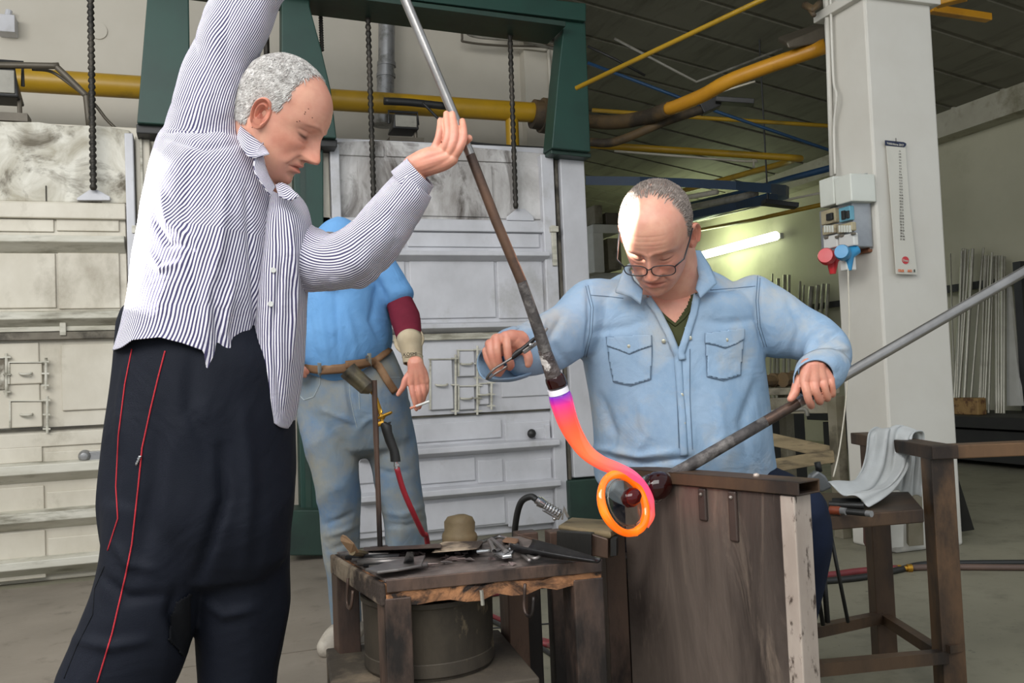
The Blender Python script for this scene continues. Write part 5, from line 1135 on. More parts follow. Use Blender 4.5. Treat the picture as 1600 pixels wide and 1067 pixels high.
# ================================================================ man in the striped shirt
def joined(name, parts, parent, mats=(M_skin,)):
    s = Soup()
    for V, Fc, c in parts: s.add(V, Fc, c)
    V, Fc, c = s.arrays(); o = mesh_object(name, V, Fc, mats[0], parent, col=c); return recalc(o)
def fingers_fused(specs, palm, vox=.0017, redden=None):
    s = Soup()
    for pts, rad in specs: s.chain([at(*p) for p in pts], rad, 14, 5)
    for pts, rad in palm: s.chain([at(*p) for p in pts], rad, 16, 5)
    V, Fc = fuse(s, vox, 3, .5); col = np.ones(V.shape); n = mnoise
    col[:, 1] *= .95; col[:, 2] *= .93
    for i, p in enumerate(V): q = .5+.5*n.noise(Vector(p)*45); col[i, 1] *= 1-.16*q; col[i, 2] *= 1-.16*q
    return V, Fc, col
def Z(ox, oy, s, D):      # zoomed-crop coordinates -> photograph pixel + depth
    return lambda x, y, dd=0: (ox+x/s, oy+y/s, D+dd)
def posed_head(parent, cpx, cpy, D, fwd, up, scale=1.0, ears=(1, -1), ear_fwd=0.0, hairmask=None, **k):
    B = basis(fwd, up); C = np.array(at(cpx, cpy, D)[:]); P, Fc, col = head_mesh(**k)
    if hairmask is not None: w_ = hairmask[0](P)[:, None]; col = col*(1-w_)+col*np.array(hairmask[1])*w_
    parts = [(P@B*scale+C, Fc, col)]
    for s_ in ears: V, Fe, ce_ = ear_mesh(s_, fwd=ear_fwd); parts.append((V@B*scale+C, Fe, ce_))
    return parts, (P, Fc), B, C, scale
def maskA(c):
    x, y, z_ = c.T; ax = abs(x); line = .062-.035*smooth01((ax-.028)/.03)*0
    top = smooth01((.034-y+.0*z_)/.02)*smooth01((z_-.040)/.01)
    side = smooth01((.030-y)/.010)*smooth01((z_-.022-.0*y)/.006)*(ax > .045); back = smooth01((-.020-y)/.01)*smooth01((z_+.035)/.01)
    return np.clip(np.maximum(np.maximum(top*.9, side), back), 0, 1)*(1-.0*ax)
def maskB(c):
    x, y, z_ = c.T; ax = abs(x)
    top = smooth01((.030-y)/.03)*smooth01((z_-.05)/.02)*.6
    side = smooth01((.028-y)/.012)*smooth01((z_-.016)/.01)*(ax > .05)*.9; back = smooth01((-.03-y)/.01)*smooth01((z_+.04)/.01)
    return np.clip(np.maximum(np.maximum(top, side), back), 0, 1)
pA = empty('person', (at(300, 600, 1.8).x, at(300, 600, 1.8).y, 0)); tag(pA, 'person in blue-striped open shirt and navy tracksuit trousers raising a rod', 'person')
fA = cw(math.cos(math.radians(33))*math.cos(math.radians(5)), -math.sin(math.radians(33)), math.cos(math.radians(33))*math.sin(math.radians(5)))
uA = cw(.54, .83, .10)
partsA, HA, BA, CA, sA = posed_head(pA, 432, 190, 1.80, fA, uA, 1.0, jowl=.6, nose=1.1, eye_open=.0026, ear_fwd=.012, hairmask=(maskA, (.75, 1.35, 1.85)))
partsA.append((*Soup().loft([(392, 165, 470, 235, 1.81, .05), (385, 195, 452, 262, 1.81, .055), (378, 225, 440, 292, 1.82, .06), (365, 255, 432, 330, 1.84, .07)], 20, 32).arrays()[:2], None))
core = Soup().loft([(262, 225, 395, 250, 1.83, .08), (245, 320, 410, 350, 1.83, .1), (225, 420, 405, 440, 1.83, .11), (205, 540, 420, 560, 1.83, .11)], 14, 24)
core.loft([(275, 215, 370, 225, 1.83, .05), (300, 110, 380, 140, 1.82, .045), (355, -20, 425, 0, 1.8, .04), (395, -80, 440, -50, 1.79, .035), (470, -130, 490, -100, 1.78, .028), (535, -165, 545, -140, 1.77, .022)], 24, 20)
core.loft([(440, 360, 440, 440, 1.87, .04), (520, 390, 530, 435, 1.83, .035), (575, 365, 600, 400, 1.8, .03), (622, 290, 650, 318, 1.79, .023), (646, 262, 664, 282, 1.78, .018)], 24, 20)
partsA.append((*core.arrays()[:2], None))
z = Z(620, 150, 7.62, 1.775)
r8 = .0085
partsA.append(fingers_fused(
    [([z(640, 770), z(735, 640, -.012), z(790, 520, -.012), z(792, 400, -.004), z(780, 300, .008)], [.0105, .0088, .0085, .0078, .0066]),
     ([z(590, 740), z(665, 600, -.014), z(690, 470, -.012), z(675, 330, -.002), z(662, 215, .008)], [.0105, .0092, .0088, .0080, .0066]),
     ([z(530, 700), z(590, 570, -.012), z(612, 450, -.010), z(598, 320, -.002), z(590, 212, .008)], [.0105, .0090, .0086, .0078, .0064]),
     ([z(450, 640), z(490, 530, -.004), z(512, 430, -.004), z(518, 360, .002), z(517, 290, .008)], [.0098, .0082, .0078, .0072, .0060]),
     ([z(400, 780, .018), z(560, 700, .032), z(700, 600, .03), z(800, 540, .018), z(858, 505, .006)], [.014, .012, .0105, .0098, .0078])],
    [([z(190, 830, .008), z(330, 740, .0), z(450, 660), z(470, 620, -.002)], [.021, .019, .013, .010]),
     ([z(200, 840, .008), z(380, 740, -.002), z(530, 690, -.004)], [.022, .019, .013]),
     ([z(210, 850, .008), z(400, 790, -.002), z(600, 730, -.004)], [.022, .019, .013]),
     ([z(230, 870, .008), z(420, 830, .002), z(560, 800, .0), z(660, 755, -.004)], [.021, .018, .015, .012]),
     ([z(165, 1000, .010), z(190, 930, .010), z(215, 850, .008)], [.022, .023, .022]),
     ([z(230, 850, .015), z(400, 770, .020), z(560, 760, .015)], [.018, .017, .014])]))
zh = Z(560, -165, 1.0, 1.77)   # upper hand above the frame, closed around the rod
ax0 = at(560, -170, 1.785); hp = []
partsA.append(fingers_fused([([(545, -150-9*i, 1.76), (566, -158-9*i, 1.745), (580, -166-9*i, 1.77), (571, -166-9*i, 1.80)], [.0095, .009, .0085, .0075]) for i in range(4)]+[([(540, -165, 1.79), (553, -185, 1.81), (572, -195, 1.80)], [.012, .010, .008])],
    [([(520, -140, 1.77), (540, -155, 1.77), (548, -168, 1.765)], [.022, .02, .018]), ([(522, -145, 1.77), (546, -180, 1.765)], [.02, .014])]))
partsA = [(V, Fc, np.ones((len(V), 3)) if c is None else c) for V, Fc, c in partsA]
joined('body', partsA, pA)
# hair: short grey, receding
M_hairg = hair_mat('short_grey_hair', '#cfccc8', '#96918c')
P, Fc = HA
flowA = lambda p: np.array([p[0]*2, -.25-1.0*(p[1] < -.05)*0, -.55 if p[2] < .1 else -.1])+np.array([0, .35 if p[2] > .09 else 0, 0])
Vh, Fh = hair_strands(P, Fc, maskA, 20000, .011, flowA, .00042, 1, .12)
mesh_object('hair', Vh@BA+CA, Fh, M_hairg, pA)
# moles as tiny dark specks
hv = bvh((partsA[0][0], partsA[0][1]))
m = MB()
for x, y in ((477, 175), (488, 184), (476, 178), (464, 190), (482, 170), (468, 189), (394, 199)): 
    p = snap(hv, x, y, .0); 
    if p: m.lathe([(.0, .0008), (.0011, .0004), (.0011, -.001)], p, -ray(x, y).normalized(), 8)
m.build('moles', pm('mole_brown', '#5a3428', rough=.6, bs=0), pA, smooth=True)['kind'] = 'stuff'
m = MB(); z = Z(620, 150, 7.62, 1.766); m.tube([at(*z(547+i*9, 538+i*5.5+(3 if i > 4 else 0), (-.002 if 0 < i < 8 else .008))) for i in range(9)], .0013, 8); m.build('gold_ring', M_brass, pA, smooth=True)
# shirt
hem_pts = np.array([(150, 560), (188, 542), (205, 531), (250, 527), (285, 536), (318, 548), (322, 574), (345, 588), (372, 600), (391, 614), (398, 590), (404, 565), (430, 560)], float)
hem = lambda x: float(np.interp(x, hem_pts[:, 0], hem_pts[:, 1]))
strk = [([(300, 240), (290, 330), (300, 420), (322, 545)], 7, -0.0060), ([(350, 280), (345, 380), (322, 470), (322, 550)], 9, 0.0090), ([(385, 300), (392, 400), (400, 500), (396, 600)], 5, -0.0075),
        ([(250, 300), (262, 350), (300, 372)], 6, 0.0075), ([(240, 340), (262, 380), (290, 385)], 5, -0.0075), ([(232, 390), (250, 420), (285, 410)], 5, 0.0060), ([(365, 440), (350, 520), (372, 595)], 6, 0.0075), ([(330, 440), (340, 520), (345, 585)], 5, -0.0075),
        ([(260, 215), (320, 232), (385, 222)], 5, -0.0060)]
sh = empty('shirt', pA.location); sh.parent = pA; sh.location = (0, 0, 0)
bpy.data.objects.remove(sh)
A1 = striped_loft([(268, 196, 384, 214, 1.81, .05), (254, 215, 405, 232, 1.81, .085), (247, 245, 418, 262, 1.81, .11), (240, 278, 426, 300, 1.81, .12), (232, 320, 428, 350, 1.81, .125), (222, 380, 426, 405, 1.81, .13), (212, 440, 420, 460, 1.81, .135), (202, 495, 412, 510, 1.81, .14), (190, 540, 404, 560, 1.81, .145)],
                  150, 220, 132, hem=hem, vshear=([0, .2, .45, .8, 1], [28, 16, 4, 0, 0]), amp=.006, strokes=strk)
A2 = striped_loft([(250, 232, 402, 236, 1.80, .075), (256, 205, 388, 214, 1.80, .075), (272, 160, 382, 180, 1.79, .07), (288, 112, 388, 138, 1.79, .066), (308, 60, 402, 88, 1.785, .06), (336, 0, 434, 14, 1.78, .056), (362, -60, 462, -30, 1.78, .055), (392, -120, 478, -62, 1.775, .052), (448, -155, 496, -95, 1.77, .042), (505, -172, 528, -128, 1.77, .034)],
                  150, 150, 84, vshear=([0, .5, 1], [0, 9, 22]), amp=.009, wseed=5, wscale=11, strokes=[([(300, 215), (330, 150), (380, 60)], 5, -0.0075), ([(360, 215), (372, 150), (400, 90)], 5, -0.0090), ([(270, 210), (300, 140), (330, 60)], 5, 0.0060), ([(395, 20), (370, 120), (340, 200)], 5, 0.0075)])
A3 = striped_loft([(428, 335, 425, 470, 1.86, .08), (475, 346, 474, 458, 1.85, .075), (517, 362, 530, 456, 1.83, .07), (552, 346, 578, 442, 1.81, .065), (580, 312, 618, 398, 1.79, .055), (606, 282, 650, 344, 1.785, .046), (626, 258, 670, 306, 1.78, .04)],
                  150, 150, 76, vshear=([0, .5, 1], [0, 6, 10]), amp=.010, wseed=9, wscale=13, strokes=[([(480, 380), (520, 395), (545, 365)], 5, -0.0105), ([(478, 400), (530, 420), (575, 375)], 5, 0.0090), ([(478, 425), (540, 432), (590, 400)], 4, -0.0090), ([(500, 370), (530, 378), (560, 345)], 5, 0.0075), ([(590, 380), (610, 340), (620, 300)], 4, -0.0060), ([(570, 430), (605, 395), (640, 345)], 4, 0.0060)])
A4 = striped_loft([(425, 292, 462, 306, 1.80, .03), (422, 318, 480, 340, 1.81, .06), (414, 370, 484, 392, 1.82, .075), (408, 430, 477, 445, 1.82, .08), (404, 500, 474, 510, 1.82, .08), (405, 560, 470, 572, 1.82, .08), (414, 605, 462, 628, 1.82, .075), (430, 644, 453, 668, 1.82, .065)],
                  120, 120, 56, vshear=([0, 1], [0, 4]), amp=.004, wseed=14, strokes=[([(430, 330), (440, 420), (425, 520), (440, 640)], 5, -0.0075), ([(455, 350), (462, 450), (455, 560)], 5, 0.0075)])
for nm, A in (('shirt_body', A1), ('shirt_sleeve', A2), ('shirt_sleeve', A3), ('shirt_front', A4)):
    o = mesh_object(nm, A[0], A[1], M_stripe, pA, uv=A[2], solid=.0015)
# cuff and collar
A5 = striped_loft([(612, 268, 660, 325, 1.78, .044), (624, 258, 668, 308, 1.778, .042), (637, 247, 677, 291, 1.775, .038)], 24, 100, 66, amp=.0008, vshear=([0, 1], [0, 3]))
mesh_object('cuff', A5[0], A5[1], M_stripe, pA, uv=A5[2], solid=.003, solid_off=1)
tr = bvh(A5[:2], A1[:2], A4[:2], A2[:2])
def flap(name, inner, outer, mat, parent, n=16, su=20, lift=.004):
    I = spline([at(*p) for p in inner], n); O = spline([at(*p) for p in outer], n); k = min(len(I), len(O)); rows = []
    for i in range(k): rows.append([I[i].lerp(O[i], j/6)-FW*lift*math.sin(math.pi*j/6) for j in range(7)])
    V = np.array([p[:] for r in rows for p in r]); Fc = grid_faces(k, 7, False); uv = []
    for i in range(k-1):
        for j in range(6): uv += [(i/k*su*.2+j*su/14, 0), (i/k*su*.2+(j+1)*su/14, 0), ((i+1)/k*su*.2+(j+1)*su/14, 1), ((i+1)/k*su*.2+j*su/14, 1)]
    return mesh_object(name, V, Fc, mat, parent, uv=uv, solid=.003)
flap('collar', [(376, 196, 1.74), (392, 210, 1.735), (410, 225, 1.73), (419, 236, 1.73)], [(370, 216, 1.715), (384, 240, 1.70), (398, 246, 1.70), (421, 240, 1.715)], M_stripe, pA)
flap('collar', [(412, 222, 1.735), (413, 248, 1.73), (420, 272, 1.73), (431, 292, 1.735)], [(400, 240, 1.705), (398, 266, 1.70), (412, 290, 1.705), (424, 306, 1.715)], M_stripe, pA, su=26)
flap('collar', [(430, 288, 1.77), (440, 285, 1.765), (452, 290, 1.76)], [(436, 306, 1.735), (452, 312, 1.73), (467, 306, 1.735)], M_stripe, pA)
m = MB()
for x, y in ((649, 296), (662, 308), (427, 422), (423, 475), (454, 309)):
    p = snap(tr, x, y, .003)
    if p: m.lathe([(.0, .0015), (.0048, .0018), (.0055, .0008), (.0055, -.001)], p, -ray(x, y).normalized(), 14)
m.build('buttons', M_plw, pA, smooth=.6)['kind'] = 'stuff'
# trousers
s = Soup(); s.loft([(192, 505, 430, 520, 1.82, .12), (186, 545, 455, 565, 1.82, .135), (176, 620, 456, 640, 1.82, .145), (164, 700, 454, 720, 1.82, .15), (157, 780, 453, 800, 1.82, .15), (165, 850, 452, 870, 1.82, .12)], 40, 48, .95)
s.loft([(160, 780, 345, 800, 1.79, .12), (163, 850, 330, 868, 1.78, .115), (152, 915, 312, 930, 1.77, .11), (134, 965, 296, 990, 1.76, .105), (96, 1067, 266, 1068, 1.75, .1), (50, 1200, 190, 1200, 1.76, .085), (20, 1310, 130, 1310, 1.78, .075)], 40, 36)
s.loft([(290, 780, 453, 800, 1.86, .12), (302, 860, 453, 880, 1.86, .115), (310, 940, 454, 950, 1.86, .11), (317, 1010, 446, 1010, 1.86, .1), (320, 1067, 434, 1067, 1.86, .09), (322, 1180, 420, 1180, 1.88, .08), (325, 1290, 410, 1290, 1.9, .07)], 40, 36)
V, Fc = fuse(s, .007, 4, .5); V = wrinkle(V, Fc, .014, 4, (1, 1, .5), 3)
V = sculpt(V, Fc, [([(345, 700), (350, 780), (308, 905)], 9, -0.0180), ([(250, 640), (240, 760), (215, 900)], 14, -0.0090), ([(300, 560), (295, 640), (330, 720)], 12, -0.0090), ([(180, 850), (200, 880), (240, 890)], 8, 0.0090), ([(160, 900), (200, 935), (260, 930)], 8, -0.0090), ([(320, 940), (350, 960), (400, 950)], 8, 0.0090),
                   ([(200, 560), (190, 620), (185, 700)], 8, 0.0075), ([(380, 640), (390, 760), (380, 900)], 12, 0.0090), ([(120, 1000), (170, 1010), (230, 1000)], 8, 0.0090), ([(275, 925), (268, 960), (285, 1010)], 10, -0.0180)])
mesh_object('trousers', V, Fc, M_navyc, pA); tr = bvh((V, Fc))
m = MB(); seam(m, tr, [(258, 548), (247, 590), (235, 640), (222, 700), (216, 760), (206, 850), (196, 900), (175, 990), (152, 1066)], .0016, .001)
m.build('piping', M_redpip, pA, smooth=True)
m = MB(); seam(m, tr, [(206, 545), (195, 600), (185, 680), (181, 760), (184, 810), (168, 860)], .0014, .001); m.build('piping', M_redpip, pA, smooth=True)
m = MB(); seam(m, tr, [(163, 885), (148, 920), (145, 960), (120, 1010), (100, 1060)], .0012, .0005); m.build('side_seam', M_blackc, pA, smooth=True)
V2, F2 = patch(tr, [(290, 932), (300, 925), (297, 960), (298, 1000), (288, 1028), (275, 1012), (262, 1000), (266, 965), (275, 940)], .004); mesh_object('torn_hole', V2, F2, M_blackc, pA, solid=.002)
V2, F2 = patch(tr, [(217, 712), (222, 712), (214, 728), (211, 728)], .004, 1.5); mesh_object('zip_pull', V2, F2, M_chrome, pA, solid=.002) if len(V2) else None
for a, b in (((15, 1345, 1.79), (125, 1352, 1.66)), ((330, 1310, 1.9), (430, 1330, 1.8))):
    h = at(*a); q = at(*b); h.z = q.z = 0; s = Soup(); s.chain([h+Vector((0, 0, .045)), h.lerp(q, .5)+Vector((0, 0, .04)), q+Vector((0, 0, .03))], [.045, .046, .03]); V, Fc = fuse(s, .006); V[:, 2] = np.maximum(V[:, 2], .007); mesh_object('shoe', V, Fc, M_black, pA)

# ================================================================ seated man in denim
pB = empty('person', (at(1060, 740, 2.3).x, at(1060, 740, 2.3).y, 0)); tag(pB, 'seated person in light denim shirt and glasses shaping hot glass with shears', 'person')
fB = cw(-.27, -.68, .66); uB = cw(-.25, .70, .70)
partsB, HB, BB, CB, sB = posed_head(pB, 1027, 374, 2.08, fB, uB, 1.04, jowl=.35, nose=1.0, hairmask=(maskB, (.5, .7, .8)))
partsB.append((*Soup().loft([(1000, 400, 1085, 385, 2.14, .055), (1003, 430, 1092, 420, 2.17, .06), (998, 455, 1100, 450, 2.2, .065), (985, 485, 1115, 480, 2.22, .07)], 20, 32).arrays()[:2], None))
core = Soup().loft([(985, 470, 1115, 470, 2.25, .09), (960, 500, 1150, 505, 2.27, .095), (950, 600, 1165, 605, 2.28, .11), (955, 735, 1175, 735, 2.28, .12)], 14, 24)
core.loft([(950, 455, 945, 540, 2.26, .05), (890, 485, 895, 555, 2.2, .042), (850, 505, 860, 562, 2.13, .035), (815, 520, 830, 572, 2.07, .028), (800, 530, 812, 570, 2.03, .025)], 20, 20)
core.loft([(1160, 450, 1160, 540, 2.26, .05), (1230, 480, 1215, 545, 2.25, .045), (1285, 520, 1265, 548, 2.2, .035), (1300, 560, 1272, 566, 2.13, .022), (1290, 580, 1268, 582, 2.08, .018)], 20, 20)
partsB.append((*core.arrays()[:2], None))
z = Z(740, 480, 7.62, 1.962)
partsB.append(fingers_fused(
    [([z(390, 340), z(400, 470, -.012), z(415, 600, -.010), z(445, 680, .0), z(430, 720, .012)], [.0105, .0095, .009, .0085, .0075]),
     ([z(270, 370), z(275, 500, -.012), z(290, 620, -.008), z(320, 710, .004), z(350, 735, .016)], [.0105, .0095, .009, .0082, .0072]),
     ([z(190, 430), z(205, 540, -.008), z(235, 650, -.004), z(285, 745, .006), z(330, 770, .018)], [.010, .009, .0085, .008, .0068]),
     ([z(145, 520, .004), z(165, 610, .0), z(205, 690, .002), z(260, 780, .012), z(310, 800, .022)], [.009, .008, .0076, .007, .0062]),
     ([z(500, 400, .012), z(570, 480, .016), z(640, 560, .014), z(655, 640, .010), z(650, 680, .008)], [.014, .0115, .0105, .010, .008])],
    [([z(540, 400, .035), z(440, 360, .01), z(380, 350, .002)], [.024, .018, .013]), ([z(540, 420, .035), z(400, 400, .012), z(270, 380, .004)], [.024, .018, .013]),
     ([z(540, 440, .035), z(340, 450, .016), z(195, 440, .006)], [.024, .017, .012]), ([z(540, 460, .035), z(330, 500, .02), z(155, 520, .010)], [.022, .016, .010]), ([z(560, 420, .06), z(530, 430, .035), z(520, 430, .02)], [.025, .022, .016])]))
z = Z(1200, 540, 8.893, 2.03)
partsB.append(fingers_fused(
    [([z(500, 480), z(530, 610, -.014), z(560, 740, -.012), z(595, 820, .0), z(600, 830, .014), z(580, 760, .026)], [.0105, .0098, .0092, .0088, .008, .007]),
     ([z(640, 460), z(655, 590, -.014), z(690, 700, -.010), z(720, 770, .0), z(715, 770, .014), z(690, 700, .024)], [.0108, .0100, .0094, .009, .008, .007]),
     ([z(760, 450), z(780, 560, -.010), z(805, 660, -.006), z(825, 725, .002), z(815, 730, .014), z(790, 660, .024)], [.0102, .0094, .0088, .0084, .0078, .007]),
     ([z(860, 430, .004), z(880, 520, -.004), z(895, 610, .0), z(900, 670, .006), z(890, 680, .016), z(870, 620, .024)], [.009, .0082, .0078, .0074, .0068, .006]),
     ([z(440, 470, .01), z(400, 560, .008), z(375, 640, .004), z(340, 705, .002), z(312, 740, .0)], [.0125, .0115, .0105, .0095, .0078])],
    [([z(570, 300, .008), z(530, 400, .001), z(505, 500, -.004)], [.022, .0155, .0115]), ([z(620, 300, .006), z(635, 400, -.001), z(648, 500, -.007)], [.022, .0155, .0115]), ([z(680, 310, .008), z(720, 400, .001), z(768, 490, -.004)], [.022, .0155, .0110]),
     ([z(720, 340, .012), z(800, 400, .006), z(868, 470, .001)], [.019, .0145, .0100]), ([z(655, 270, .045), z(640, 300, .02), z(625, 350, .012)], [.018, .021, .022])]))
partsB = [(V, Fc, np.ones((len(V), 3)) if c is None else c) for V, Fc, c in partsB]
joined('body', partsB, pB)
M_hairb = hair_mat('thin_dark_grey_hair', '#a3978e', '#6a5e56')
P, Fc = HB
flowB = lambda p: np.array([p[0]*1.5, -1.0, -.25-.6*(p[2] < .06)])
Vh, Fh = hair_strands(P, Fc, maskB, 7000, .020, flowB, .0005, 2, .05, .05)
mesh_object('hair', (Vh@BB)*sB+CB, Fh, M_hairb, pB)
hv = bvh((partsB[0][0], partsB[0][1]))
# glasses: a thing worn, child of the person
M_frame = pm('black_glasses_frame', '#17161a', rough=.3, bs=0)
def facept(x, y, off):
    p = snap(hv, x, y, off); return p
hp3 = lambda x, y, z_: Vector(np.array([x, y, z_])@BB*sB+CB)
gl = empty('glasses', hp3(0, .1, 0)-pB.location); gl.parent = pB
def lens(sd):
    out = []
    for i in range(32):
        a = i*2*math.pi/32; c, s_ = math.cos(a), math.sin(a); x = 0.0255*math.copysign(abs(c)**.65, c); zl = .0140*math.copysign(abs(s_)**.75, s_)*(1.15 if s_ < 0 else .85)
        out.append(hp3(sd*(.0305+x), .107-.10*abs(.0305+x)**1.5*4, -.002+zl))
    return out
M_lens = glassmat('lens_glass', '#f4f6f6', .02, 1, 1.05)
for sd in (1, -1):
    L = lens(sd)
    m = MB(); m.tube(L+[L[0], L[1]], .0013, 8); fr = m.build('frame', M_frame, gl, smooth=True)
    m = MB(); c = sum(L, Vector())/len(L); m.add([c]+L, [(0, i+1, (i+1) % len(L)+1) for i in range(len(L))]); m.build('lens', M_lens, gl, solid=.0008)
    m = MB(); m.tube([L[2], hp3(sd*.073, .085, .012), hp3(sd*.079, .03, .022), hp3(sd*.081, .0, .028), hp3(sd*.08, -.02, .018)], [.0016, .0018, .0018, .0014, .0012], 8); m.build('temple', M_frame, gl, smooth=True)
m = MB(); m.tube(spline([lens(1)[14], hp3(.0, .112, .004), lens(-1)[14]], 5), .0014, 8); m.build('bridge', M_frame, gl, smooth=True)
# denim shirt
s = Soup(); s.loft([(985, 436, 1118, 432, 2.24, .075), (945, 447, 1158, 446, 2.25, .10), (922, 470, 1180, 470, 2.255, .125), (912, 510, 1190, 515, 2.255, .135), (912, 560, 1192, 565, 2.255, .14), (922, 620, 1198, 630, 2.255, .15), (928, 680, 1204, 690, 2.255, .16), (930, 745, 1212, 745, 2.27, .16)], 44, 56, .93)
s.loft([(975, 440, 970, 555, 2.25, .06), (930, 436, 930, 570, 2.24, .072), (905, 446, 908, 560, 2.21, .066), (873, 478, 880, 574, 2.16, .058), (840, 494, 855, 582, 2.10, .052), (812, 505, 832, 588, 2.05, .048), (796, 513, 814, 590, 2.03, .045)], 36, 32)
s.loft([(1130, 445, 1130, 555, 2.25, .06), (1178, 428, 1178, 550, 2.25, .072), (1212, 445, 1198, 556, 2.245, .07), (1262, 480, 1236, 560, 2.23, .062), (1302, 505, 1258, 566, 2.2, .058), (1326, 535, 1254, 566, 2.15, .055), (1329, 562, 1247, 572, 2.115, .048), (1324, 574, 1247, 577, 2.10, .042)], 40, 32)
V, Fc = fuse(s, .0055, 3, .5); V = wrinkle(V, Fc, .0065, 6, (1, 1, .6), 21)
V = sculpt(V, Fc, [([(918, 445), (922, 500), (914, 560)], 4, -0.0090), ([(1184, 430), (1182, 490), (1194, 545)], 4, -0.0090), ([(880, 490), (860, 530), (885, 565)], 6, -0.0090), ([(850, 500), (840, 540), (850, 575)], 5, 0.0090), ([(1230, 470), (1250, 510), (1240, 550)], 6, -0.0075), ([(1310, 520), (1275, 535), (1258, 556)], 4, -0.0180), ([(1322, 545), (1285, 552), (1262, 566)], 4, 0.0120),
                   ([(940, 620), (960, 680), (950, 720)], 7, -0.0090), ([(1180, 600), (1160, 660), (1170, 720)], 8, -0.0090), ([(1000, 620), (1010, 680), (990, 720)], 8, 0.0075), ([(1120, 620), (1130, 680), (1100, 720)], 8, 0.0075), ([(930, 700), (1000, 712), (1060, 705)], 5, 0.0105), ([(950, 715), (1010, 725), (1080, 715)], 4, -0.0105),
                   ([(925, 520), (980, 510), (1010, 500)], 6, -0.0060), ([(1180, 500), (1130, 505), (1100, 500)], 6, -0.0060), ([(1059, 555), (1063, 630), (1066, 700)], 3, -0.0045), ([(1072, 550), (1076, 630), (1079, 700)], 9, 0.0045)])
shirtB = (V, Fc); tB = bvh((V, Fc))
x, y, zz = proj(V); Vpoly = [(985, 425), (1004, 455), (1030, 490), (1048, 525), (1059, 553), (1072, 520), (1083, 487), (1088, 455), (1092, 425), (1090, 380), (1000, 380)]
nr = normals(V, Fc); front = ((V-CAMn)*nr).sum(1) < 0; ins = inpoly(x, y, Vpoly) & front
Fk = [f for f in Fc if not all(ins[i] for i in f)]
ribbon(tB, [(1026, 483), (1040, 496), (1055, 508), (1068, 497), (1083, 478), (1090, 455)], .007, -.006, 2).build('neckband', M_olive, pB, smooth=True, solid=.002)
# open cuffs
for (cx, cy), poly in ():
    pass
mesh_object('shirt', V, Fk, M_denim, pB, solid=.002)
V2, F2 = patch(tB, [(985, 425), (1004, 450), (1030, 486), (1048, 522), (1060, 560), (1072, 522), (1088, 487), (1093, 455), (1095, 425), (1082, 455), (1072, 480), (1055, 506), (1035, 490), (1015, 465)], -.008, 2); mesh_object('tshirt', V2, F2, M_olive, pB, solid=.002)
V2, F2 = patch(tB, [(985, 420), (1000, 450), (1030, 486), (1055, 508), (1082, 485), (1092, 455), (1095, 420), (1090, 395), (1000, 395)], -.011, 2)
o = mesh_object('chest', V2, F2, M_skin, pB, col=np.ones(V2.shape)*np.array([1, .9, .87]), solid=.003)
for nm_, pts_ in (('placket', [(1012, 466), (1028, 489), (1045, 522), (1059, 556), (1062, 600), (1066, 650), (1069, 712)]), ('placket', [(1089, 462), (1084, 489), (1073, 524), (1064, 552), (1066, 562)])):
    ribbon(tB, pts_, .017, .0035, 3).build(nm_, M_denim, pB, smooth=True, solid=.003)
# collar flaps
def lerpl(P, n):
    out = []
    for i in range(n+1): f = i/n*(len(P)-1); k = min(int(f), len(P)-2); out.append(P[k].lerp(P[k+1], f-k))
    return out
def flap3(name, I, O, mat, parent, lift=.006, n=10):
    I = lerpl([at(*p) for p in I], n*4); O = lerpl([at(*p) for p in O], n*4); k = min(len(I), len(O)); m = MB()
    m.grid([[I[i].lerp(O[i], j/6)-FW*lift*math.sin(math.pi*j/6) for j in range(7)] for i in range(k)]); return m.build(name, mat, parent, smooth=True, solid=.0035)
flap3('collar', [(992, 405, 2.15), (984, 420, 2.135), (990, 438, 2.125), (1004, 452, 2.115)], [(976, 418, 2.14), (961, 457, 2.12), (986, 464, 2.105), (1001, 476, 2.10)], M_denim, pB)
flap3('collar', [(1080, 392, 2.16), (1088, 412, 2.145), (1092, 432, 2.13), (1087, 452, 2.115)], [(1094, 392, 2.17), (1110, 418, 2.15), (1120, 443, 2.12), (1094, 466, 2.10)], M_denim, pB)
m = MB()
S_ = lambda pts: seam(m, tB, pts, .0011, .0008)
S_([(915, 447), (923, 480), (921, 520), (912, 558)]); S_([(919, 446), (927, 480), (925, 520), (916, 558)]); S_([(1184, 431), (1181, 470), (1184, 510), (1194, 542)]); S_([(1188, 431), (1185, 470), (1188, 510), (1198, 542)])
S_([(922, 461), (950, 463), (974, 466)]); S_([(1110, 453), (1150, 450), (1180, 447)])
S_([(1059, 556), (1058, 620), (1061, 700)]); S_([(1078, 545), (1078, 620), (1082, 702)]); S_([(1028, 490), (1045, 530), (1058, 556)]); S_([(1087, 490), (1078, 530), (1062, 556)])
m.build('stitching', M_denimd, pB)['kind'] = 'stuff'
for body_, flap_ in (([(948, 527), (1018, 524), (1019, 550), (1017, 592), (985, 602), (958, 596), (951, 560)], [(947, 526), (1018, 522), (1019, 540), (1000, 546), (983, 553), (966, 546), (949, 541)]),
                     ([(1103, 521), (1162, 514), (1161, 545), (1157, 586), (1130, 594), (1105, 588), (1103, 555)], [(1102, 520), (1163, 512), (1163, 530), (1148, 538), (1133, 544), (1118, 539), (1102, 536)])):
    V2, F2 = patch(tB, body_, .0025, 2); pk = mesh_object('pocket', V2, F2, M_denim, pB, solid=.002)
    V2, F2 = patch(tB, flap_, .0055, 1.6); mesh_object('pocket_flap', V2, F2, M_denim, pk, solid=.002)
    m = MB(); seam(m, tB, body_+[body_[0]], .0012, .0032); seam(m, tB, flap_[2:]+[flap_[0]], .0013, .006); m.build('stitching', M_denimd, pk)['kind'] = 'stuff'
m = MB()
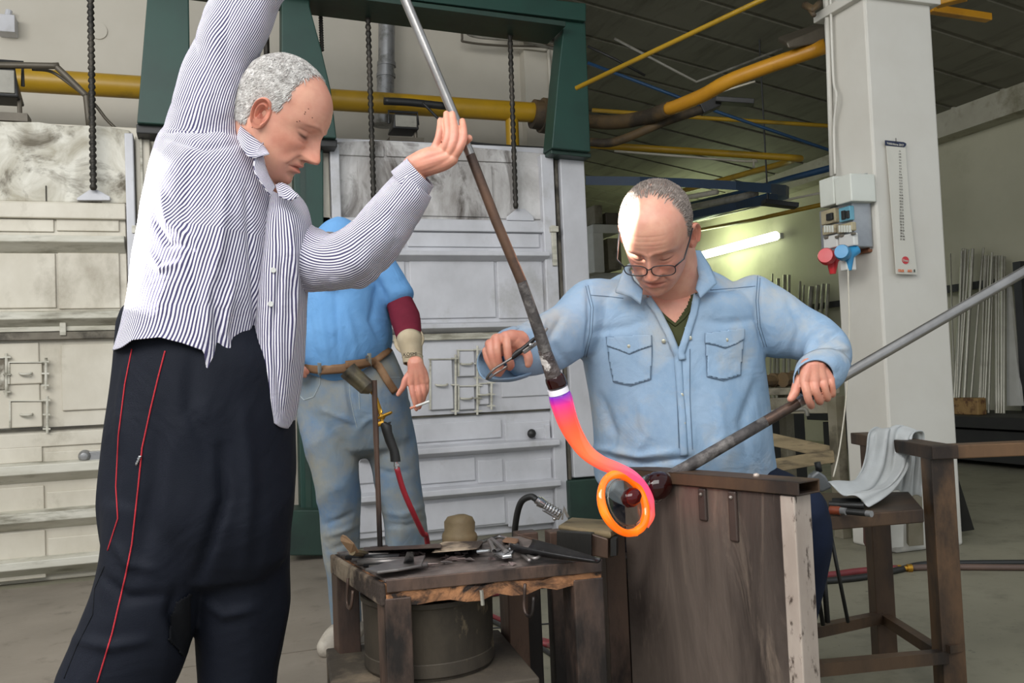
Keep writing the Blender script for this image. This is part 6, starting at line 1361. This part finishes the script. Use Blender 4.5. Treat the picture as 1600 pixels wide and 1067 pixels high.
for x, y in ((1037, 533), (1078, 528), (1060, 570), (1065, 617), (1068, 661), (983, 541), (1135, 531), (1103, 445)):
    p = snap(tB, x, y, .006 if x in (983, 1135) else .003)
    if p: m.lathe([(.0, .002), (.0035, .002), (.005, .001), (.005, -.001)], p, -ray(x, y).normalized(), 14)
m.build('snap_buttons', pm('dull_metal_button', '#b9b7a6', '#8f8d7c', None, 40, rough=.35, metal=.6), pB, smooth=.6)['kind'] = 'stuff'
# open cuff hanging at the right wrist
G = rings([(800, 510, 822, 590, 2.04, .046), (785, 516, 800, 596, 2.015, .046), (768, 530, 772, 597, 1.995, .044), (756, 548, 758, 592, 1.985, .04)], 20, 48)
Vc = G.reshape(-1, 3); Fcc = grid_faces(20, 48); xx, yy, _ = proj(Vc); keep = [f for f in Fcc if not all(((f_ % 48) > 3 and (f_ % 48) < 21) for f_ in f)]
mesh_object('cuff', wrinkle(Vc, Fcc, .001, 20), keep, M_denim, pB, solid=.003)
G = rings([(1328, 575, 1244, 578, 2.085, .05), (1318, 588, 1242, 586, 2.05, .047), (1302, 592, 1241, 592, 2.03, .044)], 10, 48); mesh_object('cuff', G.reshape(-1, 3), grid_faces(10, 48), M_denim, pB, solid=.003)
# trousers and shoes
s = Soup(); s.loft([(950, 735, 1205, 735, 2.33, .13), (955, 780, 1205, 785, 2.33, .13)], 10, 32)
s.chain([at(1130, 770, 2.36), at(1190, 780, 2.25), at(1246, 800, 2.10)], [.10, .09, .07]); s.chain([at(1246, 800, 2.10), at(1258, 850, 2.12), at(1240, 960, 2.2), at(1228, 1080, 2.28)], [.068, .064, .056, .045])
s.chain([at(1020, 780, 2.36), at(1010, 800, 2.40), at(1010, 820, 2.42)], [.10, .09, .07]); s.chain([at(1010, 820, 2.42), at(1015, 900, 2.46), at(1020, 1080, 2.5)], [.066, .06, .045])
V, Fc = fuse(s, .008, 4); V = wrinkle(V, Fc, .005, 7, (1, 1, .6), 2); mesh_object('trousers', V, Fc, M_navyj, pB)
for a in ((1222, 1130, 2.3), (1015, 1110, 2.5)):
    h = at(*a); h.z = 0; s = Soup(); s.chain([h+Vector((0, .05, .045)), h+Vector((0, -.04, .04)), h+Vector((0, -.16, .03))], [.045, .046, .03]); V, Fc = fuse(s, .006); V[:, 2] = np.maximum(V[:, 2], .001); mesh_object('shoe', V, Fc, M_black, pB)
# ================================================================ man in blue T-shirt behind
pC = empty('person', (at(560, 600, 3.2).x, at(560, 600, 3.2).y, 0)); tag(pC, 'person in blue T-shirt and worn jeans standing behind, holding a cigarette', 'person')
partsC, HC, BC, CC, sC = posed_head(pC, 516, 411, 3.02, cw(-.1, -.8, .6), cw(0, .6, .8), .80, R=90, Cc=110)
core = Soup(); core.loft([(502, 395, 540, 395, 3.14, .04), (498, 410, 540, 410, 3.05, .04)], 8, 16)
core.loft([(500, 380, 575, 385, 3.22, .07), (480, 460, 595, 460, 3.2, .12), (485, 560, 600, 555, 3.2, .12)], 10, 20); core.loft([(565, 380, 585, 430, 3.2, .04), (608, 452, 630, 448, 3.17, .03), (632, 520, 650, 518, 3.09, .025), (636, 570, 655, 572, 3.055, .02)], 16, 16)
core.loft([(490, 380, 480, 440, 3.22, .05), (440, 450, 470, 470, 3.2, .04), (445, 520, 468, 515, 3.1, .035), (452, 565, 470, 560, 3.05, .025)], 16, 16)
partsC.append((*core.arrays()[:2], None))
z = Z(440, 520, 5.927, 3.03)
partsC.append(fingers_fused([([z(1200, 470), z(1215, 560, -.008), z(1235, 640, -.004), z(1248, 705, .004)], [.0115, .0100, .0092, .0078]), ([z(1262, 470), z(1275, 560, -.008), z(1285, 630, .002), z(1275, 690, .012)], [.0115, .0100, .0092, .0078]), ([z(1310, 460), z(1320, 540, -.004), z(1315, 610, .006), z(1290, 660, .014)], [.011, .0095, .0085, .0072]),
    ([z(1340, 450, .006), z(1345, 520, .004), z(1330, 570, .01), z(1315, 610, .016)], [.0095, .0085, .0078, .0066]), ([z(1190, 380, .004), z(1145, 440, -.002), z(1125, 500, -.004), z(1080, 570, .0)], [.014, .012, .0105, .008])],
    [([z(1230, 280), z(1220, 380), z(1200, 470)], [.024, .02, .014]), ([z(1240, 280), z(1250, 380), z(1262, 470)], [.024, .02, .014]), ([z(1250, 280), z(1290, 380), z(1310, 460)], [.024, .018, .013]), ([z(1255, 290), z(1310, 370, .004), z(1338, 450, .004)], [.02, .016, .012])], .0022))
z = Z(440, 520, 5.927, 3.0)
partsC.append(fingers_fused([([z(60, 250), z(130, 280, -.01), z(195, 325, -.008), z(238, 365, .004)], [.011, .0105, .0095, .008]), ([z(55, 300), z(120, 335, -.01), z(180, 370, -.006), z(215, 398, .006)], [.011, .0105, .0095, .008]), ([z(50, 350), z(110, 375, -.006), z(150, 400, .0), z(170, 420, .008)], [.0105, .0095, .0085, .0075]), ([z(60, 230, .01), z(120, 225, .012), z(170, 250, .012)], [.012, .010, .008])],
    [([z(20, 240, .01), z(60, 250)], [.022, .014]), ([z(15, 280, .01), z(55, 300)], [.022, .014]), ([z(10, 310, .01), z(50, 350)], [.02, .013])], .0022))
partsC = [(V, Fc, np.ones((len(V), 3)) if c is None else c) for V, Fc, c in partsC]
joined('body', partsC, pC)
Vh, Fh = hair_strands(HC[0], HC[1], maskA, 2500, .014, flowA, .0009, 4, .2); mesh_object('hair', (Vh@BC)*sC+CC, Fh, M_hairb, pC)
s = Soup(); s.loft([(512, 360, 556, 360, 3.22, .05), (492, 372, 583, 372, 3.2, .10), (478, 400, 596, 405, 3.2, .14), (470, 450, 600, 455, 3.18, .155), (463, 500, 607, 498, 3.16, .17), (463, 540, 610, 528, 3.15, .18), (470, 572, 607, 552, 3.16, .17)], 40, 44)
s.loft([(552, 352, 570, 450, 3.2, .06), (580, 368, 590, 458, 3.19, .07), (612, 405, 597, 468, 3.17, .066), (643, 452, 604, 478, 3.15, .06)], 24, 30)
s.loft([(500, 360, 490, 440, 3.2, .06), (470, 390, 475, 450, 3.2, .06), (448, 430, 470, 465, 3.2, .055)], 16, 24)
V, Fc = fuse(s, .008, 3); V = wrinkle(V, Fc, .012, 4.5, (1, 1, .6), 31)
V = sculpt(V, Fc, [([(520, 400), (525, 480), (530, 565)], 4, -.006), ([(500, 470), (505, 520), (515, 570)], 5, .006), ([(590, 440), (580, 500), (600, 545)], 5, -.008), ([(560, 430), (590, 440), (605, 470)], 4, -.008), ([(540, 480), (555, 540), (550, 565)], 5, .005), ([(480, 480), (490, 540), (500, 575)], 5, -.005)])
mesh_object('tshirt', V, Fc, M_tshirt, pC); tC1 = (V, Fc)
s = Soup(); s.loft([(598, 452, 634, 440, 3.16, .05), (603, 474, 642, 462, 3.15, .047), (610, 500, 656, 492, 3.12, .045), (620, 532, 659, 524, 3.09, .042)], 20, 28); V, Fc = fuse(s, .007, 2); V = wrinkle(V, Fc, .002, 14); mesh_object('sleeve', V, Fc, M_maroon, pC)
G = rings([(617, 538, 660, 526, 3.085, .047), (621, 535, 660, 528, 3.08, .05), (624, 545, 660, 540, 3.075, .044), (628, 556, 660, 553, 3.07, .041), (629, 562, 661, 560, 3.065, .041), (630, 568, 663, 573, 3.06, .041)], 26, 40); glv = (G.reshape(-1, 3), grid_faces(26, 40)); o = mesh_object('wrist_glove', *glv, M_beige, pC, solid=.004)
m = MB(); m.tube([Vector(p) for p in list(G[1])+[G[1][0]]], .006, 8); m.tube([Vector(p) for p in list(G[19])+[G[19][0]]], .0015, 6); m.build('glove_rim', M_beige, o, smooth=True)
tg = bvh(glv)
V2, F2 = patch(tg, [(631, 552), (650, 549), (650, 556), (632, 559)], .0035, 1); mesh_object('glove_label', V2, F2, M_beige, o, solid=.001)
p = snap(tg, 641, 553.5, .006); text('KOSMI', p, .016, M_blackc, o, dx=RT*1.0-UP*-.08, up=UP, ext=.0005)
# jeans
s = Soup(); s.loft([(474, 572, 612, 548, 3.17, .14), (464, 600, 628, 585, 3.17, .15), (462, 640, 640, 635, 3.17, .15), (470, 680, 646, 680, 3.17, .12)], 24, 40)
s.loft([(463, 630, 556, 640, 3.15, .1), (470, 680, 556, 690, 3.14, .1), (486, 730, 559, 735, 3.13, .09), (500, 790, 561, 790, 3.14, .085), (506, 850, 560, 850, 3.16, .08), (515, 920, 560, 920, 3.2, .075), (520, 975, 562, 975, 3.24, .07)], 40, 28)
s.loft([(558, 630, 641, 630, 3.2, .1), (568, 690, 649, 690, 3.2, .1), (584, 745, 655, 745, 3.2, .09), (597, 800, 664, 800, 3.2, .085), (604, 860, 668, 860, 3.22, .08), (610, 930, 668, 930, 3.28, .075), (612, 965, 666, 965, 3.32, .07)], 40, 28)
V, Fc = fuse(s, .008, 3); V = wrinkle(V, Fc, .011, 6, (1, 1, .7), 12)
V = sculpt(V, Fc, [([(540, 590), (548, 630), (556, 665)], 4, -.008), ([(500, 640), (530, 650), (552, 660)], 4, .006), ([(600, 650), (575, 655), (562, 668)], 4, .006), ([(505, 820), (530, 812), (555, 800)], 4, -.008), ([(508, 838), (535, 830), (558, 820)], 4, .008), ([(512, 860), (540, 850), (560, 848)], 4, -.006), ([(600, 800), (630, 805), (662, 790)], 4, .007), ([(602, 820), (635, 822), (665, 812)], 4, -.007), ([(585, 730), (610, 740), (640, 735)], 4, -.005)])
mesh_object('jeans', V, Fc, M_jeans, pC); tC = bvh((V, Fc), tC1)
m = MB(); seam(m, tC, [(545, 582), (547, 620), (553, 650), (558, 668)], .0012); seam(m, tC, [(553, 582), (560, 600), (562, 640)], .0012); seam(m, tC, [(468, 590), (466, 615), (475, 625), (490, 620), (500, 600), (500, 582)], .002); seam(m, tC, [(592, 570), (605, 590), (625, 590)], .0012)
m.build('stitching', cloth('pale_thread', '#9aa3a6', '#8a9396'), pC)['kind'] = 'stuff'
band = lambda path, w_, off=.006: ribbon(tC, path, w_, off)
band([(460, 573), (480, 575), (505, 578), (535, 576), (560, 571), (585, 562), (604, 548), (612, 540)], .030).build('belt', M_leather, pC, smooth=True, solid=.004)
band([(540, 570), (560, 568), (582, 565), (592, 572), (604, 592), (618, 613)], .026, .014).build('belt_end', M_leather, pC, smooth=True, solid=.004)
for x, y in ((500, 576), (578, 561)):
    m = band([(x-1, y-9), (x, y+10)], .012, .018); m.build('belt_loop', M_jeans if x < 550 else M_conduit, pC, solid=.003)
m = MB(); c = [snap(tC, x, y, .016) for x, y in ((572, 556), (578, 556), (580, 573), (574, 574), (572, 556))]; m.tube(c, .002, 6); m.build('buckle', M_chrome, pC)
a, b = at(536, 1010, 3.0), at(508, 1012, 2.9)
for p0, p1 in ((at(548, 990, 3.24), at(512, 1000, 3.12)), (at(640, 985, 3.32), at(650, 1000, 3.18))):
    h, q = Vector((p0.x, p0.y, 0)), Vector((p1.x, p1.y, 0)); s = Soup(); s.chain([h+Vector((0, 0, .06)), h.lerp(q, .6)+Vector((0, 0, .05)), q+Vector((0, 0, .035))], [.052, .05, .04]); V, Fc = fuse(s, .006); V[:, 2] = np.maximum(V[:, 2], .007); mesh_object('shoe', V, Fc, pm('worn_beige_shoe', '#a79f92', '#8b8377', None, 20), pC)
# cigarette: held by the man, a thing of its own
t = empty('cigarette', at(655, 634, 2.99)); tag(t, 'white cigarette held between the standing man\'s fingers', 'cigarette')
a, b = at(641, 638, 3.0), at(671, 627, 2.99); m = MB(); m.tube([a.lerp(b, .3), b], .0042, 12); m.build('paper', M_plw, t, smooth=.6)
m = MB(); m.tube([a, a.lerp(b, .3)], .0042, 12); m.build('filter', pm('cork_filter', '#c8846a', rough=.7, bs=0), t, smooth=.6)

# ================================================================ rods and hot glass
M_rod = pm('polished_blowpipe', '#a29f9c', '#8b8885', None, 12, rough=.3, metal=.85, bs=.1)
M_rodb = pm('brown_heated_steel', '#6d5343', '#54443c', '#3c3431', 10, 6, rough=.4, metal=.6, bs=.2)
M_rodd = pm('scaled_dark_steel', '#5b5654', '#3f3b3a', '#7f7a76', 26, 14, rough=.6, metal=.4, bs=.7, bd=.004)
rodA = [(500, -314, 1.775), (633, -1, 1.79), (664, 72, 1.795), (735, 242, 1.80), (775, 345, 1.81), (815, 440, 1.83), (843, 520, 1.85), (862, 578, 1.865)]
Pd = [at(*p) for p in rodA]
t = empty('punty_rod', Pd[3]); tag(t, 'long steel punty rod held upright, tipped with the glowing glass handle', 'rod')
m = MB(); m.tube(Pd[:4], .0098, 20); m.build('upper_tube', M_rod, t, smooth=.6)
m = MB(); m.tube([Pd[3], Pd[4], Pd[5]], [.0098, .0103, .0108], 20); m.build('middle_tube', M_rodb, t, smooth=.6)
m = MB(); m.tube([Pd[5], Pd[6], at(852, 549, 1.857)], [.0108, .0125, .0135], 20); m.build('lower_tube', M_rodd, t, smooth=.6)
M_crust = pm('glass_crust', '#5a504d', '#3b3130', '#c9c2bd', 30, 22, (.58, .62), rough=.2, bs=1, bd=.01, bscale=60)
m = MB(); P = spline([at(850, 545, 1.857), at(858, 568, 1.862), at(866, 590, 1.868)], 6); m.tube(P, [.0135+.0045*i/12 for i in range(len(P))], 22); m.build('glass_crust', M_crust, t, smooth=True)
M_dred = glassmat('dark_red_glass', '#2e0706', .05, .35); 
m = MB(); P = spline([at(865, 585, 1.868), at(868, 594, 1.87), at(872, 604, 1.872)], 4); m.tube(P, [.0165, .0185, .0205, .021, .0215, .0215, .0215, .0215, .0215][:len(P)], 26); m.build('dark_red_glass', M_dred, t, smooth=True)
def hot(name, stops, strength):
    """glowing hot glass; colour follows temperature along the piece (vertex attribute Col)"""
    m, nt, b = newmat(name); a = N(nt, 'ShaderNodeAttribute', attribute_name='Col'); nt.links.new(a.outputs['Color'], b.inputs['Base Color']); nt.links.new(a.outputs['Color'], b.inputs['Emission Color'])
    b.inputs['Emission Strength'].default_value = strength; b.inputs['Roughness'].default_value = .08; b.inputs['Coat Weight'].default_value = .8; b.inputs['Coat Roughness'].default_value = .03; return m
M_hot = hot('glowing_glass', None, .62)
hnd = [(873, 613, 1.872, 16.5, '#4a1a9a'), (876, 622, 1.875, 18.5, '#a0208c'), (880, 636, 1.88, 18, '#f03a6a'), (888, 660, 1.89, 16.5, '#ff5240'), (900, 684, 1.9, 14.5, '#ff6038'), (916, 706, 1.905, 12.5, '#ff663c'), (938, 722, 1.905, 11.2, '#ff6048'),
       (962, 732, 1.912, 10.8, '#ff5a5c'), (985, 743, 1.93, 10.0, '#ff5078'), (1003, 760, 1.95, 9.0, '#ff507e'), (1014, 782, 1.965, 8.6, '#ff5670'), (1016, 804, 1.965, 8.0, '#ff6058'), (1008, 822, 1.955, 6, '#ff6a48')]
def hottube(name, pts, parent, closed=False, n=24, sub=6, mat=None, flat=1.0):
    A = []
    for x, y, D, r, h in pts: p = at(x, y, D); A.append([*p, r/F*D, *lin(h)[:3]])
    A = np.array(A)
    if closed: A = np.vstack([A, A[0]])
    S = cr(np.c_[A[:, :3]*1000, A[:, 3:]*1], len(A)*sub); S[:, :3] /= 1000; S[:, 4:] = np.clip(S[:, 4:], 0, 1)
    T = np.gradient(S[:, :3], axis=0); V = []; C = []; x = None
    for i in range(len(S)):
        t_ = T[i]/np.linalg.norm(T[i]); x = np.cross(t_, FWn) if x is None else x-t_*(x@t_); x /= np.linalg.norm(x); y = np.cross(t_, x); a = np.arange(n)*2*math.pi/n
        V.append(S[i, :3]+np.outer(np.cos(a), x)*S[i, 3]+np.outer(np.sin(a), y)*S[i, 3]*flat); C += [S[i, 4:7]]*n
    k = len(S); V = np.array(V).reshape(-1, 3); Fc = grid_faces(k, n)+([] if closed else [tuple(range(n-1, -1, -1)), tuple(range((k-1)*n, k*n))])
    return recalc(mesh_object(name, V, Fc, mat or M_hot, parent, col=np.array(C)))
t = empty('hot_glass_handle', at(940, 720, 1.9)); tag(t, 'glowing pink and orange strand of hot glass bent down from the rod', 'glass')
hottube('strand', hnd, t, flat=.85)
m = MB(); m.tube([at(871, 606, 1.871), at(873.5, 614, 1.873)], [.0218, .0225], 28); m.build('white_band', pm('white_enamel_glass', '#f3eef4', rough=.15, bs=0, coat=.5), t, smooth=.6)
# ring
t = empty('glass_vessel', at(985, 785, 1.93)); tag(t, 'clear glass vessel foot with glowing orange rim and dark red core on the blowpipe', 'glass')
ring_pts = []
for i in range(16):
    a = i/16*2*math.pi; u, v = math.cos(a), math.sin(a); th = math.radians(68)
    # ellipse: long axis tilted, short axis swings into depth
    lx, ly = math.cos(th)*48, math.sin(th)*48; sx, sy = math.sin(th)*32.5, -math.cos(th)*32.5
    ring_pts.append((974+u*lx+v*sx, 787+u*ly+v*sy, 1.895+.047*v+.0*u, 6.6+.7*math.sin(a*3), '#ff6a08' if i % 4 else '#ff7c14'))
hottube('glowing_rim', ring_pts, t, closed=True)
M_clear2 = glassmat('clear_glass', '#f2f4ee', .02, 1, 1.45)
cR = at(977, 785, 1.905); nrmR = (at(1048, 745, 1.99)-cR).normalized()
e1 = (at(977+22, 785+41, 1.905)-cR).normalized(); e2_ = nrmR.cross(e1).normalized()
def lathe_xy(prof, c, ax, n=36, sq=.82):
    m = MB(); a = [k*2*math.pi/n for k in range(n)]; rows = [[c+ax*h+(e1*math.cos(q)+e2_*math.sin(q)*sq)*max(r, 1e-4) for q in a] for r, h in prof]; m.grid(rows, True); return m
c1, c2 = at(1023, 762, 1.992), at(1044, 747, 2.0); ax = (c2-c1).normalized()
RC = [at(974+math.cos(q)*math.cos(math.radians(68))*48+math.sin(q)*math.sin(math.radians(68))*32.5, 787+math.cos(q)*math.sin(math.radians(68))*48-math.sin(q)*math.cos(math.radians(68))*32.5, 1.895+.047*math.sin(q)) for q in [k*math.pi/20 for k in range(40)]]
c0 = sum(RC, Vector())/40; g = MB(); g.grid([[c0+(p-c0)*s_+(c1-c0)*h for p in RC] for s_, h in ((.97, -.02), (.90, .03), (.80, .10), (.74, .22), (.66, .40), (.56, .60), (.52, .80), (.50, .98))], True)
g.build('clear_glass', M_clear2, t, smooth=True, solid=.0025)
m = MB(); m.tube([c0+(p-c0)*.80+(c1-c0)*.06 for p in RC+RC[:2]], .0022, 10); m.build('inner_lip', M_clear2, t, smooth=True)
m = MB()
m.lathe([(.001, -.030), (.014, -.026), (.026, -.012), (.031, .003), (.030, .018), (.022, .032), (.014, .04)], c1, ax, 32); m.build('red_core', M_dred, t, smooth=True)
m = MB(); m.lathe([(.001, -.022), (.013, -.018), (.02, -.005), (.02, .01), (.012, .022), (.001, .026)], at(985, 778, 1.925), ax, 28); m.build('red_core', glassmat('ruby_glass', '#5c0709', .03, .4), t, smooth=True)
# blowpipe
rodB = [(1040, 749, 2.0), (1080, 722, 1.975), (1150, 684, 2.0), (1200, 656, 2.02), (1248, 627, 2.045), (1305, 592, 2.065), (1400, 539, 2.09), (1500, 483, 2.12), (1600, 425, 2.15), (1720, 355, 2.19)]
Pb = [at(*p) for p in rodB]; a_, b_ = Pb[0], Pb[-1]
Pb = [a_.lerp(b_, ((p-CAM).dot(RT)-(a_-CAM).dot(RT))/((b_-a_).dot(RT))) for p in Pb]
t = empty('blowpipe', Pb[4]); tag(t, 'long steel blowpipe held across the bench by the seated man', 'blowpipe')
m = MB(); m.tube([Pb[0], Pb[1], Pb[2], Pb[3]], [.0150, .0145, .0135, .0128], 22); m.build('scaled_end', M_rodd, t, smooth=True)
m = MB(); m.tube([Pb[3], Pb[4]], [.0128, .0126], 22); m.build('middle_tube', M_rodb, t, smooth=.6)
m = MB(); m.tube([Pb[4]-(Pb[4]-Pb[3])*.3, Pb[5], Pb[9]], .0126, 22); m.build('polished_tube', M_rod, t, smooth=.6)
# shears in the right hand
z = lambda x, y, dd=0: at(740+x/7.62, 480+y/7.62, 1.932+dd)
t = empty('shears', z(500, 580)); tag(t, 'dark steel shears held by the seated man, closing on the rod', 'shears')
m = MB(); m.tube(spline([z(480, 590), z(360, 665), z(240, 740), z(180, 810, .004), z(158, 850, .01), z(190, 845, .02), z(260, 790, .03), z(400, 700, .032)], 6), .0028, 10); m.build('handle_loop', M_iron, t, smooth=True)
m = MB(); rows = []
for x, y, r in ((455, 595, 4.5), (500, 560, 6.0), (560, 520, 5.4), (620, 470, 4.8), (690, 410, 4.6), (735, 370, 3.4), (752, 345, 1.5)):
    c = z(x, y, -.004); s_ = r/F*1.95; rows.append([c+UP*(s_*math.cos(q))-FW*(s_*.6*math.sin(q)) for q in [k*math.pi/6 for k in range(12)]])
m.grid(rows, True); m.add(rows[0], [tuple(range(12))]); m.add(rows[-1], [tuple(range(12))]); m.build('blade', M_blacki, t, smooth=True)
m = MB(); m.bar(z(590, 540, -.006), z(740, 430, -.002), .008, .009); m.bar(z(740, 440, .03), z(880, 245, .035), .003, .006); m.build('blade', M_iron, t, bevel=.002)
m = MB(); m.lathe([(.0, .003), (.004, .003), (.005, 0)], z(680, 450, -.012), -FW, 12); m.build('pivot', M_chrome, t, smooth=True)
# ---- narrow spot lamps added to throw the sun patches from the left
lamp('SPOT', 'sun_patch_head', at(-1200, -900, 1.7), at(978, 345, 2.04), 9000, (1, .97, .9), spot_size=math.radians(2.3), spot_blend=.12, shadow_soft_size=.01)
lamp('SPOT', 'sun_patch_back', at(-1900, -500, 1.95), at(258, 372, 1.74), 5500, (1, .97, .92), spot_size=math.radians(5.2), spot_blend=.1, shadow_soft_size=.01)
